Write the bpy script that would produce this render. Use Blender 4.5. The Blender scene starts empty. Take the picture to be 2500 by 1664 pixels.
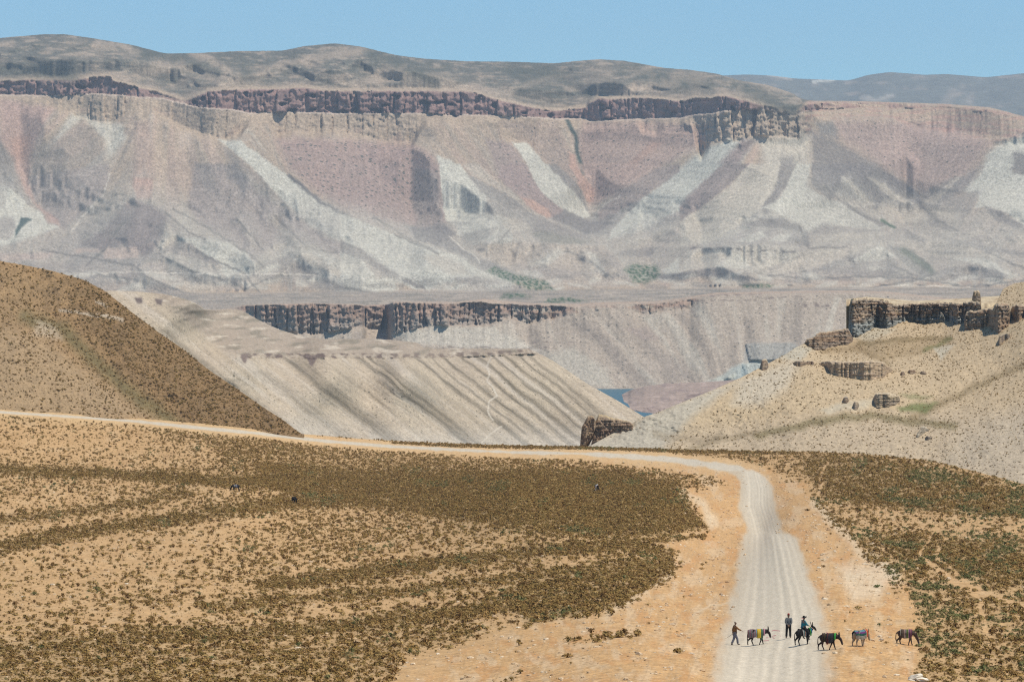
import bpy, math, random
import numpy as np
from mathutils import Vector, Matrix

random.seed(7)
rng = np.random.default_rng(7)
SC = bpy.context.scene
COL = SC.collection

# ------------------------------------------------------------------ camera
F_PX = 9375.0                      # focal length in photo pixels (135 mm on 36 mm)
W_PX, H_PX = 2500.0, 1664.0
HORIZON = 690.0
PITCH = math.atan((H_PX / 2 - HORIZON) / F_PX)
cam_d = bpy.data.cameras.new("camera")
cam_d.lens = 135.0
cam_d.sensor_width = 36.0
cam_d.sensor_fit = 'HORIZONTAL'
cam_d.clip_start = 1.0
cam_d.clip_end = 60000.0
cam = bpy.data.objects.new("camera", cam_d)
COL.objects.link(cam)
cam.location = (0, 0, 0)
cam.rotation_euler = (math.pi / 2 - PITCH, 0, 0)
SC.camera = cam

# ------------------------------------------------------------------ sky, sun, exposure
SUN_EL = math.radians(66.0)
SUN_AZ = math.radians(107.0)        # clockwise from +Y (view direction): sun stands to the right
sun_vec = Vector((math.sin(SUN_AZ) * math.cos(SUN_EL), math.cos(SUN_AZ) * math.cos(SUN_EL), math.sin(SUN_EL)))
world = bpy.data.worlds.new("World")
SC.world = world
world.use_nodes = True
wn = world.node_tree.nodes
wl = world.node_tree.links
for n in list(wn):
    wn.remove(n)
sky = wn.new("ShaderNodeTexSky")
sky.sky_type = 'NISHITA'
sky.sun_disc = False
sky.sun_elevation = SUN_EL
sky.sun_rotation = SUN_AZ
sky.altitude = 3000.0
sky.air_density = 1.0
sky.dust_density = 0.0
sky.ozone_density = 3.0
SKY_TINT = (0.72, 1.05, 1.10, 1)
tint = wn.new("ShaderNodeMix")
tint.data_type = 'RGBA'
tint.blend_type = 'MULTIPLY'
tint.inputs['Factor'].default_value = 1.0
tint.inputs['B'].default_value = SKY_TINT
bg = wn.new("ShaderNodeBackground")
bg.inputs['Strength'].default_value = 0.122
wo = wn.new("ShaderNodeOutputWorld")
wl.new(sky.outputs['Color'], tint.inputs['A'])
wl.new(tint.outputs['Result'], bg.inputs['Color'])
wl.new(bg.outputs['Background'], wo.inputs['Surface'])

sun_d = bpy.data.lights.new("sun", 'SUN')
sun_d.energy = 4.6
sun_d.angle = math.radians(0.53)
sun_d.color = (1.0, 0.955, 0.88)
sun_o = bpy.data.objects.new("sun", sun_d)
COL.objects.link(sun_o)
sun_o.rotation_euler = sun_vec.to_track_quat('Z', 'Y').to_euler()
sun_o.location = (0, 0, 3000)

SC.view_settings.view_transform = 'Standard'
SC.view_settings.look = 'None'
SC.view_settings.gamma = 1.0
SC.view_settings.exposure = 0.0
SC.view_settings.use_curve_mapping = False
SC.render.engine = 'CYCLES'
SC.cycles.use_denoising = False      # the photograph has fine grain; smoothing would smear the scree
SC.cycles.max_bounces = 4
SC.cycles.diffuse_bounces = 2
SC.cycles.volume_bounces = 0
SC.cycles.filter_width = 1.2

HAZE_DENSITY = 4.8e-5
HAZE_COLOR = (0.70, 0.82, 0.97, 1)

# ------------------------------------------------------------------ numeric helpers
SP, CP = math.sin(PITCH), math.cos(PITCH)

def world_of(u, v, D):
    """photo pixel + distance along the view axis -> point in metres"""
    xc = (np.asarray(u, float) - W_PX / 2) / F_PX
    yc = (H_PX / 2 - np.asarray(v, float)) / F_PX
    den = CP + yc * SP
    D = np.asarray(D, float)
    return np.stack([D * xc / den, D * np.ones_like(xc), D * (-SP + yc * CP) / den], -1)

def pix_of(p):
    p = np.asarray(p, float)
    fz = p[..., 1] * CP - p[..., 2] * SP
    up = p[..., 1] * SP + p[..., 2] * CP
    return W_PX / 2 + F_PX * p[..., 0] / fz, H_PX / 2 - F_PX * up / fz

def _h(ix, iy, seed):
    n = (ix.astype(np.int64) * 374761393 + iy.astype(np.int64) * 668265263 + seed * 1442695041) & 0xffffffff
    n = ((n ^ (n >> 13)) * 1274126177) & 0xffffffff
    n = (n ^ (n >> 16)) & 0xffffffff
    return n.astype(np.float64) / 4294967295.0

def noise(x, y, seed=0):
    x, y = np.broadcast_arrays(np.asarray(x, float), np.asarray(y, float))
    xi, yi = np.floor(x), np.floor(y)
    fx, fy = x - xi, y - yi
    def g(ox, oy):
        a = _h(xi + ox, yi + oy, seed) * 2 * np.pi
        return np.cos(a) * (fx - ox) + np.sin(a) * (fy - oy)
    sx = fx * fx * fx * (fx * (fx * 6 - 15) + 10)
    sy = fy * fy * fy * (fy * (fy * 6 - 15) + 10)
    a = g(0, 0) * (1 - sx) + g(1, 0) * sx
    b = g(0, 1) * (1 - sx) + g(1, 1) * sx
    return (a * (1 - sy) + b * sy) * 1.5

def fbm(x, y, octv=4, seed=0, gain=0.5):
    s, a, t = 0.0, 1.0, 0.0
    for k in range(octv):
        s = s + a * noise(np.asarray(x) * 2 ** k + 17.3 * k, np.asarray(y) * 2 ** k - 9.1 * k, seed + k)
        t += a
        a *= gain
    return s / t

def ridged(x, y, octv=4, seed=0):
    s, a, t = 0.0, 1.0, 0.0
    for k in range(octv):
        s = s + a * (1 - 2 * np.abs(noise(np.asarray(x) * 2 ** k, np.asarray(y) * 2 ** k, seed + k)))
        t += a
        a *= 0.5
    return s / t

def cells(x, y, seed=0):
    """cellular blocks: random value of the nearest cell, and distance to the crack between cells"""
    x, y = np.broadcast_arrays(np.asarray(x, float), np.asarray(y, float))
    xi, yi = np.floor(x), np.floor(y)
    f1 = np.full(x.shape, 9.0); f2 = np.full(x.shape, 9.0); val = np.zeros(x.shape)
    for ox in (-1, 0, 1):
        for oy in (-1, 0, 1):
            cx, cy = xi + ox, yi + oy
            px = cx + .5 + .8 * (_h(cx, cy, seed) - .5)
            py = cy + .5 + .8 * (_h(cx, cy, seed + 7) - .5)
            d = np.hypot(x - px, y - py)
            m = d < f1
            f2 = np.where(m, f1, np.minimum(f2, d))
            val = np.where(m, _h(cx, cy, seed + 13), val)
            f1 = np.where(m, d, f1)
    return val, f2 - f1

def sstep(a, b, x):
    t = np.clip((x - a) / (b - a), 0, 1)
    return t * t * (3 - 2 * t)

def curve(pts, u):
    p = np.array(sorted(pts), float)
    return np.interp(u, p[:, 0], p[:, 1])

def smooth1(a, n):
    k = np.hanning(2 * n + 1)
    k /= k.sum()
    return np.convolve(np.pad(a, n, mode='edge'), k, mode='valid')

def tps(pts, scale=400.0):
    p = np.array(pts, float)
    xy, d = p[:, :2] / scale, p[:, 2]
    n = len(p)
    r = np.linalg.norm(xy[:, None] - xy[None], axis=-1)
    K = np.where(r > 0, r * r * np.log(np.maximum(r, 1e-9)), 0) + np.eye(n) * 1e-3
    Pm = np.c_[np.ones(n), xy]
    A = np.block([[K, Pm], [Pm.T, np.zeros((3, 3))]])
    w = np.linalg.solve(A, np.r_[d, 0, 0, 0])
    def f(u, v):
        x, y = np.asarray(u, float) / scale, np.asarray(v, float) / scale
        out = w[n] + w[n + 1] * x + w[n + 2] * y
        for i in range(n):
            r2 = (x - xy[i, 0]) ** 2 + (y - xy[i, 1]) ** 2
            out = out + w[i] * 0.5 * r2 * np.log(np.maximum(r2, 1e-12))
        return out
    return f

def seg_dist(U, V, pts):
    """distance to a polyline, plus side sign and position along it"""
    best = np.full(U.shape, 1e9)
    side = np.zeros(U.shape)
    tt = np.zeros(U.shape)
    p = np.array(pts, float)
    L = np.r_[0, np.cumsum(np.linalg.norm(np.diff(p, axis=0), axis=1))]
    for i in range(len(p) - 1):
        ax, ay = p[i]
        bx, by = p[i + 1]
        dx, dy = bx - ax, by - ay
        q = dx * dx + dy * dy
        t = np.clip(((U - ax) * dx + (V - ay) * dy) / q, 0, 1)
        d = np.hypot(U - ax - t * dx, V - ay - t * dy)
        m = d < best
        best = np.where(m, d, best)
        side = np.where(m, np.sign((U - ax) * dy - (V - ay) * dx), side)
        tt = np.where(m, (L[i] + t * (L[i + 1] - L[i])) / L[-1], tt)
    return best, side, tt

def poly_sd(U, V, pts):
    """signed distance to a polygon, positive inside"""
    p = list(pts) + [pts[0]]
    d, _, _ = seg_dist(U, V, p)
    ins = np.zeros(U.shape, bool)
    for (x0, y0), (x1, y1) in zip(p[:-1], p[1:]):
        if y0 == y1:
            continue
        c = ((y0 > V) != (y1 > V)) & (U < (x1 - x0) * (V - y0) / (y1 - y0) + x0)
        ins ^= c
    return np.where(ins, d, -d)

def poly(U, V, pts, soft=10.0):
    """soft polygon mask, evaluated only near the polygon"""
    p = np.array(pts, float)
    out = np.zeros(U.shape)
    m = (U > p[:, 0].min() - soft) & (U < p[:, 0].max() + soft) & (V > p[:, 1].min() - soft) & (V < p[:, 1].max() + soft)
    if m.any():
        out[m] = sstep(-soft, soft, poly_sd(U[m], V[m], pts))
    return out

def stroke(U, V, pts, w, soft=None):
    soft = w if soft is None else soft
    p = np.array(pts, float)
    out = np.zeros(U.shape)
    r = w + soft
    m = (U > p[:, 0].min() - r) & (U < p[:, 0].max() + r) & (V > p[:, 1].min() - r) & (V < p[:, 1].max() + r)
    if m.any():
        d, _, _ = seg_dist(U[m], V[m], pts)
        out[m] = 1 - sstep(max(w - soft, 0), w + soft, d)
    return out

def buttress(U, V, seed, big=30.0, small=9.0, aspect=1.9, ledges=.13):
    """rock-wall relief (unit scale ~1): piers and bays, stepped blocks, open cracks, thin ledges"""
    wu = U + .25 * big * fbm(U / big, V / (big * 2), 2, seed)
    wv = V + .25 * big * fbm(U / big + 5, V / (big * 2), 2, seed + 1)
    lo = noise(U / (big * 3.0), V / (big * 12), seed + 3)
    a, ea = cells(wu / big, wv / (big * aspect * 1.6), seed + 4)
    b, eb = cells(wu / small, wv / (small * aspect), seed + 5)
    led = noise(U / (big * 4) + 3, V / (small * .55), seed + 6)
    crack = .32 * (1 - sstep(0, .12, ea)) + .08 * (1 - sstep(0, .15, eb))
    rough = fbm(U / (small * 1.3), V / (small * 1.1), 3, seed + 8)
    return .9 * lo + .8 * (a - .5) + .26 * (b - .5) + crack + ledges * led + .28 * rough

class Paint:
    """per-vertex albedo (RGB) and scrub/boulder speckle density (A)"""
    def __init__(self, U, V, base, spk=0.0, warp=6.0, wl=45.0, seed=0):
        self.U = U + warp * fbm(U / wl, V / wl, 3, seed + 50)
        self.V = V + warp * fbm(U / wl, V / wl, 3, seed + 60)
        self.c = np.empty(U.shape + (3,))
        self.c[...] = base
        self.s = np.full(U.shape, float(spk))
    def mix(self, m, col, spk=None):
        m = np.clip(m, 0, 1)
        self.c += (np.array(col) - self.c) * m[..., None]
        if spk is not None:
            self.s += (spk - self.s) * m
    def poly(self, pts, col, soft=8.0, spk=None, k=1.0):
        self.mix(k * poly(self.U, self.V, pts, soft), col, spk)
    def stroke(self, pts, w, col, soft=None, spk=None, k=1.0):
        self.mix(k * stroke(self.U, self.V, pts, w, soft), col, spk)
    def mul(self, f):
        self.c *= f[..., None]
    def rgba(self):
        return np.concatenate([np.clip(self.c, 0.01, 0.9), np.clip(self.s, 0, 1)[..., None]], -1)

def new_obj(name, me, parent=None):
    o = bpy.data.objects.new(name, me)
    COL.objects.link(o)
    if parent is not None:
        o.parent = parent
    return o

def tag(o, label=None, cat=None, group=None, kind=None):
    if label: o["label"] = label
    if cat: o["category"] = cat
    if group: o["group"] = group
    if kind: o["kind"] = kind
    return o

def np_mesh(name, verts, quads, rgba=None, smooth=True):
    me = bpy.data.meshes.new(name)
    verts = np.ascontiguousarray(verts.reshape(-1, 3), dtype=np.float32)
    quads = np.ascontiguousarray(quads, dtype=np.int32)
    nf, k = quads.shape
    me.vertices.add(len(verts))
    me.vertices.foreach_set("co", verts.ravel())
    me.loops.add(nf * k)
    me.loops.foreach_set("vertex_index", quads.ravel())
    me.polygons.add(nf)
    me.polygons.foreach_set("loop_start", np.arange(0, nf * k, k, dtype=np.int32))
    me.polygons.foreach_set("loop_total", np.full(nf, k, dtype=np.int32))
    me.polygons.foreach_set("use_smooth", np.full(nf, smooth))
    if rgba is not None:
        at = me.color_attributes.new("Col", 'FLOAT_COLOR', 'POINT')
        at.data.foreach_set("color", np.ascontiguousarray(rgba.reshape(-1, 4), dtype=np.float32).ravel())
    me.update(calc_edges=True)
    me.validate()
    return me

def grid_quads(nr, nc):
    i = np.arange(nr * nc).reshape(nr, nc)
    # rows run top -> bottom, columns left -> right; faces turned to the camera / up
    return np.stack([i[:-1, :-1], i[1:, :-1], i[1:, 1:], i[:-1, 1:]], -1).reshape(-1, 4)

def add_rows(P, C, before=(), after=()):
    """extend a terrain sheet behind its skyline (before) and below (after) by (dy, dz) steps"""
    def ext(row, steps):
        out = []
        for dy, dz in steps:
            r = row.copy()
            k = (r[:, 1] + dy) / r[:, 1]
            r[:, 0] *= k
            r[:, 1] += dy
            r[:, 2] += dz
            out.append(r)
        return out
    b = ext(P[0], before)
    a = ext(P[-1], after)
    P2 = np.stack(list(reversed(b)) + [r for r in P] + a)
    C2 = np.concatenate([np.repeat(C[:1], len(b), 0), C, np.repeat(C[-1:], len(a), 0)])
    return P2, C2

# ------------------------------------------------------------------ materials
def nd(nt, kind, **kw):
    n = nt.nodes.new(kind)
    for k, v in kw.items():
        if k in n.inputs:
            n.inputs[k].default_value = v
        else:
            setattr(n, k, v)
    return n

def bsdf_mat(name, rough=0.95, spec=0.15):
    m = bpy.data.materials.new(name)
    m.use_nodes = True
    b = m.node_tree.nodes["Principled BSDF"]
    b.inputs['Roughness'].default_value = rough
    b.inputs['Specular IOR Level'].default_value = spec
    return m, m.node_tree, b

def terrain_mat(name, grain, speck, speck_col, speck_size=0.32, grain_amt=0.22, bump=0.5, stretch=(1, 1, 1), fine=None, fine_amt=.18):
    """albedo from the painted attribute, broken up by world-space grain; scrub and boulders as speckles"""
    m, nt, b = bsdf_mat(name)
    L = nt.links
    at = nd(nt, "ShaderNodeVertexColor", layer_name="Col")
    geo = nd(nt, "ShaderNodeNewGeometry")
    mp = nd(nt, "ShaderNodeVectorMath", operation='MULTIPLY')
    mp.inputs[1].default_value = stretch
    L.new(geo.outputs['Position'], mp.inputs[0])
    n1 = nd(nt, "ShaderNodeTexNoise", Scale=1.0 / grain, Detail=5.0, Roughness=0.62)
    L.new(mp.outputs[0], n1.inputs['Vector'])
    r1 = nd(nt, "ShaderNodeMapRange")
    r1.inputs['From Min'].default_value = 0.28
    r1.inputs['From Max'].default_value = 0.72
    r1.inputs['To Min'].default_value = 1.0 - grain_amt
    r1.inputs['To Max'].default_value = 1.0 + grain_amt
    L.new(n1.outputs['Fac'], r1.inputs['Value'])
    n2 = nd(nt, "ShaderNodeTexNoise", Scale=1.0 / (fine or grain * .3), Detail=2.0, Roughness=.6)
    L.new(geo.outputs['Position'], n2.inputs['Vector'])
    r2 = nd(nt, "ShaderNodeMapRange")
    r2.inputs['From Min'].default_value = 0.3
    r2.inputs['From Max'].default_value = 0.7
    r2.inputs['To Min'].default_value = 1.0 - fine_amt
    r2.inputs['To Max'].default_value = 1.0 + fine_amt
    L.new(n2.outputs['Fac'], r2.inputs['Value'])
    rr = nd(nt, "ShaderNodeMath", operation='MULTIPLY')
    L.new(r1.outputs['Result'], rr.inputs[0])
    L.new(r2.outputs['Result'], rr.inputs[1])
    mul = nd(nt, "ShaderNodeVectorMath", operation='SCALE')
    L.new(at.outputs['Color'], mul.inputs[0])
    L.new(rr.outputs[0], mul.inputs['Scale'])
    col = mul.outputs[0]
    # speckles
    vo = nd(nt, "ShaderNodeTexVoronoi", Scale=1.0 / speck, Randomness=1.0)
    L.new(geo.outputs['Position'], vo.inputs['Vector'])
    # per-cell random size against painted density
    sep = nd(nt, "ShaderNodeSeparateColor")
    L.new(vo.outputs['Color'], sep.inputs[0])
    sz = nd(nt, "ShaderNodeMath", operation='SUBTRACT')
    L.new(at.outputs['Alpha'], sz.inputs[0])
    L.new(sep.outputs[0], sz.inputs[1])
    sz2 = nd(nt, "ShaderNodeMath", operation='MULTIPLY')
    sz2.inputs[1].default_value = speck_size * 2.2
    sz2.use_clamp = True
    L.new(sz.outputs[0], sz2.inputs[0])
    cl = nd(nt, "ShaderNodeMath", operation='MINIMUM')
    cl.inputs[1].default_value = speck_size * 1.4
    L.new(sz2.outputs[0], cl.inputs[0])
    lt = nd(nt, "ShaderNodeMath", operation='SUBTRACT')
    L.new(cl.outputs[0], lt.inputs[0])
    L.new(vo.outputs['Distance'], lt.inputs[1])
    mk = nd(nt, "ShaderNodeMapRange")
    mk.inputs['From Min'].default_value = -0.02
    mk.inputs['From Max'].default_value = 0.10
    L.new(lt.outputs[0], mk.inputs['Value'])
    mx = nd(nt, "ShaderNodeMix", data_type='RGBA')
    L.new(mk.outputs['Result'], mx.inputs['Factor'])
    L.new(col, mx.inputs['A'])
    mx.inputs['B'].default_value = speck_col + (1,)
    L.new(mx.outputs['Result'], b.inputs['Base Color'])
    bp = nd(nt, "ShaderNodeBump", Strength=bump, Distance=grain * 0.25)
    L.new(n1.outputs['Fac'], bp.inputs['Height'])
    L.new(bp.outputs['Normal'], b.inputs['Normal'])
    return m
# ================================================================== FAR MOUNTAINS
def A1(*pts): return [(x / 1.8848, y / 1.8848) for x, y in pts]
def B4(*pts): return [(x / 2.8386, 400 + y / 2.8386) for x, y in pts]
def B5(*pts): return [(830 + x / 2.8386, 400 + y / 2.8386) for x, y in pts]
def B6(*pts): return [(1660 + x / 2.805, 400 + y / 2.805) for x, y in pts]
def A2(*pts): return [(1250 + x / 1.8848, y / 1.8848) for x, y in pts]

# ---- rolling range on the right horizon
def far_range():
    u = np.arange(1500, 2860, 5.0)
    top = curve([(1500, 215), (1700, 190), (1759, 185), (1823, 182), (1887, 185), (1940, 192), (1993, 194), (2072, 197), (2120, 183),
                 (2173, 176), (2258, 183), (2311, 181), (2407, 189), (2500, 179), (2640, 172), (2860, 185)], u)
    top = smooth1(top, 4)
    nr = 34
    s = np.linspace(0, 1, nr)[:, None]
    U = np.repeat(u[None], nr, 0)
    V = top + (330 - top) * s
    D = 13800 - 2600 * s ** 0.8
    D = D + 260 * fbm(U / 160, V / 60, 4, 3) * np.minimum(1, s * 4) - 200 * ridged(U / 240 + V / 90, V / 200, 2, 8) * s
    pt = Paint(U, V, (.165, .165, .135), seed=2, warp=14)
    pt.mix(sstep(.15, .5, fbm(U / 60 + V / 40, V / 14, 4, 5)) * .55, (.36, .29, .22))
    pt.poly([(2280, 262), (2330, 222), (2350, 216), (2320, 262)], (.32, .27, .21), 12, k=.6)
    pt.poly([(2345, 262), (2360, 225), (2375, 225), (2370, 262)], (.32, .27, .21), 12, k=.6)
    pt.stroke([(2100, 242), (2180, 238)], 3, (.34, .30, .24), 5)
    pt.stroke([(1990, 193), (2070, 196)], 3, (.6, .56, .46))
    pt.stroke([(1870, 184), (1930, 191)], 3, (.5, .42, .33))
    P, C = add_rows(world_of(U, V, D), pt.rgba(), before=((600, -120), (1600, -500)))
    o = new_obj("distant_range", np_mesh("distant_range", P, grid_quads(*P.shape[:2]), C))
    o.data.materials.append(terrain_mat("range_scrub", 60, 45, (.11, .12, .09), grain_amt=.18))
    tag(o, kind="structure")
far_range()

# ---- the escarpment: plateau, foothills, scree slopes, cliff bands, upper hills
M_SKY = [(-300, 120), (-120, 106), (0, 93), (106, 84), (159, 84), (228, 94), (318, 109), (403, 131), (477, 130), (584, 125), (690, 124), (743, 113),
         (817, 106), (881, 114), (966, 135), (1040, 144), (1141, 150), (1250, 151), (1356, 155), (1409, 149), (1462, 145), (1526, 149), (1621, 166),
         (1685, 171), (1749, 180), (1807, 197), (1876, 208), (1930, 226), (1960, 243), (1990, 246), (2100, 247), (2311, 254), (2417, 262), (2500, 284), (2800, 330)]
M_CT = [(-300, 205), (0, 199), (64, 196), (133, 196), (191, 196), (228, 188), (271, 187), (277, 199), (329, 212), (393, 228), (451, 247), (472, 241), (509, 223),
        (573, 220), (690, 218), (743, 215), (796, 223), (955, 223), (1061, 223), (1157, 225), (1194, 239), (1250, 253), (1323, 268), (1358, 271), (1432, 263),
        (1439, 252), (1464, 241), (1499, 243), (1570, 240), (1660, 248), (1696, 240), (1738, 242), (1746, 237), (1778, 236), (1810, 244), (1856, 256), (1900, 268), (1940, 281),
        (1962, 262), (1975, 254), (2002, 250), (2100, 252), (2177, 253), (2320, 261), (2420, 270), (2500, 292), (2800, 340)]
M_BN = [(-300, 236), (0, 231), (159, 233), (233, 228), (276, 231), (329, 236), (393, 239), (451, 253), (472, 260), (573, 268), (610, 276), (690, 273), (817, 276), (928, 276),
        (1035, 276), (1100, 281), (1114, 287), (1130, 279), (1250, 283), (1358, 289), (1429, 289), (1439, 295), (1499, 292), (1570, 290), (1660, 287), (1706, 278),
        (1738, 277), (1767, 270), (1860, 266), (1900, 274), (1940, 284), (1962, 272), (2002, 268), (2100, 263), (2177, 263), (2320, 268), (2420, 276), (2500, 298), (2800, 345)]
M_FT = [(-300, 244), (0, 239), (95, 249), (159, 265), (212, 292), (276, 297), (297, 284), (329, 265), (371, 262), (435, 302), (477, 318), (552, 339), (584, 324), (610, 291),
        (658, 297), (679, 328), (722, 313), (769, 324), (817, 313), (870, 324), (944, 342), (1003, 345), (1035, 297), (1088, 287), (1125, 298), (1167, 286), (1215, 296), (1230, 335),
        (1295, 345), (1330, 318), (1358, 300), (1429, 296), (1560, 297), (1570, 312), (1600, 318), (1625, 300), (1690, 300), (1710, 380), (1735, 345), (1767, 342), (1817, 343), (1838, 327), (1867, 329),
        (1910, 331), (1952, 335), (1974, 317), (1985, 292), (2010, 276), (2100, 270), (2177, 272), (2230, 300), (2320, 310), (2420, 330), (2500, 330), (2800, 360)]
M_RD = [(-300, 6060), (0, 6080), (120, 6050), (260, 6010), (400, 6030), (540, 5960), (640, 6040), (760, 6070), (1000, 6080), (1150, 6110), (1250, 6120), (1380, 6240),
        (1430, 6260), (1500, 6190), (1650, 6110), (1740, 6010), (1860, 5980), (1960, 6000), (2010, 6260), (2150, 6420), (2300, 6360), (2420, 6180), (2500, 6100), (2800, 6000)]
M_K = [(-300, 0), (0, .3), (60, .2), (120, -.8), (260, -.9), (350, -.15), (450, .1), (560, .8), (640, .8), (720, .15), (960, .1), (1050, .7), (1250, .8), (1380, .5),
       (1440, -.9), (1700, -1.0), (1820, -.6), (1920, -.1), (1990, .7), (2080, .3), (2180, 0), (2300, -.3), (2420, -.7), (2800, -.5)]
# spur crests (amp < 0: nearer) and ravines (amp > 0): (points, metres, width left px, width right px)
M_LINES = [
    ([(545, 335), (640, 405), (730, 490), (830, 570), (950, 640), (1100, 690), (1220, 716)], -95, 170, 130),
    ([(20, 360), (60, 430), (110, 500), (160, 560), (230, 620)], 70, 110, 120),
    ([(960, 470), (1040, 540), (1095, 575), (1170, 640), (1260, 690)], 70, 130, 110),
    ([(1000, 350), (1080, 400), (1160, 445), (1290, 505), (1400, 570), (1480, 620), (1540, 690)], -80, 130, 120),
    ([(1395, 300), (1405, 380), (1432, 470), (1440, 530), (1500, 600), (1560, 650), (1620, 690)], 100, 150, 170),
    ([(1300, 345), (1370, 420), (1420, 490)], -30, 60, 60),
    ([(1890, 340), (1880, 420), (1860, 480), (1800, 540), (1740, 590)], -60, 150, 110),
    ([(1965, 310), (2060, 400), (2180, 480), (2300, 560), (2400, 610)], -75, 130, 70),
    ([(2000, 460), (2080, 520), (2150, 560)], -25, 40, 50),
    ([(2110, 330), (2180, 430), (2250, 495), (2200, 545), (2180, 560)], 80, 150, 150),
    ([(2500, 330), (2450, 420), (2400, 470), (2340, 540), (2260, 580)], -80, 130, 130),
    ([(250, 470), (330, 520), (420, 560), (560, 640)], -30, 90, 80),
    ([(380, 510), (440, 560), (560, 620), (640, 660)], -30, 60, 60),
    ([(700, 620), (760, 650), (900, 700)], -28, 70, 60),
    ([(420, 600), (520, 660), (640, 690)], -22, 60, 60),
    (A1((430, 178), (620, 225), (800, 290), (960, 330), (1080, 365), (1150, 400)), -110, 90, 60),
    (A1((1540, 200), (1680, 235), (1860, 310), (2000, 380), (2150, 430)), -110, 90, 60),
    (A1((780, 255), (960, 320), (1100, 385)), 70, 50, 40),
    (A1((1100, 240), (1180, 330), (1160, 400)), 60, 60, 60),
    (A1((1960, 280), (2150, 370), (2330, 440)), 60, 60, 60),
    (A2((400, 274), (470, 330), (420, 400), (380, 440)), -80, 70, 60),
    (A2((150, 300), (260, 400), (330, 440)), 70, 60, 60),
    (A2((820, 322), (1000, 370), (1200, 410), (1300, 440)), -80, 60, 50),
    (A2((1000, 400), (1180, 460), (1290, 500)), 50, 40, 30),
    # low hills in front
    ([(1660, 610), (1780, 603), (1890, 606), (1960, 612)], -45, 40, 45),
    ([(1960, 612), (2140, 590), (2300, 600), (2420, 625), (2500, 640), (2700, 650)], -50, 45, 50),
    ([(2165, 600), (2185, 640), (2230, 690)], -45, 70, 60),
    ([(2140, 595), (2060, 640), (1950, 680)], -22, 50, 40),
    ([(2100, 580), (2175, 558), (2260, 582)], -30, 25, 25),
    ([(1640, 680), (1750, 655), (1860, 690)], -35, 35, 30),
    ([(2240, 680), (2360, 650), (2480, 690)], -40, 35, 30),
    ([(1130, 575), (1250, 590), (1330, 595), (1450, 595), (1540, 680)], -40, 60, 50),
    ([(1100, 560), (1190, 630), (1300, 690)], 30, 50, 40),
    ([(620, 690), (700, 615), (720, 608), (800, 660), (960, 700)], -30, 45, 45),
    ([(1010, 700), (1150, 690), (1250, 712)], -25, 20, 20),
]

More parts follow.
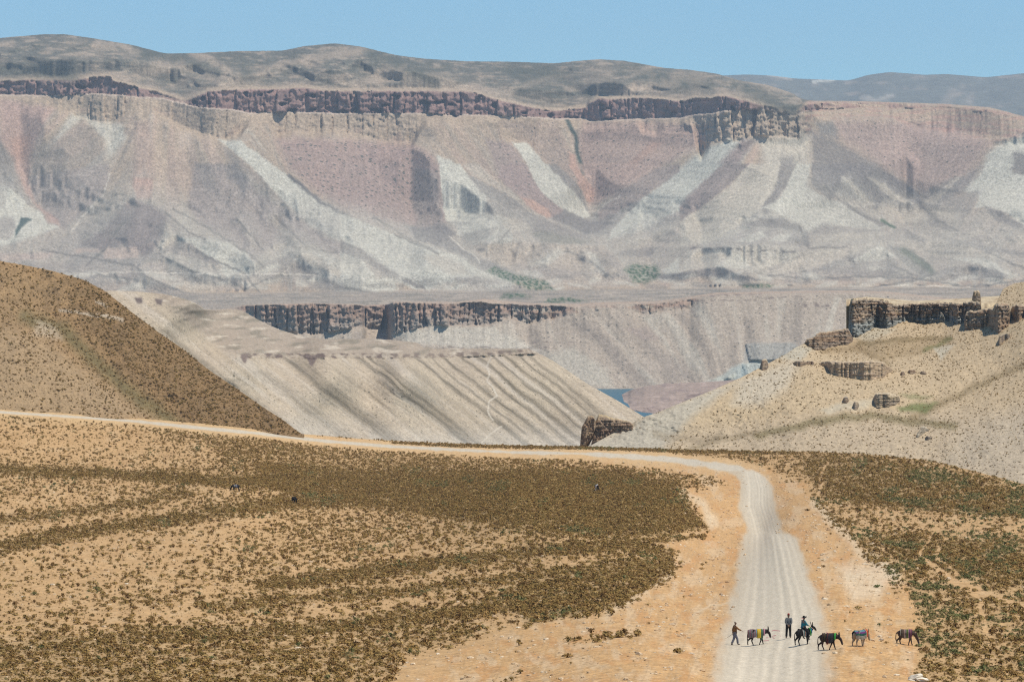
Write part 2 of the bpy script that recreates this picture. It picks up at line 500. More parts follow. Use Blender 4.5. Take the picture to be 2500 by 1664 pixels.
# low hills of the foothill belt: crest line, relief (m), half-width px, pale crest 0..1, dark right flank 0..1
M_HILLS = [
    (B4((820, 520), (950, 310), (1070, 295), (1150, 380), (1190, 520)), 30, 34, .1, .2), (B4((1150, 330), (1330, 470), (1560, 545), (1720, 640), (1830, 720)), 26, 30, .8, .7),
    (B4((1100, 590), (1180, 510), (1300, 500)), 14, 22, .8, .3), (B4((1630, 360), (1700, 430), (1780, 570)), 20, 26, .5, .5), (B4((1860, 330), (1990, 420), (2100, 560)), 20, 28, .5, .6),
    (B4((1870, 600), (1980, 500), (2080, 505), (2160, 600)), 18, 24, .7, .4), (B4((1690, 740), (1850, 650), (2010, 605), (2160, 625), (2356, 720)), 30, 36, .95, .5),
    (B4((1990, 620), (1995, 760), (2060, 830), (2356, 900)), 16, 30, .1, .9), (B4((940, 700), (1000, 760), (1270, 890), (1600, 960)), 14, 22, .5, .6), (B4((1090, 620), (1300, 720), (1640, 800), (1700, 860)), 14, 22, .6, .6),
    (B4((900, 860), (1000, 800), (1060, 860)), 10, 14, .9, .3), (B4((400, 800), (640, 760), (900, 740)), 8, 16, .3, .4), (B4((1680, 870), (1850, 790), (1960, 720)), 12, 24, .6, .6),
    (B4((1690, 930), (1860, 940), (2100, 900)), 8, 14, .6, .5), (B4((1250, 920), (1500, 960), (1700, 980)), 8, 14, .5, .5),
    (B5((0, 350), (380, 480), (620, 600), (830, 640), (1030, 770), (1250, 840), (1390, 890)), 34, 42, .8, .35), (B5((0, 610), (130, 650), (240, 780)), 16, 28, .8, .6), (B5((0, 800), (360, 790), (420, 870)), 12, 22, .8, .5),
    (B5((720, 130), (920, 165), (1010, 260), (1120, 410), (1180, 460)), 24, 34, .7, .6), (B5((1030, 350), (1250, 380), (1360, 440)), 12, 22, .7, .6), (B5((1100, 500), (1180, 450), (1330, 440)), 10, 20, .6, .4),
    (B5((920, 600), (1000, 560), (1300, 540), (1760, 570), (1850, 570), (1960, 700), (2040, 840)), 42, 46, .5, .2), (B5((1500, 600), (1420, 680), (1300, 720)), 10, 20, .8, .2), (B5((1690, 610), (1720, 700), (1780, 790)), 10, 22, .8, .4),
    (B5((1000, 880), (1150, 850), (1270, 845)), 8, 12, .8, .3), (B5((1400, 890), (1480, 860), (1560, 855)), 8, 12, .9, .3), (B5((1850, 530), (2100, 430), (2356, 330)), 12, 18, .8, .6), (B5((1960, 560), (2200, 480), (2356, 440)), 12, 18, .8, .6),
    (B5((1650, 840), (1800, 850), (2100, 860)), 6, 12, .2, .4),
    (B6((350, 530), (470, 480), (560, 465), (600, 530)), 12, 18, .8, .6), (B6((600, 520), (700, 480), (800, 490), (880, 525)), 12, 16, .8, .6), (B6((430, 420), (560, 380), (690, 370), (830, 440)), 14, 24, .3, .6),
    (B6((900, 420), (1000, 400), (1060, 440)), 10, 20, .7, .4), (B6((930, 535), (1100, 485), (1400, 475)), 12, 18, .7, .5), (B6((1340, 515), (1440, 470), (1530, 435), (1610, 480), (1710, 525)), 18, 26, .15, .3),
    (B6((850, 85), (950, 120), (1110, 250), (1250, 350), (1420, 420)), 24, 36, .5, .8), (B6((1100, 90), (1200, 160), (1340, 310)), 14, 22, .7, .7), (B6((1280, 90), (1420, 200), (1640, 290)), 14, 22, .6, .7),
    (B6((1110, 270), (1250, 300), (1460, 430)), 12, 18, .6, .7), (B6((1380, 340), (1450, 300), (1620, 300)), 12, 26, .5, .3), (B6((1540, 410), (1640, 390), (1740, 420)), 10, 22, .4, .5), (B6((1700, 300), (1850, 350), (1930, 400)), 12, 28, .4, .4),
    (B6((1900, 560), (2020, 490), (2120, 500), (2200, 560)), 12, 22, .5, .6), (B6((2140, 540), (2230, 490), (2356, 500)), 12, 22, .5, .5),
    (B6((80, 575), (400, 560), (640, 570), (830, 605)), 26, 30, .8, .1), (B6((860, 600), (1000, 560), (1380, 520), (1700, 530), (2050, 580), (2300, 720)), 30, 34, .7, .2), (B6((1150, 660), (1390, 555), (1480, 640), (1650, 770)), 30, 36, .9, .9),
    (B6((1400, 560), (1200, 650), (850, 770)), 14, 26, .2, .6), (B6((240, 720), (360, 620), (420, 600)), 12, 26, .6, .4), (B6((-100, 760), (130, 720), (270, 708), (450, 765), (620, 800)), 22, 26, .1, .5), (B6((520, 820), (640, 785), (780, 800)), 10, 16, .6, .4),
    (B6((760, 820), (880, 785), (1000, 810)), 8, 14, .8, .5), (B6((1000, 700), (1180, 690), (1300, 740)), 8, 18, .7, .5), (B6((1260, 720), (1360, 690), (1440, 720), (1560, 780)), 10, 20, .8, .6), (B6((1580, 800), (1780, 720), (2000, 690), (2140, 720), (2290, 775)), 24, 28, .1, .4),
    (B6((1620, 800), (1700, 770), (1800, 790)), 8, 14, .7, .5), (B6((1840, 830), (1940, 790), (2040, 810)), 8, 14, .7, .5), (B6((1740, 770), (1860, 750), (1960, 770)), 6, 12, .5, .5), (B6((2050, 830), (2200, 800), (2356, 790)), 8, 14, .5, .5),
    (B6((1850, 640), (2100, 660), (2280, 770)), 10, 18, .8, .3), (B6((1150, 800), (1300, 800), (1450, 790), (1580, 800)), 5, 10, .6, .5), (B6((900, 850), (1100, 835), (1300, 840)), 5, 10, .6, .4), (B6((200, 830), (400, 800), (520, 840)), 6, 12, .4, .5),
]

def mountain():
    u = np.arange(-260, 2761, 2.45)
    nc = len(u)
    nr = 262
    cw = lambda pts, n: smooth1(curve(pts, u), n)
    jit = 3.0 * fbm(u / 26, u * 0, 3, 91)
    sky = cw(M_SKY, 6) + 0.8 * fbm(u / 18, u * 0, 3, 92)
    ct = cw(M_CT, 2) + jit + 1.5 * fbm(u / 7, u * 0, 2, 93)
    ct = np.maximum(ct, sky + 2)
    bn = np.maximum(cw(M_BN, 2) + jit * .6 + 2 * fbm(u / 14, u * 0, 2, 94), ct + 3)
    ft = np.maximum(cw(M_FT, 3) + 6 * fbm(u / 20, u * 0, 3, 95), bn + 3)
    base = smooth1(curve([(-300, 712), (600, 712), (1250, 705), (1600, 702), (2000, 698), (2800, 700)], u), 20)
    rim = curve([(-300, 775), (480, 775), (600, 760), (1200, 752), (1420, 757), (1680, 748), (1760, 730), (2100, 728), (2800, 745)], u)
    Dw = smooth1(curve(M_RD, u), 18)
    s = np.linspace(0, 1, nr)[:, None]
    # rows denser around the cliffs
    Vu = np.interp(np.linspace(0, 1, nr), [0, .17, .47, .96, 1], [0, .19, .42, .955, 1])[:, None]
    V = sky + (rim - sky) * Vu
    U = np.repeat(u[None], nr, 0)
    # --- depth by feature lines, per column (v, D) from the rim upwards
    mid = ft + (base - ft) * .55
    Dm = Dw - 150
    Db = np.full(nc, 5230.0)
    slope_k = (HORIZON - V) / F_PX
    cmin = ct.copy()
    for k_ in range(1, 22):
        cmin = np.minimum(cmin, np.minimum(np.roll(ct, k_), np.roll(ct, -k_)))
    cts = np.maximum(smooth1(cmin, 12) + 4, sky + 14)
    cts = np.minimum(cts, ct + 4)
    knots = [(rim, np.full(nc, 3420.0)), (base, Db), (mid + 60, Dm - 330), (mid, Dm - 130), (ft, Dw), (bn + .6, Dw + np.where(u > 1985, 70, 24)), (bn, Dw + np.where(u > 1985, 74, 38)), (ct, Dw + np.where(u > 1985, 88, 46)),
             (cts - 8, Dw + 100), (cts * .5 + sky * .5, Dw + 270), (sky, Dw + 560)]
    D = np.empty_like(V)
    D[:] = knots[-1][1]
    for (v0, d0), (v1, d1) in zip(knots[:-1], knots[1:]):
        m = (V <= v0) & (V >= v1)
        t = np.clip((v0 - V) / np.maximum(v0 - v1, .01), 0, 1)
        D = np.where(m, d0 + (d1 - d0) * t, D)
    D = np.where(V > rim, 3420, D)
    # soften the slope breaks on the open slopes
    tal = sstep(ft, ft + 25, V) * (1 - sstep(base - 8, base + 2, V))
    upl = 1 - sstep(ct - 14, ct - 4, V)
    wal = (V > ct) & (V < ft)
    Ds = D.copy()
    for _ in range(14):
        Ds[1:-1] = (Ds[:-2] + 2 * Ds[1:-1] + Ds[2:]) / 4
        Ds[:, 1:-1] = (Ds[:, :-2] + 2 * Ds[:, 1:-1] + Ds[:, 2:]) / 4
    tsm = sstep(ft + 10, ft + 40, V) * (1 - sstep(base - 20, base - 6, V))
    D = D + (Ds - D) * np.maximum(tsm, 1 - sstep(ct - 40, ct - 12, V))
    # --- fall lines
    kk = lambda x: np.interp(x, *np.array(sorted(M_K)).T)
    U0 = U.copy()
    left = np.maximum(V - ft, 0) / 24
    left = np.minimum(left, 12)
    for _ in range(24):
        U0 = U0 - kk(U0) * left
    # --- spurs and ravines
    Uw = U + 10 * fbm(U / 70, V / 70, 3, 11)
    Vw = V + 10 * fbm(U / 70, V / 70, 3, 12)
    rel = np.zeros_like(V)
    for pts, amp, wl_, wr in M_LINES:
        p = np.array(pts)
        r = max(wl_, wr) * 1.15
        m = (U > p[:, 0].min() - r) & (U < p[:, 0].max() + r) & (V > p[:, 1].min() - r) & (V < p[:, 1].max() + r)
        d, sd, tt = seg_dist(Uw[m], Vw[m], pts)
        w = np.where(sd > 0, wl_, wr) * 1.0
        x = np.clip(d / w, 0, 1)
        x = np.sqrt(x * x + .012) - .11
        prof = np.clip(1 - x, 0, 1) ** 1.35
        end = sstep(0, .12, tt) * (1 - sstep(.88, 1, tt)) * .8 + .2
        rel[m] += 1.0 * amp * prof * end
    hp_, hd_ = np.zeros_like(V), np.zeros_like(V)
    for pts, amp, w, pc, dk in M_HILLS:
        p = np.array(pts)
        w = w * 1.5
        r = w * 1.2
        m = (U > p[:, 0].min() - r) & (U < p[:, 0].max() + r) & (V > p[:, 1].min() - r) & (V < p[:, 1].max() + r)
        if not m.any():
            continue
        uw, vw = U[m] + 3.5 * fbm(U[m] / 16, V[m] / 16, 3, 13), V[m] + 3.5 * fbm(U[m] / 16, V[m] / 16, 3, 14)
        d, sd, tt = seg_dist(uw, vw, pts)
        x = np.clip(d / w, 0, 1)
        end = sstep(0, .1, tt) * (1 - sstep(.9, 1, tt)) * .85 + .15
        rel[m] -= amp * (1 + .7 * sstep(520, 600, V[m])) * (1 - x) ** 1.5 * end
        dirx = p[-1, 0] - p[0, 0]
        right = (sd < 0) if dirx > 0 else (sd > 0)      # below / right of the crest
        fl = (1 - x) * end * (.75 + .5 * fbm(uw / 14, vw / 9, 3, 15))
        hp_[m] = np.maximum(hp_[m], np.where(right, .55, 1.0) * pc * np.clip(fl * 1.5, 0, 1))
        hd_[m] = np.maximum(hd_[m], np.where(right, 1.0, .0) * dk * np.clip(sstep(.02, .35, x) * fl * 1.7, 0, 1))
    upr = upl * sstep(sky, sky + 14, V) * sstep(4, 45, cts - V)
    tu = np.maximum(tal, upr)
    D = D + rel * tu
    # gullies and flutes on the scree, along fall lines
    flute = ridged(U0 / 34, V / 420, 3, 21)
    fl2 = fbm(U0 / 9, V / 160, 3, 25)
    low = sstep(ft + 120, base - 60, V)
    Ub = U0 + 16 * fbm(U / 60, V / 45, 3, 27)                       # fall lines that wander and branch
    amt = .25 + .9 * sstep(-.2, .35, fbm(U / 150, V / 90, 2, 28))
    big = -(ridged(Ub / 120, V / 700, 2, 22) * 20)
    mid_ = -(ridged(Ub / 40 + .3 * fbm(U / 30, V / 30, 2, 29), V / 240, 3, 23) * 3.4)
    D = D + tal * (1 - .8 * low) * (big + amt * (mid_ + .7 * fl2))
    # foothill hummocks
    wu, wv = U + 22 * fbm(U / 60, V / 40, 3, 36), V + 14 * fbm(U / 60, V / 40, 3, 37)
    hum = ridged(wu / 105 + wv / 90, wv / 60 - wu / 400, 4, 31)
    hum2 = ridged(wu / 48 - wv / 50, wv / 26 + wu / 160, 4, 34)
    ftm = smooth1(ft, 60)
    ffz = sstep(ftm + 125, ftm + 225, V) * (1 - sstep(base - 34, base - 6, V))
    D = D - ffz * (24 * hum + 13 * hum2)
    D = D + tal * 1.6 * fbm(U / 12, V / 12, 3, 41)
    # upper hills
    D = D + upr * (-120 * ridged(wu / 300 + wv / 110, wv / 150, 2, 51) - 60 * ridged(wu / 110 - wv / 45, wv / 70, 3, 55) + 10 * fbm(U / 30, V / 18, 3, 57))
    # plateau undulation
    plz = sstep(base, base + 8, V)
    # angle of repose: limit how fast the slopes turn sideways and how steeply they rise
    du = u[1] - u[0]
    Lm = du * (.62 + .9 * ffz + 1.2 * upl)
    lo_, hi_ = D.copy(), D.copy()
    for c in range(1, nc):
        lo_[:, c] = np.minimum(lo_[:, c], lo_[:, c - 1] + Lm[:, c])
        hi_[:, c] = np.maximum(hi_[:, c], hi_[:, c - 1] - Lm[:, c])
    for c in range(nc - 2, -1, -1):
        lo_[:, c] = np.minimum(lo_[:, c], lo_[:, c + 1] + Lm[:, c])
        hi_[:, c] = np.maximum(hi_[:, c], hi_[:, c + 1] - Lm[:, c])
    zone = np.maximum(tal * sstep(ft + 4, ft + 20, V), upr)
    D = D + ((lo_ + hi_) / 2 - D) * zone
    inc = np.abs(np.diff(V, axis=0)) * (.22 + .45 * (tal * sstep(ft + 10, ft + 30, V))[:-1])
    for r in range(nr - 2, -1, -1):
        D[r] = np.maximum(D[r], D[r + 1] + inc[r])
    Ds = D.copy()
    for _ in range(1):
        Ds[1:-1] = (Ds[:-2] + 2 * Ds[1:-1] + Ds[2:]) / 4
        Ds[:, 1:-1] = (Ds[:, :-2] + 2 * Ds[:, 1:-1] + Ds[:, 2:]) / 4
    D = D + (Ds - D) * np.maximum(zone, ffz) 
    # --- cliffs: buttresses, clefts, ledges
    up = (V < bn)
    seed_u = np.where(up, U, U + 500)
    but = np.where(up, 30 * buttress(seed_u, V, 61, 34, 12, 12.0, .02), 24 * buttress(seed_u, V, 81, 30, 11, 14.0, .02))
    cave = sstep(.28, .5, fbm(seed_u / 34, V / 20, 2, 69)) * 30
    fade = np.where(up, np.clip((bn - ct) / 22, .15, 1), np.clip((ft - bn) / 26, .1, 1) * (.3 + .9 * sstep(1690, 1740, U) * (1 - sstep(1960, 1990, U)) + .35 * sstep(170, 200, U) * (1 - sstep(300, 330, U)) + .25 * sstep(640, 680, U) * (1 - sstep(960, 1010, U))))
    edge = sstep(ct - 1.5, ct + 1.5, V) * (1 - sstep(ft - 1, ft + 7, V))
    D = D + edge * fade * np.clip(but + cave * up, -24, 16)
    D = np.maximum(D, 3415)
    P = world_of(U, V, D)

    # ---------------- colours
    T = (.42, .335, .25); PK = (.425, .312, .255); RD = (.45, .305, .235); M = (.505, .475, .40); G = (.275, .245, .212)
    K = (.15, .145, .12); N = (.085, .13, .07); CU = (.31, .21, .18); CL = (.42, .335, .255); HL = (.175, .168, .14); HP = (.44, .355, .275)
    pt = Paint(U, V, T, .35, warp=5, wl=22, seed=3)
    # general drift of tone on the slopes, drawn out along fall lines
    st1 = fbm(U0 / 26, V / 300, 3, 101)
    st2 = fbm(U0 / 8, V / 120, 3, 104)
    pt.mix(tal * sstep(-.05, .3, st1) * .4, PK)
    pt.mix(tal * sstep(0, .3, -st1) * .4, G)
    pt.mix(tal * sstep(.1, .5, fbm(U0 / 40, V / 260, 3, 108)) * .4, M)
    rib = sstep(-.2, .6, ridged(Ub / 40 + .3 * fbm(U / 30, V / 30, 2, 29), V / 240, 3, 23))
    pt.mix(tal * amt * (1 - rib) * .28, (.235, .20, .175), .45)
    pt.mix(tal * amt * rib * .16, (.50, .42, .335), .15)
    Q = pt.poly
    # A1 half
    Q(A1((0, 450), (250, 500), (200, 580), (150, 700), (130, 800), (150, 920), (90, 860), (60, 740), (0, 660)), PK, 12, .2)
    Q(A1((50, 640), (140, 620), (125, 800), (150, 910), (110, 880), (75, 780)), RD, 8, .1, .75)
    Q(A1((-300, 640), (0, 640), (60, 740), (90, 860), (140, 940), (60, 900), (0, 860), (-300, 850)), G, 10, .4)
    Q(A1((150, 720), (380, 545), (490, 690), (505, 820), (440, 930), (330, 1040), (240, 1040), (150, 900)), G, 20, .35, .5)
    Q(A1((330, 520), (560, 570), (580, 640), (500, 720), (480, 640), (380, 540), (250, 650)), M, 10, .15, .75)
    Q(A1((0, 850), (70, 880), (130, 950), (200, 1010), (265, 1050), (130, 1100), (0, 1135), (-300, 1140), (-300, 900)), M, 7, .05)
    Q(A1((90, 1000), (148, 1004), (105, 1060), (60, 1098), (80, 1040)), (.07, .10, .085), 3, .0)
    Q(A1((300, 1080), (560, 960), (750, 950), (780, 1100), (700, 1200), (640, 1250), (400, 1250), (200, 1140)), (.235, .198, .178), 26, .3, .85)
    Q(A1((615, 815), (702, 822), (702, 915), (632, 918), (612, 860)), RD, 5, .05)
    Q(A1((615, 560), (700, 560), (705, 820), (612, 815)), PK, 14, .3, .5)
    Q(A1((1050, 700), (1200, 800), (1350, 960), (1500, 1070), (1660, 1165), (1480, 1160), (1300, 1080), (1190, 960), (1080, 830)), G, 14, .35, .7)
    Q(A1((1000, 640), (1110, 650), (1260, 760), (1420, 880), (1560, 970), (1700, 1040), (1870, 1100), (2000, 1135), (2180, 1220), (2356, 1290), (2356, 1350), (1900, 1330),
         (1800, 1270), (1740, 1210), (1660, 1160), (1560, 1110), (1420, 1030), (1300, 920), (1180, 790), (1080, 700)), M, 4, .04)
    pt.stroke(A1((1330, 810), (1480, 930), (1620, 1010), (1760, 1075)), 5, (.17, .155, .14), 4, .1)
    Q(A1((1270, 640), (1500, 640), (1880, 660), (2000, 720), (2035, 900), (2050, 1060), (1900, 1090), (1700, 1030), (1480, 900), (1340, 780)), (.36, .265, .225), 14, .75, .85)
    Q(A1((1900, 760), (2010, 760), (2040, 1000), (2060, 1070), (1950, 1080), (1890, 950)), G, 20, .6, .45)
    Q(A1((1850, 1020), (2050, 1060), (2100, 1140), (2200, 1200), (2356, 1255), (2356, 1285), (2230, 1240), (2050, 1140), (1900, 1090)), (.20, .175, .16), 8, .3)
    Q(A1((2010, 715), (2080, 740), (2170, 830), (2240, 900), (2230, 980), (2330, 1000), (2356, 1040), (2356, 1130), (2230, 1110), (2100, 1060), (2060, 1000), (2035, 880)), M, 4, .06)
    Q(A1((2170, 820), (2356, 930), (2356, 1010), (2250, 940)), G, 10, .2, .45)
    Q(A1((780, 1110), (900, 1090), (1060, 1110), (1180, 1190), (1150, 1260), (1040, 1250), (960, 1190), (870, 1120)), M, 7, .06)
    Q(A1((1150, 1230), (1330, 1150), (1500, 1160), (1660, 1250), (1830, 1340), (1560, 1350), (1400, 1240), (1330, 1190), (1200, 1290)), M, 8, .08, .85)
    Q(A1((1330, 1170), (1480, 1270), (1640, 1330), (1900, 1380), (1500, 1370), (1380, 1290)), G, 12, .2, .7)
    for a in ((350, 1140, 440, 1165), (480, 1140, 630, 1185), (100, 1165, 250, 1195), (640, 1215, 760, 1240)):
        Q(A1((a[0], a[1]), (a[2], a[1] - 4), (a[2] - 10, a[3]), (a[0] - 20, a[3])), (.46, .36, .30), 5, .05, .75)
    # A2 half
    Q(A2((330, 560), (620, 560), (900, 580), (900, 650), (700, 760), (500, 900), (390, 930), (330, 800), (300, 650)), PK, 14, .55, .85)
    Q(A2((-60, 560), (210, 560), (260, 700), (330, 860), (250, 840), (130, 720), (40, 640)), (.34, .27, .22), 10, .55, .7)
    Q(A2((0, 655), (65, 655), (180, 780), (270, 870), (330, 940), (358, 1003), (270, 1000), (200, 950), (130, 880), (90, 780)), M, 4, .04)
    Q(A2((-120, 640), (0, 660), (90, 790), (130, 890), (220, 960), (180, 990), (80, 900), (-60, 820)), (.33, .26, .225), 8, .6, .8)
    Q(A2((35, 905), (110, 930), (172, 980), (168, 1002), (90, 965)), RD, 4, .05)
    Q(A2((262, 700), (292, 720), (310, 780), (380, 870), (405, 930), (350, 955), (320, 850), (270, 770)), RD, 5, .2)
    Q(A2((640, 655), (695, 655), (510, 812), (475, 808)), RD, 7, .1, .8)
    pt.stroke(A2((250, 550), (290, 620), (305, 720), (330, 800)), 5, (.10, .115, .09), 4, .5)
    pt.stroke(A2((180, 770), (280, 880), (340, 960)), 6, (.17, .155, .14), 5)
    Q(A2((200, 1000), (350, 1010), (420, 960), (640, 900), (520, 990), (440, 1090), (350, 1080), (250, 1040)), (.20, .175, .16), 9, .35)
    Q(A2((700, 830), (880, 690), (1000, 640), (1130, 640), (1000, 800), (830, 960), (700, 1040), (480, 1095), (560, 1000)), (.47, .45, .385), 9, .1)
    Q(A2((1060, 640), (1130, 640), (960, 860), (790, 1000), (600, 1085), (690, 1010), (850, 860)), (.29, .235, .205), 10, .5)
    Q(A2((1130, 650), (1380, 600), (1370, 800), (1400, 900), (1520, 960), (1600, 1020), (1350, 1080), (900, 1110), (1050, 950), (1180, 800)), (.46, .41, .335), 16, .12)
    Q(A2((1240, 720), (1300, 720), (1255, 850), (1180, 985), (1145, 965), (1215, 850)), G, 8, .4, .75)
    Q(A2((1370, 590), (1430, 620), (1700, 760), (1880, 900), (1892, 945), (1700, 940), (1500, 900), (1390, 780)), (.235, .21, .185), 10, .3, .85)
    Q(A2((1500, 810), (1560, 820), (1660, 930), (1600, 930)), M, 8, .05, .7)
    Q(A2((1620, 810), (1680, 810), (1860, 920), (1780, 930)), (.42, .36, .30), 8, .05, .7)
    Q(A2((1480, 560), (2000, 560), (2200, 650), (2100, 800), (1900, 900), (1700, 760), (1500, 620)), (.39, .295, .25), 18, .55, .8)
    Q(A2((1480, 560), (1500, 640), (1420, 620), (1400, 570)), G, 8, .4)
    Q(A2((2200, 690), (2356, 600), (2800, 640), (2800, 1000), (2356, 1000), (2250, 960), (2150, 920), (2060, 870), (2150, 800)), M, 12, .06)
    Q(A2((2310, 700), (2400, 700), (2400, 830), (2300, 790)), G, 8, .3)
    Q(A2((1890, 930), (1960, 880), (2160, 760), (2100, 860), (1960, 960)), (.30, .26, .23), 12, .3)
    Q(A2((2170, 950), (2260, 990), (2356, 1040), (2356, 1060), (2240, 1020)), G, 7, .3)
    # foothill belt: pale crests, grey scrubby hollows
    m_ = (.46, .405, .33); g_ = (.325, .285, .245); mv = (.335, .287, .25); DK = (.235, .21, .188); W_ = (.53, .495, .415)
    FAC = [
        # left: cones, pale marl, dark hummocks
        (B4, mv, 6, .75, .35, [(210, 80), (750, 0), (760, 120), (700, 230), (560, 350), (450, 450), (420, 440), (300, 330), (230, 250)]),
        (B4, PK, 5, .8, .2, [(100, 0), (200, 0), (200, 140), (240, 260), (320, 330), (400, 380), (412, 430), (340, 400), (250, 290), (180, 200), (120, 60)]),
        (B4, M, 3, .95, .04, [(60, 160), (130, 210), (200, 290), (280, 340), (330, 410), (412, 440), (250, 490), (100, 545), (-300, 590), (-300, 330), (30, 310)]),
        (B4, g_, 5, .7, .2, [(-300, 390), (90, 370), (110, 450), (70, 520), (-300, 550)]),
        (B4, (.075, .105, .09), 2.5, .9, .1, [(150, 370), (222, 380), (150, 450), (93, 518), (120, 430)]),
        (B4, (.25, .212, .19), 8, .8, .35, [(820, 330), (920, 240), (1080, 300), (1160, 370), (1150, 480), (1060, 600), (1000, 640), (850, 560), (700, 600), (560, 560), (700, 470)]),
        (B4, mv, 7, .8, .4, [(1350, 0), (1620, 0), (1790, 200), (2000, 330), (2200, 480), (2356, 560), (2356, 640), (2160, 560), (2000, 500), (1870, 590), (1740, 690), (1560, 540), (1420, 430), (1300, 300)]),
        (B4, m_, 6, .6, .1, [(1640, 370), (1720, 440), (1790, 590), (1740, 570), (1690, 470)]), (B4, m_, 6, .6, .1, [(1850, 330), (1960, 440), (2080, 540), (1990, 500), (1900, 420)]),
        (B4, M, 3, .9, .05, [(1240, 505), (1330, 510), (1560, 540), (1690, 600), (1770, 690), (1700, 720), (1560, 715), (1440, 640), (1300, 545)]),
        (B4, G, 3, .85, .3, [(1290, 545), (1320, 545), (1530, 700), (1500, 708), (1380, 660)]), (B4, g_, 5, .7, .2, [(1180, 520), (1290, 545), (1390, 660), (1280, 640), (1140, 600)]),
        (B4, m_, 5, .7, .05, [(1150, 390), (1240, 500), (1180, 560), (1090, 600), (1130, 500)]),
        (B4, M, 4, .8, .05, [(1520, 740), (1620, 710), (1750, 720), (1740, 770), (1690, 800), (1580, 790)]),
        (B4, g_, 4, .7, .2, [(1740, 780), (1830, 690), (2000, 620), (1990, 720), (1900, 780), (1800, 810)]), (B4, W_, 4, .8, .02, [(1790, 745), (1900, 690), (1950, 700), (1860, 750)]),
        (B4, m_, 4, .85, .05, [(2010, 608), (2160, 620), (2356, 740), (2356, 790), (2200, 720), (2060, 650)]), (B4, G, 4, .8, .25, [(1990, 630), (2060, 690), (2200, 760), (2356, 840), (2356, 880), (2150, 800), (2000, 740)]),
        (B4, (.45, .365, .30), 3, .8, .05, [(530, 590), (690, 580), (690, 610), (520, 615)]), (B4, (.45, .365, .30), 3, .8, .05, [(720, 590), (950, 575), (960, 650), (720, 655)]), (B4, (.43, .35, .29), 4, .7, .05, [(-300, 625), (380, 615), (300, 660), (-300, 690)]),
        (B4, W_, 3, .85, .02, [(930, 880), (990, 805), (1015, 830), (1010, 885)]), (B4, g_, 8, .6, .25, [(-300, 700), (560, 680), (940, 740), (1300, 900), (1000, 960), (-300, 960)]),
        # centre: boulder scree, pale spurs, the ravine
        (B5, (.355, .27, .23), 6, .8, .7, [(0, 0), (680, 0), (720, 340), (740, 410), (560, 440), (420, 410), (260, 370), (0, 210)]), (B5, G, 8, .55, .6, [(520, 20), (680, 60), (720, 380), (800, 470), (700, 480), (540, 430), (500, 300)]),
        (B5, M, 2.5, .95, .05, [(690, 0), (830, 0), (900, 90), (920, 165), (1010, 260), (1000, 350), (900, 400), (740, 395), (715, 300), (700, 150)]),
        (B5, G, 3.5, .9, .3, [(880, 60), (1000, 130), (1100, 180), (1200, 240), (1300, 330), (1180, 310), (1030, 240), (930, 150)]),
        (B5, m_, 5, .7, .3, [(850, 0), (960, 0), (1180, 200), (1250, 250), (1120, 190), (900, 60)]), (B5, (.345, .265, .23), 4, .85, .6, [(1120, 0), (1290, 0), (1340, 120), (1420, 220), (1550, 310), (1560, 380), (1460, 370), (1440, 320), (1250, 230), (1100, 100)]),
        (B5, RD, 3, .9, .05, [(1255, 230), (1340, 250), (1440, 310), (1465, 365), (1430, 375), (1330, 310)]), (B5, M, 2.5, .95, .04, [(1290, 0), (1440, 0), (1510, 80), (1620, 170), (1670, 260), (1730, 360), (1680, 385), (1600, 350), (1480, 270), (1370, 160)]),
        (B5, G, 3, .9, .3, [(1440, 0), (1500, 0), (1660, 150), (1705, 255), (1660, 240), (1540, 120)]), (B5, RD, 3, .85, .4, [(1580, 0), (1640, 0), (1700, 100), (1770, 180), (1760, 260), (1710, 270), (1680, 180)]),
        (B5, PK, 5, .7, .6, [(1640, 0), (2200, 0), (1900, 200), (1780, 270), (1770, 170)]), (B5, (.325, .265, .23), 4, .85, .55, [(2356, 0), (2356, 60), (2100, 230), (1900, 350), (1800, 400), (1790, 330), (1900, 220), (2200, 30)]),
        (B5, (.47, .45, .385), 3.5, .9, .06, [(2356, 70), (2356, 330), (2100, 400), (1950, 480), (1850, 530), (1900, 440), (2100, 240)]), (B5, DK, 4, .9, .3, [(1460, 380), (1560, 310), (1700, 380), (1740, 400), (1900, 350), (1860, 430), (1760, 480), (1720, 500), (1620, 440)]),
        (B5, (.275, .243, .212), 4, .85, .3, [(1010, 260), (1200, 310), (1330, 340), (1500, 420), (1640, 470), (1740, 520), (1500, 500), (1350, 470), (1200, 380), (1060, 350), (1020, 340)]),
        (B5, W_, 3, .85, .04, [(1000, 360), (1110, 420), (1090, 490), (940, 560), (800, 480), (860, 430), (930, 390)]), (B5, m_, 4, .8, .1, [(1130, 370), (1240, 380), (1330, 440), (1200, 480), (1130, 430)]),
        (B5, G, 4, .6, .2, [(820, 500), (950, 460), (1090, 440), (1060, 490), (930, 560)]), (B5, (.235, .215, .172), 5, .85, .4, [(1320, 470), (1420, 460), (1560, 500), (1760, 540), (1600, 560), (1400, 545)]),
        (B5, (.425, .36, .29), 3.5, .9, .12, [(920, 570), (1010, 560), (1280, 540), (1400, 550), (1830, 570), (1890, 620), (1960, 700), (2040, 840), (1800, 850), (1400, 830), (1380, 790), (1200, 740), (1000, 650), (930, 600)]),
        (B5, W_, 6, .6, .05, [(1330, 700), (1500, 590), (1570, 600), (1440, 700)]), (B5, W_, 6, .65, .05, [(1690, 600), (1760, 620), (1860, 770), (1790, 740)]), (B5, g_, 8, .6, .2, [(1180, 700), (1400, 700), (1700, 760), (1560, 800), (1300, 780)]),
        (B5, g_, 4, .7, .2, [(1830, 600), (1890, 630), (1960, 720), (2030, 830), (1960, 800), (1880, 690)]),
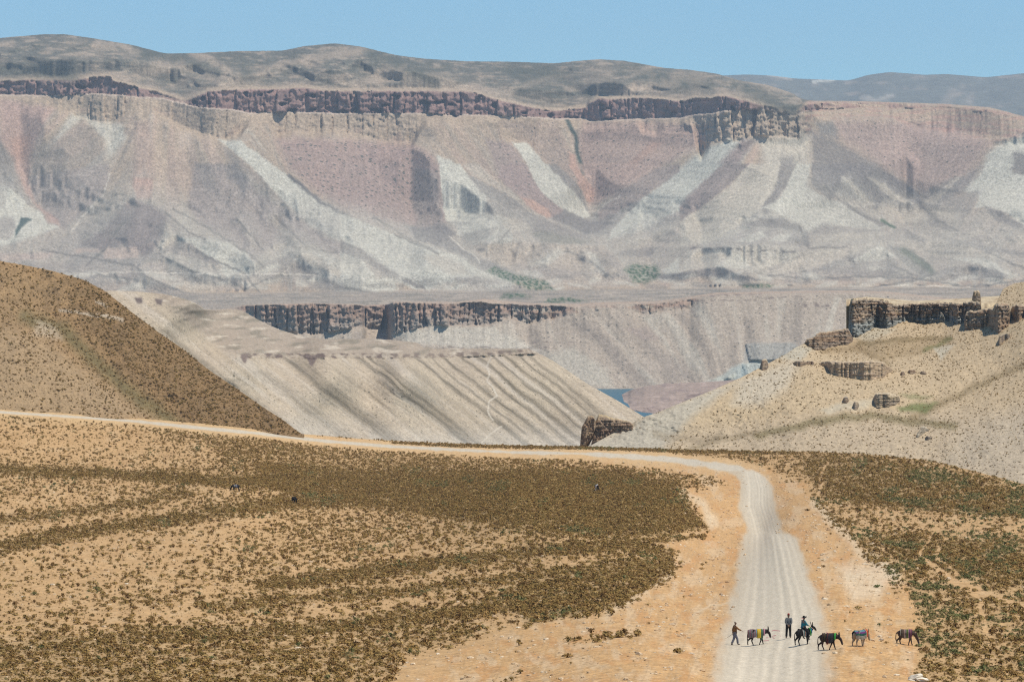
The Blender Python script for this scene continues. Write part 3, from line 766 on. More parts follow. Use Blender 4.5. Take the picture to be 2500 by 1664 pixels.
        (B5, DK, 4, .9, .3, [(480, 430), (560, 440), (730, 420), (800, 480), (760, 520), (870, 590), (960, 660), (1080, 690), (1180, 740), (1000, 720), (830, 620), (650, 560), (540, 530)]),
        (B5, M, 3, .9, .06, [(0, 340), (150, 400), (380, 490), (600, 590), (830, 640), (1030, 770), (900, 790), (700, 790), (420, 770), (350, 720), (180, 600), (0, 540)]), (B5, m_, 6, .6, .1, [(560, 640), (700, 620), (860, 700), (900, 770), (760, 760), (640, 700)]),
        (B5, G, 3, .9, .3, [(0, 520), (160, 600), (260, 680), (390, 760), (580, 850), (620, 880), (480, 840), (330, 780), (200, 690), (0, 610)]), (B5, W_, 3, .85, .04, [(0, 610), (130, 650), (250, 780), (0, 800)]),
        (B5, W_, 3, .8, .04, [(150, 800), (360, 790), (410, 870), (240, 890), (180, 850)]), (B5, (.42, .365, .30), 5, .7, .1, [(400, 870), (600, 870), (700, 830), (900, 800), (1000, 850), (1100, 860), (800, 930), (450, 930)]),
        (B5, g_, 5, .7, .2, [(760, 790), (1000, 780), (1260, 850), (1390, 890), (1100, 900), (900, 850)]), (B5, W_, 3, .8, .02, [(1400, 892), (1480, 858), (1562, 855), (1480, 895)]),
        (B5, (.27, .24, .21), 4, .8, .25, [(1850, 640), (2000, 590), (2200, 580), (2150, 640), (1960, 640)]), (B5, M, 4, .8, .05, [(2230, 740), (2356, 640), (2356, 760), (2260, 780)]),
        # right: fan of the buttress, grey flank, bowl, benches
        (B6, (.47, .455, .39), 4, .85, .06, [(0, 170), (200, 0), (300, 0), (100, 170), (0, 260)]), (B6, (.285, .235, .205), 3.5, .9, .5, [(290, 0), (480, 0), (330, 150), (180, 270), (0, 390), (0, 290), (150, 160)]),
        (B6, (.475, .425, .345), 4, .85, .1, [(480, 0), (700, 0), (640, 180), (560, 290), (400, 420), (200, 540), (0, 560), (0, 390), (180, 280), (340, 150)]), (B6, G, 4, .9, .4, [(700, 0), (800, 0), (740, 130), (640, 290), (580, 360), (560, 290), (650, 180)]),
        (B6, M, 4, .9, .05, [(800, 0), (900, 0), (880, 80), (860, 150), (870, 260), (820, 300), (640, 330), (720, 180)]),
        (B6, (.225, .20, .18), 4, .9, .35, [(900, 0), (1250, 0), (1480, 90), (1640, 210), (1660, 290), (1500, 220), (1400, 240), (1340, 320), (1210, 170), (1110, 90), (1100, 130), (1060, 210), (1010, 240), (900, 120)]),
        (B6, m_, 4, .8, .1, [(1110, 90), (1160, 100), (1340, 295), (1290, 285), (1190, 190)]), (B6, m_, 4, .75, .1, [(1290, 90), (1370, 115), (1570, 275), (1480, 255), (1390, 190)]), (B6, G, 3, .9, .3, [(905, 105), (1000, 160), (1065, 232), (1020, 240), (920, 150)]),
        (B6, G, 6, .7, .35, [(1650, 200), (1850, 100), (1950, 80), (1900, 180), (1760, 250), (1680, 290)]), (B6, m_, 3, .75, .1, [(1680, 255), (1905, 85), (1925, 92), (1735, 280)]),
        (B6, M, 4, .9, .05, [(2060, 200), (2290, 60), (2700, 60), (2700, 420), (2356, 420), (2250, 340), (2100, 290), (2020, 300)]), (B6, G, 4, .85, .3, [(2280, 0), (2420, 0), (2420, 110), (2290, 60)]), (B6, g_, 5, .8, .25, [(1780, 260), (2060, 180), (2000, 300), (1930, 390), (1900, 310)]),
        (B6, G, 3, .9, .3, [(2090, 290), (2180, 320), (2356, 420), (2356, 445), (2180, 400)]), (B6, m_, 4, .8, .1, [(1390, 320), (1450, 300), (1640, 300), (1680, 380), (1540, 400), (1440, 400)]), (B6, m_, 4, .75, .1, [(1700, 290), (1830, 330), (1930, 390), (1900, 420), (1780, 380)]),
        (B6, G, 4, .85, .3, [(1660, 290), (1740, 330), (1880, 460), (1720, 430)]), (B6, W_, 4, .85, .05, [(560, 300), (860, 150), (1000, 240), (1110, 260), (1240, 360), (1430, 430), (1300, 460), (1000, 400), (860, 460), (820, 400), (700, 350)]),
        (B6, G, 3, .8, .3, [(1115, 270), (1200, 300), (1420, 420), (1380, 430), (1240, 360)]), (B6, G, 4, .85, .3, [(430, 420), (560, 370), (690, 365), (830, 430), (820, 470), (700, 440), (520, 430)]), (B6, g_, 5, .8, .25, [(350, 500), (480, 440), (700, 450), (840, 480), (860, 560), (600, 560), (200, 560)]),
        (B6, W_, 3, .85, .03, [(370, 530), (470, 485), (560, 465), (590, 500), (520, 530)]), (B6, W_, 3, .85, .03, [(605, 525), (690, 482), (770, 485), (820, 510), (720, 530)]), (B6, G, 3, .7, .2, [(770, 488), (870, 525), (820, 545), (720, 540)]),
        (B6, DK, 3, .8, .3, [(830, 470), (870, 450), (892, 540), (880, 575), (840, 560)]), (B6, m_, 4, .85, .08, [(920, 540), (1100, 480), (1400, 475), (1340, 515), (1100, 530)]), (B6, g_, 4, .7, .2, [(880, 480), (1000, 420), (1250, 440), (1420, 465), (1100, 470)]),
        (B6, (.36, .315, .265), 2.5, .9, .2, [(1350, 515), (1530, 437), (1545, 515)]), (B6, (.26, .23, .20), 2.5, .9, .3, [(1530, 437), (1705, 525), (1545, 520)]),
        (B6, (.47, .42, .345), 4, .85, .15, [(60, 590), (400, 575), (640, 585), (830, 610), (720, 680), (480, 740), (250, 700), (100, 720), (0, 740)]), (B6, W_, 5, .7, .05, [(250, 700), (370, 620), (430, 610), (480, 720)]), (B6, m_, 4, .8, .1, [(860, 610), (1000, 580), (1360, 540), (1380, 560), (1200, 640), (900, 730), (600, 760), (700, 690)]),
        (B6, G, 5, .75, .25, [(850, 740), (1100, 650), (1360, 560), (1260, 640), (1000, 740)]), (B6, W_, 3, .9, .03, [(1180, 655), (1380, 555), (1480, 640), (1400, 655), (1300, 675)]), (B6, g_, 5, .8, .2, [(1150, 680), (1420, 660), (1520, 760), (1250, 770), (1050, 750)]),
        (B6, W_, 4, .6, .05, [(1270, 710), (1360, 690), (1420, 720), (1330, 730)]), (B6, (.225, .205, .175), 3, .9, .35, [(1420, 557), (1560, 580), (1680, 660), (1760, 750), (1640, 765), (1500, 650)]), (B6, m_, 4, .85, .1, [(1480, 530), (1700, 530), (2050, 580), (2160, 640), (1860, 640), (1680, 620), (1540, 560)]),
        (B6, W_, 3, .85, .04, [(1850, 640), (2100, 650), (2280, 760), (2200, 770), (2050, 690)]), (B6, G, 5, .8, .3, [(1700, 480), (1900, 520), (2100, 560), (2500, 630), (2500, 650), (2100, 605)]), (B6, g_, 3, .8, .2, [(1900, 560), (2020, 490), (2120, 500), (2190, 560)]), (B6, m_, 5, .7, .1, [(2060, 505), (2140, 515), (2170, 560), (2090, 560)]),
        (B6, m_, 5, .75, .1, [(2220, 540), (2290, 490), (2500, 500), (2500, 580)]), (B6, (.225, .20, .178), 4, .85, .3, [(-200, 770), (0, 745), (250, 708), (450, 765), (620, 800), (400, 800), (200, 760), (-100, 800)]), (B6, m_, 5, .8, .1, [(200, 770), (400, 770), (450, 830), (250, 850)]),
        (B6, m_, 4, .7, .1, [(-60, 830), (120, 790), (200, 850), (-60, 860)]), (B6, (.30, .268, .232), 4, .8, .25, [(1580, 790), (1800, 720), (2000, 690), (2150, 720), (2290, 775), (2100, 790), (1900, 800), (1700, 810)]),
    ]
    pt.mix(ffz * .65, (.385, .355, .305), .2)
    for fn, colr, soft, k_, spk, pts in FAC:
        pt.poly(fn(*pts), colr, soft, spk, k_)
    # hummock rows and drainage lines along the foot
    for k_ in range(70):
        cx, cy = 20 + (k_ * 37.7) % 2480, 668 + 34 * ((k_ * .618) % 1)
        wd, ht = 16 + 22 * ((k_ * .37) % 1), 4 + 5 * ((k_ * .73) % 1)
        tilt = .25 * math.sin(k_ * 2.1)
        e = [(cx + wd * math.cos(a) , cy + ht * math.sin(a) + tilt * wd * math.cos(a)) for a in np.linspace(0, 6.283, 10)[:-1]]
        pt.poly(e, W_ if k_ % 3 else (.24, .215, .185), 3.5, .08, .5)
    for fn, pts in ((B4, [(930, 700), (1000, 770), (1270, 890), (1640, 970)]), (B4, [(1100, 620), (1300, 730), (1640, 830), (1690, 870)]), (B4, [(300, 600), (560, 640), (900, 700)]), (B4, [(640, 760), (900, 800), (1200, 860)]), (B4, [(1000, 830), (1250, 940), (1500, 990)]),
                    (B4, [(1690, 870), (1850, 800), (1970, 770)]), (B4, [(1720, 940), (1900, 930), (2100, 900)]), (B4, [(1140, 330), (1330, 490), (1420, 520)]), (B4, [(1200, 310), (1420, 430), (1720, 620), (1830, 710)]), (B4, [(1900, 360), (2130, 580), (2330, 620)]), (B4, [(1640, 380), (1830, 600)]),
                    (B4, [(1430, 640), (1700, 760), (1800, 900)]), (B4, [(600, 700), (720, 600), (820, 450), (860, 400)]), (B5, [(240, 370), (480, 520), (640, 590)]), (B5, [(380, 490), (560, 570), (680, 620)]), (B5, [(1180, 450), (1100, 540)]), (B5, [(0, 850), (250, 900), (560, 930)]), (B5, [(1560, 600), (1700, 650), (1900, 800)]),
                    (B6, [(1110, 250), (1250, 350), (1480, 440)]), (B6, [(880, 90), (950, 130), (1100, 250)]), (B6, [(820, 430), (870, 560)]), (B6, [(1640, 290), (1760, 380), (1900, 460)]), (B6, [(1430, 690), (1640, 770), (1750, 750)]), (B6, [(600, 760), (900, 790), (1200, 770), (1600, 780)]), (B6, [(1300, 850), (1600, 800), (1760, 740)]),
                    (B6, [(2100, 600), (2356, 720)]), (B6, [(1560, 770), (1700, 800), (2000, 840), (2356, 800)])):
        pt.stroke(fn(*pts), 2.2, (.20, .18, .155), 2.6, .3, .75)
    pt.stroke(A2((830, 1138), (1010, 1142), (1080, 1152), (1330, 1158)), 3.2, (.17, .145, .125), 2, k=sstep(-.1, .25, fbm(U / 18, V / 9, 2, 140)) * .9)
    pt.stroke(A2((1360, 1142), (1500, 1135), (1540, 1132)), 2.6, (.19, .165, .14), 2, k=.7)
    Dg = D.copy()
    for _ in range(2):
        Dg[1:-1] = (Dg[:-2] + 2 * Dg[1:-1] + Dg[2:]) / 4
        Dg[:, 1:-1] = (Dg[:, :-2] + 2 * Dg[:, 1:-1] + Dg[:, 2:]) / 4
    gx = np.gradient(Dg, axis=1) / np.gradient(U, axis=1)            # > 0: slope turned to the right; scrub tone painted there also stands in for relief shading
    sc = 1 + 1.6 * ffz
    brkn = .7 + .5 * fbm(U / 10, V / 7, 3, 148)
    flank_dk = sstep(.12, .75, gx / sc) * brkn * tal * sstep(ft + 20, ft + 60, V)
    pl_ = sstep(.12, .75, -gx / sc) * brkn * tal * sstep(ft + 20, ft + 60, V)  # left-turned slopes painted paler, the bright half of the same modelling
    pt.mix(np.clip(flank_dk, 0, 1) * (.28 + .10 * ffz), (.19, .17, .145), .4)
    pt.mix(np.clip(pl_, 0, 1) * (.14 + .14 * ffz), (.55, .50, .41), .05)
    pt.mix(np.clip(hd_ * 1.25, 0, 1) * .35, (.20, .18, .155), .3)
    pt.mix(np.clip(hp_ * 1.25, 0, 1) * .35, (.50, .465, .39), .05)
    # stream courses, track, irrigated green
    for pts in (A1((330, 1060), (400, 970), (480, 890), (505, 800)), A1((2070, 1090), (2130, 1140), (2190, 1180), (2210, 1210)), A1((1980, 1320), (1970, 1350), (1945, 1380)),
                A1((-300, 1262), (380, 1262), (640, 1250), (1000, 1262), (1330, 1258), (1560, 1280), (1720, 1278)), A2((400, 970), (430, 935), (500, 900)), A2((1500, 1340), (1800, 1310), (2200, 1330))):
        pt.stroke(pts, 1.3, (.56, .51, .43), 1.2, 0, .75)
    gk = .35 + .6 * sstep(-.1, .2, fbm(U / 9, V / 4, 3, 145))
    pt.poly(A2((510, 1240), (560, 1215), (670, 1225), (685, 1265), (610, 1312), (560, 1300)), N, 6, .2, gk)
    pt.poly(A2((-80, 1225), (0, 1258), (150, 1290), (205, 1340), (100, 1340), (0, 1300), (-120, 1250)), N, 5, .2, gk)
    pt.poly(A2((1070, 1305), (1210, 1310), (1180, 1330), (1060, 1328)), N, 4, .1, gk)
    pt.stroke(A2((1700, 1010), (1760, 1050)), 3, N, 4, k=.8)
    pt.stroke(A2((1800, 1150), (1930, 1240)), 6, N, 10, k=.35)
    # plateau in front of the mountain foot
    pt.mix(plz, (.35, .30, .245), .3)
    pt.mix(plz * sstep(-.05, .3, fbm(U / 120, V / 5, 3, 150)) * .8, (.25, .225, .185))
    pt.mix(plz * sstep(.15, .35, fbm(U / 90, V / 4, 3, 153)) * .6, (.46, .39, .31))
    pt.poly(A2((170, 1370), (270, 1368), (350, 1384), (250, 1392), (150, 1390)), N, 3, .1, gk)
    pt.poly(A2((-40, 1350), (60, 1350), (90, 1365), (-60, 1370)), N, 4, .1, gk)
    # cliffs
    cw_ = edge
    bandmix = sstep(-.4, .6, noise(U / 160, V / 9, 160) + .5 * noise(U / 30, V / 14, 161))
    cu = np.array(CU) * (.85 + .3 * bandmix)[..., None]
    cl_ = np.array(CL) * (.9 + .15 * bandmix)[..., None]
    cc = np.where(up[..., None], cu, cl_)
    streak = sstep(.1, .6, fbm(U / 7, V / 45, 3, 165))
    cc = cc * (1 - .3 * streak)[..., None]
    pink = sstep(.1, .5, fbm(U / 45, V / 30, 3, 168))
    cc = cc + (np.array((.38, .265, .215)) - cc) * (pink * .5)[..., None]
    tier = np.where(up, np.clip((bn - ct) / 14, .0, 1), np.clip((ft - bn - 6) / 16, 0, 1) * .65 * sstep(-.2, .25, fbm(U / 50, V / 24, 3, 169)))
    # the right-hand scarp is only broken ledges
    brk = np.where((U > 1985), sstep(.0, .25, fbm(U / 34, V / 8, 3, 171)), 1.0)
    k = np.clip(cw_ * tier * brk, 0, 1)
    pt.c += (cc - pt.c) * k[..., None]
    pt.s *= (1 - k)
    # pale ledge between the tiers and pale brow above the cliff
    pt.mix((np.abs(V - bn - 1.5) < 2.0) * 1.0 * (U < 1960), (.47, .385, .31), 0)
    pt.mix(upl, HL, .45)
    brow = np.exp(-np.maximum(ct - V, 0) / (12 + 16 * (.5 + fbm(U / 120, V * 0, 2, 180)))) * upl
    pt.mix(brow * (.55 + .7 * fbm(U / 40, V / 9, 3, 182)), (.42, .315, .24), .1)
    hpn = fbm(U / 110 + V / 50, V / 24 - U / 260, 4, 183)
    pt.mix(upl * sstep(.12, .5, hpn + .22 * sstep(0, 1, (V - sky) / 70) - .08) * .7, HP, .25)
    stk = fbm(U / 44 + V / 26, V / 6 - U / 90, 4, 186)
    pt.mix(upl * sstep(.0, .4, stk) * .6, HP, .2)
    pt.mix(upl * sstep(.12, .45, -stk) * .5, (.115, .118, .095), .4)
    for pts, w in ((A1((880, 248), (960, 270), (1000, 300), (1050, 325)), 7), (A1((430, 215), (560, 210), (600, 225)), 7), (A1((640, 340), (800, 290), (940, 320), (1100, 370)), 14),
                   (A1((1150, 360), (1300, 300), (1480, 260), (1680, 232)), 8), (A1((1640, 410), (1800, 330), (1900, 360), (2050, 400)), 12), (A1((1960, 345), (2150, 400), (2356, 440)), 8),
                   (A2((60, 395), (160, 360), (230, 345)), 6), (A2((480, 440), (600, 400), (760, 380)), 10), (A2((1000, 345), (1200, 400), (1330, 432)), 7), (A1((0, 205), (60, 200)), 5)):
        pt.stroke(pts, w, HP, w * 1.2, .1, .62)
    for pts, w in ((A1((-100, 320), (150, 320), (330, 350)), 16), (A1((1700, 240), (1850, 300), (2000, 380)), 12), (A1((640, 225), (800, 260), (1000, 330)), 10),
                   (A2((1040, 400), (1200, 470), (1290, 510)), 14), (A2((0, 330), (200, 330), (350, 430)), 12), (A2((600, 350), (900, 400)), 14)):
        pt.stroke(pts, w, (.105, .112, .09), w * 1.3, .5, .7)
    gh = sstep(.3, 2.0, gx) * upl  # upper hills get the same painted dark and pale sides
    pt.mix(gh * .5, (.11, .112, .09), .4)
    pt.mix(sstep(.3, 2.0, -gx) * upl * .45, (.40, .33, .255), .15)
    # red scarp rim on the right
    pt.mix(((U > 1965) & (V > sky) & (V < ft + 14)) * .55 * sstep(-.2, .3, fbm(U / 60, V / 8, 3, 188)), (.42, .27, .215))
    # small ledge outcrops in the marl and the bowl
    ob = sstep(.42, .6, fbm(U / 11, V / 7, 3, 190)) * sstep(.0, .3, fbm(U / 160, V / 16, 2, 193)) * tal * (V < ft + 120)
    pt.mix(ob * .75, (.205, .165, .145), 0)
    fine = fbm(U / 5, V / 5, 3, 200)
    pt.mul((1 + .13 * st2 * tal * (1 - .5 * low) + .24 * fine))
    g0 = .34
    pt.c = g0 * (np.clip(pt.c, .02, .8) / g0) ** 1.2 * .90
    pt.c *= np.array((1.02, 1.0, .965))
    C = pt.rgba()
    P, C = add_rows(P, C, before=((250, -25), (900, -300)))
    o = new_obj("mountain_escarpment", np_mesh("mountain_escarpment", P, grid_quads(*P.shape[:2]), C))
    o.data.materials.append(terrain_mat("mountain_scree", 9, 6.5, (.13, .115, .09), speck_size=.36, grain_amt=.2, bump=.5, fine=2.6, fine_amt=.28))
    tag(o, kind="structure")
mountain()
# ================================================================== CANYON WALL ACROSS THE LAKE
def sheet(name, u, vtop, vbot, nr, dfun, paint, mat, before=(), after=(), row_pow=1.0):
    s = (np.linspace(0, 1, nr) ** row_pow)[:, None]
    V = vtop + (vbot - vtop) * s
    U = np.repeat(u[None], nr, 0)
    D = dfun(U, V)
    pt = paint(U, V, D)
    P, C = add_rows(world_of(U, V, D), pt.rgba(), before, after)
    o = new_obj(name, np_mesh(name, P, grid_quads(*P.shape[:2]), C))
    o.data.materials.append(mat)
    tag(o, kind="structure")
    return o, (U, V, D)

def knot_depth(V, knots):
    """knots: list of (v(u), D(u)) from the bottom (large v) to the top"""
    D = np.where(V > knots[0][0], knots[0][1], knots[-1][1]) * np.ones_like(V)
    for (v0, d0), (v1, d1) in zip(knots[:-1], knots[1:]):
        m = (V <= v0) & (V >= v1)
        t = np.clip((v0 - V) / np.maximum(v0 - v1, .01), 0, 1)
        D = np.where(m, d0 + (d1 - d0) * t, D)
    return D

def canyon_wall():
    u = np.arange(430, 2640, 2.3)
    c = lambda p, n=2: smooth1(curve(p, u), n)
    top = c([(430, 760), (480, 759), (503, 758), (565, 751), (591, 745), (620, 743), (760, 739), (870, 742), (890, 744), (950, 741), (958, 737), (975, 735), (1100, 737), (1150, 733), (1180, 729),
             (1230, 734), (1290, 739), (1420, 742), (1450, 738), (1520, 737), (1600, 735), (1660, 728), (1700, 721), (1749, 714), (1910, 711), (2052, 709), (2159, 711), (2302, 727), (2640, 745)])
    top = top + 1.0 * fbm(u / 22, u * 0, 3, 301)
    ctop = top + c([(430, 2), (600, 2), (950, 2), (960, 3), (1150, 5), (1200, 12), (1250, 6), (1300, 5), (1420, 8), (1510, 6), (1700, 6), (2640, 5)])
    foot = c([(430, 762), (570, 756), (600, 768), (614, 775), (649, 793), (717, 812), (775, 815), (832, 804), (889, 797), (950, 800), (958, 817), (992, 808), (1053, 793), (1176, 795), (1195, 792), (1244, 776),
              (1290, 790), (1350, 778), (1400, 768), (1436, 757), (1524, 752), (1560, 766), (1606, 759), (1684, 754), (1707, 733), (1740, 722), (1910, 717), (2052, 715), (2159, 717), (2302, 733), (2640, 752)])
    foot = np.maximum(foot + 4 * fbm(u / 16, u * 0, 3, 305), ctop + 4)
    shore = np.full(len(u), 949.0)
    Dw = c([(430, 3330), (600, 3300), (640, 3262), (860, 3262), (884, 3268), (896, 3310), (946, 3316), (956, 3252), (1000, 3244), (1180, 3262), (1240, 3280), (1520, 3290), (1700, 3300), (2640, 3310)], 3)
    def dfun(U, V):
        D = knot_depth(V, [(shore + 40, np.full(len(u), 3140.)), (shore, np.full(len(u), 3166.)), (foot, Dw - 3), (ctop, Dw + 5), (ctop - 1.5, Dw + 10), (top, Dw + 40)])
        wall = sstep(ctop - 3, ctop + 2, V) * (1 - sstep(foot - 2, foot + 4, V))
        hgt = np.clip((foot - ctop) / 35, .12, 1)
        D = D + wall * hgt * 17 * buttress(U, V, 310, 26, 10, 12.0, .02)
        tal = sstep(foot, foot + 20, V)
        U0 = U - (V - foot) * np.interp(U, [430, 900, 1000, 1250, 1450, 1600, 1800, 2100, 2640], [.3, 0, -.3, .2, .75, .8, .3, -.5, -.6])
        D = D + tal * (-6 * fbm(U0 / 90, V / 500, 2, 321) + 1.0 * fbm(U0 / 18, V / 130, 3, 325) + .8 * fbm(U / 9, V / 9, 3, 328))
        # low grey bluff near the water on the right
        bl = poly(U, V, [(1820, 838), (1925, 833), (1960, 850), (1960, 880), (1830, 880)], 3)
        D = D - bl * (5 + 3 * buttress(U, V, 331, 14, 6))
        bl2 = poly(U, V, [(1770, 925), (1800, 893), (1812, 888), (1845, 885), (1880, 900), (1880, 930)], 4)
        D = D - bl2 * (4 + 4 * buttress(U, V, 335, 14, 6))
        return D
    def paint(U, V, D):
        pt = Paint(U, V, (.41, .35, .285), .5, warp=5, wl=30, seed=9)
        tal = sstep(foot, foot + 15, V)
        U0 = U - (V - foot) * np.interp(U, [430, 900, 1000, 1250, 1450, 1600, 1800, 2100, 2640], [.3, 0, -.3, .2, .75, .8, .3, -.5, -.6])
        s1 = fbm(U0 / 55, V / 300, 3, 341)
        pt.mix(tal * sstep(0, .35, s1) * .7, (.29, .25, .21), .6)
        pt.mix(tal * sstep(.05, .4, -s1) * .8, (.47, .43, .36), .3)
        pt.poly([(960, 815), (1060, 795), (1200, 800), (1330, 860), (1290, 860), (1100, 845), (985, 835)], (.49, .455, .385), 8, .35, .8)
        pt.poly([(1300, 870), (1400, 850), (1480, 900), (1500, 945), (1400, 945)], (.46, .43, .36), 10, .3, .7)
        pt.poly([(1400, 790), (1480, 850), (1540, 920), (1560, 946), (1600, 946), (1520, 860), (1440, 790)], (.285, .245, .21), 12, .6, .7)
        pt.poly([(1580, 830), (1660, 880), (1700, 930), (1640, 930)], (.28, .245, .215), 12, .6, .6)
        pt.poly([(1520, 800), (1580, 800), (1620, 830), (1570, 830)], (.31, .255, .225), 6, .4, .6)
        pt.poly([(1530, 870), (1590, 870), (1620, 905), (1570, 905)], (.45, .385, .32), 6, .2, .5)
        wall = sstep(ctop - 2, ctop + 2, V) * (1 - sstep(foot - 3, foot + 3, V)) * np.clip((foot - ctop - 3) / 14, 0, 1)
        bandm = sstep(-.3, .5, noise(U / 220, V / 7, 351) + .4 * noise(U / 40, V / 3, 352))
        cc = np.array((.35, .255, .20)) * (.85 + .28 * bandm)[..., None]
        stk = sstep(.05, .5, fbm(U / 8, V / 60, 3, 354))
        cc = cc + (np.array((.16, .11, .10)) - cc) * (stk * .6)[..., None]
        hh = np.clip((V - ctop) / np.maximum(foot - ctop, 1), 0, 1)
        gy = sstep(.45, .85, hh + .2 * fbm(U / 20, V / 20, 2, 357))
        cc = cc + (np.array((.36, .32, .275)) - cc) * (gy * .75)[..., None]
        lit = sstep(.1, .4, fbm(U / 26, V / 80, 2, 358))
        cc = cc + (np.array((.40, .29, .22)) - cc) * (lit * .45)[..., None]
        brk = np.where(U > 1250, sstep(-.25, .05, fbm(U / 40, V / 10, 3, 361)), 1.0)
        brk = np.where(U > 1720, sstep(.0, .2, fbm(U / 40, V / 6, 3, 362)), brk)
        k = wall * brk
        pt.c += (cc - pt.c) * k[..., None]
        pt.s *= 1 - k
        # thin ledges in the scree
        for p, w in (([(1080, 848), (1340, 850)], 1.6), ([(1300, 835), (1410, 836)], 2.2), ([(1640, 735), (1870, 732)], 1.6), ([(1950, 745), (2020, 745)], 4), ([(1700, 722), (1860, 716)], 3),
                     ([(1870, 728), (1960, 722)], 2.5), ([(2080, 733), (2300, 745)], 4)):
            pt.stroke(p, w, (.21, .17, .15), 1.5, 0, .85 * sstep(-.1, .2, fbm(U / 14, V / 5, 2, 366)))
        cap = 1 - sstep(ctop - 3, ctop, V)
        pt.mix(cap, (.43, .34, .265), .2)
        pt.poly([(1820, 838), (1925, 834), (1960, 850), (1960, 882), (1815, 882)], (.33, .335, .31), 5, 0, .75)
        pt.poly([(1740, 930), (1795, 893), (1812, 886), (1850, 884), (1900, 890), (1900, 930), (1760, 935)], (.42, .47, .44), 6, 0, .8)
        pt.poly([(1806, 925), (1812, 890), (1822, 890), (1826, 925)], (.27, .34, .35), 3, 0, .7)
        pt.poly([(1690, 946), (1760, 915), (1800, 905), (1790, 935)], (.42, .43, .375), 6, .1, .7)
        pt.mul(.88 * (1 + .17 * fbm(U / 6, V / 6, 3, 371)))
        pt.c *= np.array((1.05, .985, .91))
        return pt
    sheet("canyon_wall", u, top, shore + 40, 118, dfun, paint, terrain_mat("canyon_scree", 5, 3.4, (.15, .13, .105), speck_size=.33, grain_amt=.18, bump=.5, fine=1.4, fine_amt=.25), before=((15, -1), (60, -12)))
canyon_wall()

# ------------------------------------------------------------------ lake and the red spit
Z_LAKE = float(world_of(1500, 949, 3166.0)[2])
def lake():
    xs = np.linspace(-300, 500, 30)
    ys = np.linspace(2250, 3230, 60)
    X, Y = np.meshgrid(xs, ys[::-1])
    P = np.stack([X, Y, np.full_like(X, Z_LAKE)], -1)
    o = new_obj("lake", np_mesh("lake", P, grid_quads(60, 30)))
    m, nt, b = bsdf_mat("lake_water", rough=.5, spec=.25)
    b.inputs['Base Color'].default_value = (.06, .13, .155, 1)
    nz = nd(nt, "ShaderNodeTexNoise", Scale=.35, Detail=3.0)
    geo = nd(nt, "ShaderNodeNewGeometry")
    nt.links.new(geo.outputs['Position'], nz.inputs['Vector'])
    bp = nd(nt, "ShaderNodeBump", Strength=.25, Distance=.3)
    nt.links.new(nz.outputs['Fac'], bp.inputs['Height'])
    nt.links.new(bp.outputs['Normal'], b.inputs['Normal'])
    o.data.materials.append(m)
    tag(o, kind="structure")
lake()

def red_spit():
    u = np.arange(1470, 2000, 3.0)
    top = smooth1(curve([(1470, 985), (1500, 972), (1538, 952), (1572, 943), (1623, 936), (1707, 933), (1792, 927), (2000, 915)], u), 3) + .8 * fbm(u / 12, u * 0, 2, 401)
    bot = smooth1(curve([(1470, 988), (1504, 975), (1538, 997), (1572, 1004), (1623, 1008), (1700, 1015), (2000, 1030)], u), 3) + 2
    def dfun(U, V):
        zl = -Z_LAKE
        Dsh = zl * F_PX / (bot - HORIZON)
        t = np.clip((bot - V) / np.maximum(bot - top, 1), 0, 1)
        D = Dsh - 6 + t ** .85 * (np.minimum(3010, Dsh + 330) - Dsh)
        return D - 26 * t * (1 - t) * 2 * ridged(U / 60, V / 18, 3, 405)
    def paint(U, V, D):
        pt = Paint(U, V, (.36, .265, .205), .35, seed=4)
        pt.mix(sstep(0, .4, fbm(U / 40, V / 10, 3, 409)), (.30, .22, .18))
        pt.mix(sstep(.1, .4, fbm(U / 24, V / 6, 3, 411)) * .7, (.46, .34, .27))
        pt.stroke([(1545, 998), (1580, 1000), (1625, 1000)], 4, (.19, .13, .105), 3, 0, sstep(-.1, .2, fbm(U / 8, V / 6, 2, 413)))
        pt.stroke([(1680, 968), (1740, 955)], 3, (.19, .13, .11), 3, 0, .8)
        return pt
    sheet("red_spit", u, top, bot, 34, dfun, paint, terrain_mat("red_earth", 6, 4.0, (.14, .11, .09), grain_amt=.2), before=((60, -6), (200, -20)), after=((-20, -6),))
red_spit()

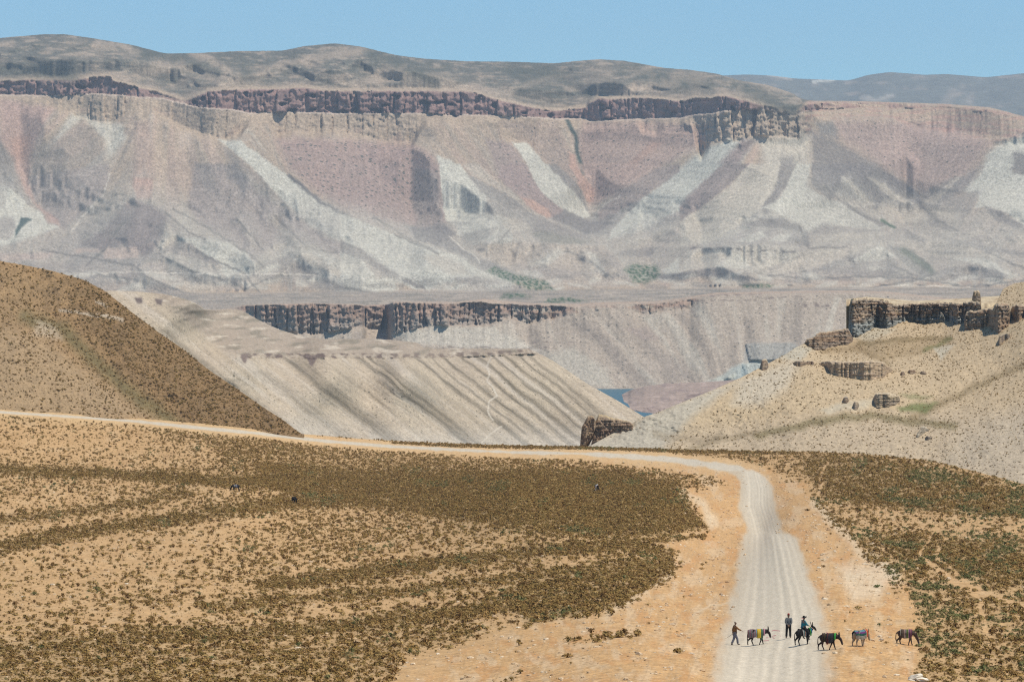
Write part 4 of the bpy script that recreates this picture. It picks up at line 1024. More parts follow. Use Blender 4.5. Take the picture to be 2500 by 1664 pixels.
# ================================================================== STRIPED GREY RIDGE
def grey_ridge():
    u = np.arange(200, 1668, 2.3)
    top = curve([(200, 716), (240, 712), (270, 709), (330, 711), (400, 717), (450, 729), (480, 741), (500, 755), (530, 757), (560, 754), (590, 757), (630, 780), (679, 803), (740, 822), (794, 828), (908, 826), (985, 832),
                 (1019, 836), (1034, 847), (1060, 850), (1290, 851), (1306, 857), (1350, 880), (1436, 938), (1504, 975), (1572, 1017), (1668, 1090)], u)
    top = smooth1(top, 3) + (.7 + 1.6 * sstep(1020, 1060, u) * (1 - sstep(1300, 1340, u))) * fbm(u / 16, u * 0, 4, 501)
    bot = np.maximum(curve([(200, 1100), (720, 1100), (1000, 1115), (1300, 1125), (1668, 1125)], u), top + 20)
    f = tps([(570, 862, 1560), (800, 866, 1620), (1000, 868, 1660), (1290, 856, 1740), (700, 1060, 1508), (1000, 1080, 1566), (1300, 1090, 1638), (1560, 1020, 1705), (1640, 1080, 1705), (270, 709, 1560), (400, 717, 1575),
             (480, 741, 1600), (400, 850, 1525), (300, 780, 1525), (560, 950, 1521), (530, 765, 1760), (630, 785, 1800), (740, 824, 1780), (900, 830, 1770), (1019, 838, 1775), (640, 845, 1640), (760, 845, 1690),
             (900, 850, 1700), (200, 900, 1480), (400, 1050, 1450), (1400, 950, 1722), (750, 900, 1591), (900, 960, 1598), (1050, 1000, 1614), (1200, 960, 1673), (1350, 1000, 1693), (800, 1000, 1560), (640, 960, 1536), (900, 900, 1624), (1200, 900, 1699), (1100, 1060, 1602)])
    def dfun(U, V):
        D = f(U, V)
        U0 = U - (V - 866) * 1.26 - 14 * fbm(U / 120, V / 120, 2, 505)
        low = sstep(862, 900, V + np.where(U < 560, (560 - U) * .8, 0))
        D = D + low * (.7 * ridged(U0 / 60, V / 900, 2, 511) + .55 * fbm(U0 / 16, V / 200, 3, 515) + .35 * fbm(U / 8, V / 8, 3, 517))
        D = D + (1 - low) * 5 * fbm(U / 40, V / 20, 3, 519)
        # little rock band along the bench
        band = (1 - sstep(5, 8, np.abs(V - curve([(540, 868), (700, 868), (900, 868), (1050, 868), (1300, 858)], U)))) * ((U > 575) & (U < 1310))
        D = D - band * (2.5 + 2 * ridged(U / 12, V / 40, 2, 523))
        return D
    def paint(U, V, D):
        pt = Paint(U, V, (.455, .36, .25), .5, warp=4, wl=30, seed=14)
        pt.mix(sstep(-.1, .4, fbm(U / 90, V / 60, 4, 529)) * .5, (.36, .285, .20))
        U0 = U - (V - 866) * 1.26 - 10 * fbm(U / 90, V / 90, 2, 505)
        low = sstep(855, 880, V + np.where(U < 560, (560 - U) * .8, 0))
        pt.mix((1 - low), (.37, .29, .21), .4)
        pt.mix((1 - low) * sstep(0, .4, fbm(U / 50 + V / 30, V / 14, 3, 531)), (.25, .205, .145), .3)
        pt.mix((1 - low) * sstep(.15, .4, fbm(U / 60, V / 12, 3, 533)), (.52, .43, .32), .15)
        pt.mix(low * sstep(0, .4, fbm(U0 / 40, V / 260, 3, 536)) * .5, (.52, .44, .345), .3)
        # dark scrub-filled rills
        for u0, w, k, v0, v1 in ((395, 20, .8, 790, 1120), (470, 14, .5, 800, 1120), (690, 13, .85, 872, 1080), (715, 10, .5, 880, 1100), (868, 9, .9, 868, 1100), (893, 6, .8, 868, 1100), (905, 20, .3, 868, 1100),
                              (1008, 7, .8, 868, 1100), (1040, 5, .6, 868, 1060), (1075, 8, .75, 868, 1100), (1122, 6, .8, 862, 1100), (1160, 9, .8, 862, 1100), (1196, 6, .8, 862, 1100),
                              (1228, 8, .75, 862, 1100), (1262, 6, .7, 862, 1100), (1288, 9, .6, 862, 1100), (780, 6, .25, 890, 1100), (590, 18, .45, 900, 1100), (960, 12, .3, 890, 1100)):
            vm = sstep(v0 - 6, v0 + 12, V) * (1 - sstep(v1 - 10, v1 + 10, V))
            wd = w * (.75 + .9 * sstep(860, 1060, V))
            m = np.exp(-((U0 - u0 + 5 * fbm(U / 30, V / 24, 2, 543)) / wd) ** 2) * vm * min(1, k * 1.05)
            pt.mix(np.clip(m * (1 + .5 * fbm(U0 / 5, V / 60, 2, 541)), 0, 1), (.15, .12, .08), .55)
        pt.mix((1 - sstep(1050, 1095, V)) * 0 + sstep(1020, 1090, V) * .35 * (U > 900), (.50, .455, .385), .25)
        pt.mix(sstep(500, 700, U) * (1 - sstep(700, 1000, U)) * low * sstep(990, 1060, V) * .4, (.50, .455, .385), .3)
        rl = fbm(U0 / 7 + .6 * fbm(U / 40, V / 40, 2, 549), V / 240, 3, 548)
        pt.mix(low * sstep(.05, .5, rl) * .35, (.27, .22, .16), .5)
        pt.mix(low * sstep(.05, .5, -rl) * .3, (.52, .43, .325), .3)
        # left shoulder rocks and goat track
        band = (1 - sstep(4.5, 7, np.abs(V + 2.5 * fbm(U / 14, V * 0, 2, 545) - curve([(540, 868), (700, 868), (900, 868), (1050, 868), (1300, 858)], U)))) * ((U > 575) & (U < 1312))
        brk = sstep(-.15, .2, fbm(U / 18, V / 9, 4, 547))
        pt.mix(band * brk * np.where(U < 960, 1, .75), (.155, .11, .085), 0)
        for cx, cy, w, h in ((762, 874, 17, 18), (597, 872, 10, 13)):
            pt.poly([(cx - w, cy - 8), (cx + w, cy - 8), (cx + 3, cy + h), (cx - 3, cy + h)], (.20, .145, .115), 2, 0)
        for cx, cy in ((338, 732), (386, 735)):
            pt.poly([(cx - 9, cy - 6), (cx + 9, cy - 7), (cx + 8, cy + 9), (cx - 5, cy + 8)], (.16, .12, .10), 3, 0)
        pt.stroke([(1200, 868), (1187, 893), (1196, 915), (1190, 930), (1205, 950), (1213, 966), (1194, 980), (1190, 1000), (1203, 1025)], 1.6, (.56, .48, .37), 1.3, 0, .8)
        pt.stroke([(1225, 1040), (1195, 1060), (1175, 1080)], 1.5, (.56, .48, .37), 1.3, 0, .7)
        pt.mul(.97 * (1 + .15 * fbm(U / 6, V / 6, 3, 551)))
        return pt
    return sheet("striped_ridge", u, top, bot, 150, dfun, paint, terrain_mat("ridge_gravel", 3.0, 1.7, (.17, .14, .095), speck_size=.33, grain_amt=.16, bump=.45, fine=.7, fine_amt=.22), before=((10, -2), (60, -30), (160, -70)))
GREY = grey_ridge()

# ================================================================== BROWN SCRUB HILL
def brown_hill():
    u = np.arange(-270, 745, 2.4)
    top = curve([(-270, 625), (-100, 630), (0, 637), (64, 648), (127, 661), (202, 682), (255, 709), (318, 759), (382, 807), (451, 855), (509, 902), (573, 945), (637, 990), (690, 1024), (732, 1056), (745, 1062)], u)
    top = smooth1(top, 5) + 1.0 * fbm(u / 10, u * 0, 3, 601)
    bot = np.maximum(curve([(-270, 992), (0, 1004), (329, 1026), (477, 1040), (637, 1056), (745, 1066)], u), top + 4)
    f = tps([(-270, 625, 940), (0, 637, 938), (127, 661, 940), (255, 709, 938), (382, 807, 922), (509, 902, 908), (637, 990, 893), (740, 1060, 882), (-270, 992, 838), (0, 1004, 846), (329, 1026, 868), (560, 1049, 880),
             (0, 800, 902), (150, 790, 912), (200, 900, 890), (350, 900, 898), (0, 900, 868), (-200, 800, 900), (100, 720, 930)])
    def dfun(U, V):
        D = f(U, V)
        g, _, t = seg_dist(U + 8 * fbm(U / 40, V / 40, 2, 605), V, [(100, 770), (190, 850), (270, 925), (350, 985), (430, 1032)])
        D = D + 7 * np.exp(-(g / 55) ** 2)
        g2, _, _ = seg_dist(U, V, [(20, 790), (120, 860), (220, 950), (290, 1015)])
        D = D - 5 * np.exp(-(g2 / 70) ** 2)
        fade = 1 - sstep(bot - 20, bot, V)
        return D + fade * (2.2 * fbm(U / 60, V / 60, 4, 607) + .5 * fbm(U / 8, V / 6, 3, 609))
    def paint(U, V, D):
        pt = Paint(U, V, (.40, .245, .115), .0, warp=8, wl=40, seed=21)
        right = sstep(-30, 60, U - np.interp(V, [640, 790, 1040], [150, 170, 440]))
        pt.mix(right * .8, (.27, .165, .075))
        pt.mix(sstep(-.05, .3, fbm(U / 40, V / 26, 4, 611)) * .6, (.26, .165, .08))
        pt.poly([(-270, 640), (0, 650), (150, 690), (170, 730), (60, 800), (-270, 810)], (.36, .235, .12), 25, k=.6)
        pt.poly([(20, 800), (110, 830), (230, 920), (380, 1020), (200, 1020), (-270, 1010), (-270, 850)], (.44, .305, .17), 26, k=.7)
        pt.stroke([(60, 775), (150, 800), (230, 880), (330, 965), (430, 1035)], 14, (.17, .14, .06), 18, k=.75)
        pt.stroke([(150, 757), (230, 768), (270, 772)], 3, (.62, .50, .36), 3, k=.8)
        pt.stroke([(240, 738), (262, 745)], 4, (.62, .50, .36), 3, k=.8)
        pt.stroke([(255, 772), (300, 782)], 4, (.62, .50, .36), 3, k=.7)
        pt.poly([(90, 780), (140, 800), (150, 830), (80, 820)], (.60, .47, .32), 10, k=.6)
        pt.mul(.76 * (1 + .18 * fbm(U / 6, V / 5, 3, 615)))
        return pt
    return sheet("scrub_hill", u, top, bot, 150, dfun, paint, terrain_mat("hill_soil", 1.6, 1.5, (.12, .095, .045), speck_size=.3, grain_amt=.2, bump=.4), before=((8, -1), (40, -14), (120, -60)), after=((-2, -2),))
BROWN = brown_hill()

# ================================================================== PALE HILLSIDE WITH THE MESA
def pale_hill():
    u = np.arange(1385, 2761, 2.4)
    top = curve([(1385, 1102), (1440, 1088), (1500, 1055), (1572, 1017), (1606, 1006), (1674, 978), (1741, 951), (1809, 921), (1850, 900), (1894, 877), (1915, 866), (1945, 846), (1964, 838), (2000, 830), (2070, 818), (2085, 812),
                 (2114, 800), (2141, 788), (2168, 790), (2203, 776), (2250, 779), (2315, 774), (2350, 775), (2400, 760), (2430, 745), (2449, 704), (2476, 692), (2500, 688), (2600, 672), (2761, 655)], u)
    top = smooth1(top, 2) + .7 * fbm(u / 9, u * 0, 3, 701)
    bot = np.maximum(curve([(1385, 1125), (1900, 1140), (2100, 1150), (2350, 1195), (2500, 1235), (2761, 1290)], u), top + 10)
    f = tps([(1400, 1115, 905), (1600, 1130, 902), (1800, 1140, 898), (2100, 1150, 885), (2300, 1190, 870), (2500, 1235, 850), (2761, 1290, 830), (1440, 1088, 915), (1572, 1017, 930), (1674, 978, 940), (1741, 951, 950), (1809, 921, 962),
             (1894, 877, 985), (1964, 838, 1010), (2070, 822, 1050), (2141, 795, 1072), (2250, 782, 1085), (2350, 785, 1065), (2436, 800, 1035), (2500, 770, 1035), (2476, 692, 1110), (2600, 680, 1090), (2761, 655, 1080),
             (2100, 935, 965), (2000, 945, 955), (2250, 960, 960), (2140, 870, 1005), (2000, 880, 992), (2050, 1050, 915), (1800, 1040, 925), (2300, 1060, 912), (2450, 1100, 890), (2450, 900, 980), (2761, 900, 960), (2300, 860, 1020)])
    def dfun(U, V):
        D = f(U, V)
        g, _, _ = seg_dist(U + 8 * fbm(U / 40, V / 40, 2, 705), V, [(1500, 1075), (1700, 1065), (1850, 1045), (2000, 1020), (2200, 1015), (2330, 975), (2430, 925), (2520, 880)])
        D = D + 5 * np.exp(-(g / 45) ** 2)
        g2, _, _ = seg_dist(U, V, [(2010, 850), (2090, 850), (2160, 880), (2300, 830)])
        D = D + 5 * np.exp(-(g2 / 30) ** 2)
        return D + 2.4 * fbm(U / 70, V / 50, 4, 707) + .55 * fbm(U / 9, V / 7, 3, 709)
    def paint(U, V, D):
        pt = Paint(U, V, (.52, .41, .265), .0, warp=8, wl=40, seed=31)
        pt.mix(sstep(1020, 1090, V + .06 * (U - 1500)) * (U > 1300) * .5, (.49, .41, .305))
        pt.poly([(1385, 1110), (1440, 1080), (1600, 1005), (1750, 945), (1790, 940), (1700, 1010), (1640, 1070), (1600, 1120), (1385, 1125)], (.47, .435, .355), 16, k=.9)
        pt.poly([(1800, 930), (1900, 890), (1960, 870), (1920, 950), (1850, 990), (1790, 990)], (.53, .475, .375), 18, k=.8)
        pt.poly([(1900, 875), (1945, 840), (1990, 850), (1950, 880)], (.47, .45, .37), 8, k=.7)
        pt.poly([(2080, 822), (2140, 795), (2190, 800), (2120, 840)], (.50, .47, .37), 7, k=.6)
        pt.poly([(2000, 1000), (2060, 980), (2150, 970), (2130, 990), (2020, 1010)], (.55, .50, .385), 8, k=.7)
        pt.poly([(2050, 838), (2200, 822), (2330, 830), (2300, 850), (2180, 880), (2120, 868)], (.36, .27, .155), 8, k=.75)
        pt.stroke([(2100, 840), (2180, 830), (2320, 825)], 5, (.24, .18, .09), 4, k=.7)
        pt.stroke([(2010, 856), (2090, 850), (2140, 870), (2170, 890)], 6, (.30, .22, .12), 7, k=.7)
        pt.stroke([(2255, 855), (2290, 845), (2320, 825)], 5, (.16, .17, .06), 5, k=.7)
        pt.stroke([(1850, 1062), (1950, 1040), (2020, 1025), (2120, 1015), (2240, 1030), (2330, 1040)], 8, (.21, .175, .085), 9, k=.8)
        pt.stroke([(2230, 1020), (2330, 970), (2420, 925), (2520, 880)], 7, (.27, .205, .11), 9, k=.7)
        pt.stroke([(1650, 1110), (1760, 1070), (1850, 1055)], 5, (.27, .215, .13), 8, k=.6)
        pt.stroke([(1600, 1060), (1700, 1075), (1760, 1068)], 8, (.27, .215, .14), 8, k=.5)
        pt.poly([(2190, 995), (2250, 980), (2290, 985), (2260, 1005), (2200, 1005)], (.15, .18, .06), 7, k=.85)
        pt.poly([(2195, 960), (2240, 962), (2280, 970), (2230, 975)], (.18, .20, .08), 6, k=.6)
        pt.poly([(2350, 1060), (2500, 1000), (2761, 950), (2761, 1290), (2500, 1200), (2300, 1130)], (.46, .395, .30), 40, k=.7)
        pt.poly([(2280, 850), (2330, 840), (2300, 880)], (.54, .52, .43), 5, k=.6)
        pt.mul(.82 * (1 + .16 * fbm(U / 6, V / 5, 3, 715)))
        pt.c *= np.array((1.04, .98, .91))
        return pt
    return sheet("pale_hillside", u, top, bot, 185, dfun, paint, terrain_mat("hillside_soil", 1.5, 1.25, (.17, .13, .08), speck_size=.3, grain_amt=.18, bump=.4), before=((6, -1), (60, -18), (200, -60)))
PALE = pale_hill()
# ================================================================== ROCK WALLS AND OUTCROPS NEAR THE MESA
def rock_mat(name, lo, hi, grain=1.2):
    m, nt, b = bsdf_mat(name, rough=.92)
    L = nt.links
    at = nd(nt, "ShaderNodeVertexColor", layer_name="Col")
    geo = nd(nt, "ShaderNodeNewGeometry")
    mp = nd(nt, "ShaderNodeVectorMath", operation='MULTIPLY')
    mp.inputs[1].default_value = (1, 1, 3.5)
    L.new(geo.outputs['Position'], mp.inputs[0])
    n1 = nd(nt, "ShaderNodeTexNoise", Scale=1.0 / grain, Detail=6.0, Roughness=.65)
    L.new(mp.outputs[0], n1.inputs['Vector'])
    r1 = nd(nt, "ShaderNodeMapRange")
    for k, v in (('From Min', .3), ('From Max', .7), ('To Min', lo), ('To Max', hi)):
        r1.inputs[k].default_value = v
    L.new(n1.outputs['Fac'], r1.inputs['Value'])
    mul = nd(nt, "ShaderNodeVectorMath", operation='SCALE')
    L.new(at.outputs['Color'], mul.inputs[0])
    L.new(r1.outputs['Result'], mul.inputs['Scale'])
    L.new(mul.outputs[0], b.inputs['Base Color'])
    bp = nd(nt, "ShaderNodeBump", Strength=.7, Distance=grain * .3)
    L.new(n1.outputs['Fac'], bp.inputs['Height'])
    L.new(bp.outputs['Normal'], b.inputs['Normal'])
    return m
ROCK = rock_mat("brown_rock", .62, 1.4)

def hill_depth(u, v):
    """distance of the pale hillside at photo pixels (nan off the sheet)"""
    U, V, D = PALE[1]
    j = np.clip(((u - U[0, 0]) / (U[0, 1] - U[0, 0])).round().astype(int), 0, U.shape[1] - 1)
    r = (v - V[0, j]) / (V[-1, j] - V[0, j]) * (V.shape[0] - 1)
    ok = (r >= -3) & (r <= V.shape[0] - 1) & (u >= U[0, 0])
    return np.where(ok, D[np.clip(r.round().astype(int), 0, V.shape[0] - 1), j], np.nan)

def rock_wall(name, top, foot, D0, thick, seed, aspect=1.3, col_hi=(.27, .175, .105), col_lo=(.25, .19, .135), relief=2.2, big=14.0, small=5.0, du=1.3, nr=46, cap=(.50, .39, .245), lean=.12, grey_foot=0.0, brow=4.0, ledge=1.0):
    """free-standing rock mass: front wall, top surface and back, closed round the ends.
    top / foot: pixel curves; D0: distance (number or curve over u)"""
    u0, u1 = top[0][0], top[-1][0]
    u = np.arange(u0, u1 + .01, du)
    nc = len(u)
    t = curve(top, u) + 2.2 * fbm(u / 9, u * 0, 4, seed) + 1.2 * (cells(u / small, u * 0 + seed, seed)[0] - .5)
    f = np.maximum(curve(foot, u) + 3.0 * fbm(u / 9, u * 0, 4, seed + 1), t + 1)
    # ends run out into the slope instead of standing as posts
    er = min(7.0, (u1 - u0) * .3)
    ee = np.clip(np.minimum(u - u0, u1 - u) / er, 0, 1)
    t = f + (t - f) * np.sqrt(np.clip(1 - (1 - ee) ** 2, 0.02, 1))
    Dc = curve(D0, u) if isinstance(D0, list) else np.full(nc, float(D0))
    if not name.startswith("rock_pinnacle"):
        hd = hill_depth(u, f)
        Dc = smooth1(np.where(np.isnan(hd), Dc, np.fmin(hd, Dc + 60)), 3) - .4
    s = np.linspace(0, 1, nr)[:, None]
    V = t + (f - t) * s
    U = np.repeat(u[None], nr, 0)
    H = (f - t) / F_PX * Dc                       # wall height in metres
    D = Dc + (lean + .18) * H * (1 - s) + relief * buttress(U, V, seed + 3, big, small, aspect) * np.minimum(1, np.maximum(H / 5, .25))
    D = D + relief * .55 * fbm(U / 11 + .5 * fbm(U / 5, V / 5, 2, seed + 8), V / 8, 4, seed + 7) * np.minimum(1, np.maximum(H / 4, .3))
    D = D + ledge * relief * .16 * noise(U / 60, V / 3.2, seed + 9)
    D = D + brow * (1 - sstep(0, .12, s)) ** 2      # rounded brow
    endr = np.minimum(1, np.minimum(u - u0, u1 - u) / 5.0)
    D = D + (1 - np.sqrt(np.clip(1 - (1 - endr) ** 2, 0, 1))) * thick * .7
    front = world_of(U, V, D)
    nb = 9
    rows = []
    tp = front[0]
    for k in range(1, nb + 1):
        q = k / nb
        r = tp.copy()
        dy = thick * q + (Dc + thick - D[0]) * q * 0
        r[:, 1] += dy
        r[:, 0] *= 1 + dy / tp[:, 1]
        r[:, 2] += -.25 * dy * q + .3 * fbm(r[:, 0] / 4, r[:, 1] / 4, 2, seed + 11) - (k == nb) * np.maximum(H, 4) * 1.0
        rows.append(r)
    P = np.concatenate([np.stack(rows[::-1]), front, front[-1:] + np.array([0, 2.0, -.6])])
    # colours
    band = sstep(-.4, .5, noise(U / 90, V / 6, seed + 21) + .5 * noise(U / 30, V / 2.5, seed + 22))
    c = np.array(col_lo) + (np.array(col_hi) - np.array(col_lo)) * band[..., None]
    bv, be = cells(U / small * .8, V / (small * 1.3), seed + 24)
    dk = sstep(.0, .45, fbm(U / 7, V / 12, 3, seed + 25))
    c = c * (.92 + .3 * bv - .3 * dk)[..., None]
    lit_gold = sstep(.12, .45, fbm(U / 14, V / 9, 3, seed + 27))  # golden sunlit patches painted into the rock colour
    c = c + (np.array((.43, .31, .18)) - c) * (lit_gold * .55)[..., None]
    if grey_foot:
        gf = sstep(.5, .8, s + .12 * fbm(U / 10, V / 10, 2, seed + 26)) * grey_foot
        c = c + (np.array((.25, .265, .24)) - c) * gf[..., None]
    tc = 1 - sstep(.0, .07, s + .05 * fbm(U / 7, V / 7, 2, seed + 28))
    c = c + (np.array(cap) - c) * (tc * np.ones_like(V))[..., None]
    c = c * (1 + .25 * fbm(U / 5, V / 4, 3, seed + 30))[..., None]
    C = np.concatenate([np.clip(c, .02, .8), np.zeros(V.shape + (1,))], -1)
    capc = np.empty((nb, nc, 4))
    capc[..., :3] = np.array(cap) * (1 + .25 * fbm(np.repeat(u[None], nb, 0) / 8, np.arange(nb)[:, None] * 1.7, 3, seed + 33))[..., None]
    capc[..., 3] = 0
    C = np.concatenate([capc, C, C[-1:]])
    o = new_obj(name, np_mesh(name, P, grid_quads(*P.shape[:2]), C))
    o.data.materials.append(ROCK)
    return o

def R8(*pts): return [(1900 + x / 3.733, 680 + y / 3.733) for x, y in pts]
o = rock_wall("mesa_cliff", R8((640, 188), (700, 182), (800, 172), (900, 185), (1000, 200), (1060, 232), (1240, 222), (1500, 212), (1650, 225), (1760, 205), (1860, 215)),
              R8((640, 480), (665, 535), (700, 540), (800, 485), (900, 435), (1000, 450), (1130, 395), (1180, 392), (1300, 410), (1400, 395), (1550, 390), (1630, 420), (1690, 405), (1860, 420)),
              [(2070, 1062), (2085, 1058), (2140, 1072), (2180, 1066), (2250, 1090), (2340, 1088), (2400, 1080)], 34, 800, relief=3.2, big=17, small=6, grey_foot=.85, nr=70, brow=3)
tag(o, "long dark brown mesa cliff with a sheer prow and grey foot", "cliff")
# flat sandy top of the mesa, seen edge-on
def mesa_top():
    u = np.arange(2066, 2470, 3.0)
    top = smooth1(curve(R8((620, 187), (640, 184), (800, 165), (1000, 182), (1240, 203), (1500, 190), (1750, 176), (1900, 163), (2130, 150)), u), 2)
    bot = np.maximum(smooth1(curve(R8((620, 200), (700, 195), (800, 200), (900, 222), (1050, 262), (1250, 245), (1500, 238), (1650, 256), (1760, 230), (2130, 230)), u), 2), top + 3)
    def dfun(U, V):
        t = (bot - V) / (bot - top)
        return curve([(2070, 1066), (2140, 1076), (2250, 1094), (2340, 1092), (2470, 1092)], U) + 2 + 34 * t + 1.2 * fbm(U / 8, V / 3, 3, 741)
    def paint(U, V, D):
        pt = Paint(U, V, (.52, .41, .26), .3, warp=2, seed=33)
        pt.mix(sstep(.0, .3, fbm(U / 24, V / 2.6, 3, 744)) * .7, (.30, .21, .125), .1)
        return pt
    sheet("mesa_top", u, top, bot, 16, dfun, paint, terrain_mat("mesa_soil", 1.5, 1.2, (.17, .13, .08), speck_size=.3, grain_amt=.2), before=((20, -2), (40, -25)), after=((-1.5, -1.5),))
mesa_top()
ROCKS = [
    ("stone_tower", R8((1762, 118), (1790, 108), (1840, 112), (1852, 170)), R8((1755, 275), (1790, 272), (1852, 240)), 1078, 7, dict(relief=1.0, big=8, small=4, col_hi=(.33, .235, .14), nr=30),
     "square stone tower of rock standing on the mesa rim", "rock"),
    ("rock_bastion", R8((1692, 312), (1750, 288), (1800, 300), (1880, 270), (1960, 270), (1978, 228), (2040, 218), (2105, 220), (2118, 300)),
     R8((1700, 466), (1790, 462), (1880, 442), (1925, 436), (1960, 470), (2000, 500), (2070, 440), (2118, 415)), 1032, 16, dict(relief=2.0, big=15, small=6, nr=44),
     "broad dark rock bastion with a rounded buttress below the stone tower", "rock"),
    ("cliff_wall", R8((2112, 262), (2170, 235), (2240, 245), (2330, 270), (2500, 300)), R8((2112, 330), (2150, 380), (2190, 392), (2240, 345), (2330, 390), (2500, 420)), 1040, 14, dict(relief=1.8, big=12, small=5, nr=36),
     "dark notched rock face running on beyond the rounded buttress", "rock"),
    ("rock_outcrop", R8((235, 582), (262, 552), (300, 545), (338, 520), (345, 500), (400, 488), (480, 480), (520, 470), (600, 458), (640, 456), (660, 500), (690, 545)),
     R8((235, 592), (300, 625), (345, 655), (420, 645), (470, 625), (560, 605), (640, 600), (690, 560)), [(1960, 1004), (2000, 1006), (2080, 1022)], 12, dict(relief=1.5, big=9, small=4, cap=(.40, .29, .17), nr=40, ledge=1.6, aspect=.7),
     "tilted brown rock outcrop stepping down the hillside in front of the mesa prow", "rock"),
    ("rock_ledge", R8((365, 770), (420, 752), (560, 752), (700, 750), (850, 748), (960, 755), (985, 790), (1052, 830)), R8((365, 776), (440, 810), (480, 870), (560, 892), (700, 912), (830, 925), (900, 912), (960, 900), (1000, 860), (1052, 840)),
     [(1995, 962), (2100, 958), (2190, 972)], 8, dict(relief=.55, big=22, small=7, col_hi=(.44, .32, .20), col_lo=(.36, .26, .17), nr=40, ledge=2.4, aspect=.45),
     "long layered sandstone ledge set into the pale hillside", "rock"),
    ("boulder", R8((130, 765), (160, 748), (220, 752), (330, 750)), R8((130, 770), (170, 798), (215, 800), (260, 778), (330, 782)), 968, 5, dict(relief=.6, big=8, small=4, nr=16),
     "low row of dark rock knobs just left of the long sandstone ledge", "rock"),
    ("boulder", R8((1108, 862), (1125, 842), (1145, 844), (1160, 874)), R8((1108, 868), (1125, 886), (1150, 884), (1160, 878)), 968, 3, dict(relief=.4, big=5, small=3, nr=14),
     "small dark rock tooth right of the long sandstone ledge", "rock"),
    ("boulder", R8((1176, 842), (1200, 826), (1240, 828), (1262, 850)), R8((1176, 848), (1195, 864), (1225, 872), (1262, 856)), 970, 3, dict(relief=.5, big=6, small=3, nr=14),
     "dark rounded rock knob beside the small rock tooth", "rock"),
    ("boulder", R8((1284, 856), (1310, 844), (1340, 848), (1358, 862)), R8((1284, 860), (1300, 868), (1335, 868), (1358, 866)), 972, 3, dict(relief=.4, big=6, small=3, nr=10),
     "flat brown rock knob farthest from the sandstone ledge", "rock"),
    ("rock_slab", R8((862, 1062), (900, 1042), (980, 1038), (1060, 1056), (1110, 1072), (1116, 1090)), R8((862, 1110), (895, 1178), (960, 1172), (1020, 1170), (1040, 1160), (1116, 1128)), 948, 5, dict(relief=1.0, big=12, small=5, col_hi=(.42, .32, .2), nr=36, ledge=3.0, aspect=.5, cap=(.55, .44, .29)),
     "split layered rock slab with a dark hollow on the hillside", "rock"),
    ("boulder", R8((582, 1096), (600, 1078), (630, 1080), (648, 1096)), R8((582, 1110), (600, 1132), (625, 1138), (648, 1110)), 944, 4, dict(relief=.5, big=7, small=3, nr=16, cap=(.50, .43, .32)),
     "dark squat boulder on the hillside left of the split rock slab", "boulder"),
    ("boulder", R8((680, 1130), (695, 1116), (725, 1118), (740, 1140)), R8((680, 1190), (700, 1196), (725, 1185), (740, 1165)), 940, 4, dict(relief=.5, big=7, small=3, nr=18, col_hi=(.36, .27, .18)),
     "tall layered boulder between the squat boulder and the split rock slab", "boulder"),
    ("boulder", R8((1996, 560), (2010, 525), (2060, 500), (2100, 495), (2122, 515)), R8((1996, 610), (2020, 608), (2060, 570), (2100, 540), (2122, 525)), 1010, 4, dict(relief=.7, big=9, small=4, nr=20, col_hi=(.24, .19, .14)),
     "leaning grey boulder on the slope below the rounded buttress", "boulder"),
    ("boulder", R8((1252, 1420), (1280, 1390), (1300, 1345), (1330, 1345), (1380, 1372)), R8((1252, 1452), (1280, 1445), (1310, 1420), (1345, 1390), (1380, 1382)), 918, 4, dict(relief=.6, big=9, small=4, nr=20, col_hi=(.38, .31, .22), col_lo=(.3, .25, .18), cap=(.52, .44, .31)),
     "wedge-shaped pale boulder lying low on the hillside above the scrub crest", "boulder"),
    ("boulder", R8((1335, 1440), (1360, 1430), (1385, 1436), (1412, 1440)), R8((1335, 1455), (1360, 1470), (1385, 1462), (1412, 1446)), 916, 3, dict(relief=.5, big=9, small=4, nr=10, col_hi=(.2, .16, .12)),
     "flat dark boulder just below the wedge-shaped pale boulder", "boulder"),
    ("boulder", [(1855, 888), (1860, 878), (1870, 877), (1877, 884)], [(1855, 898), (1862, 903), (1872, 901), (1877, 896)], 972, 3, dict(relief=.4, big=6, small=3, nr=14, col_hi=(.25, .16, .10)),
     "reddish cube-shaped boulder perched on the hillside skyline above the lake", "boulder"),
    # the leaning rock pair by the gorge mouth
    ("rock_pinnacle", [(1416, 1070), (1420, 1042), (1427, 1030), (1434, 1016), (1444, 1013), (1454, 1018), (1455, 1028)], [(1416, 1092), (1420, 1090), (1428, 1084), (1436, 1076), (1446, 1062), (1452, 1045), (1455, 1034)], 922, 6,
     dict(relief=.8, big=8, small=4, nr=40, col_hi=(.22, .135, .08), col_lo=(.25, .17, .10), cap=(.38, .28, .16), lean=.3), "tall dark pinnacle of a split rock pair at the gorge mouth", "rock"),
    ("rock_pinnacle", [(1441, 1088), (1448, 1066), (1454, 1030), (1462, 1011), (1472, 1012), (1490, 1018), (1510, 1022), (1535, 1028), (1548, 1034)], [(1441, 1092), (1450, 1098), (1470, 1098), (1490, 1090), (1510, 1075), (1535, 1060), (1548, 1050)], 926, 8,
     dict(relief=1.0, big=12, small=5, nr=44, col_hi=(.26, .165, .105), col_lo=(.24, .17, .11), cap=(.47, .35, .19), ledge=2.2), "broad ledged half of a split rock pair at the gorge mouth", "rock"),
]
for i, (nm, tp_, ft_, d_, th_, kw, lab, cat) in enumerate(ROCKS):
    tag(rock_wall(nm, tp_, ft_, d_, th_, 820 + 37 * i, **kw), lab, cat)

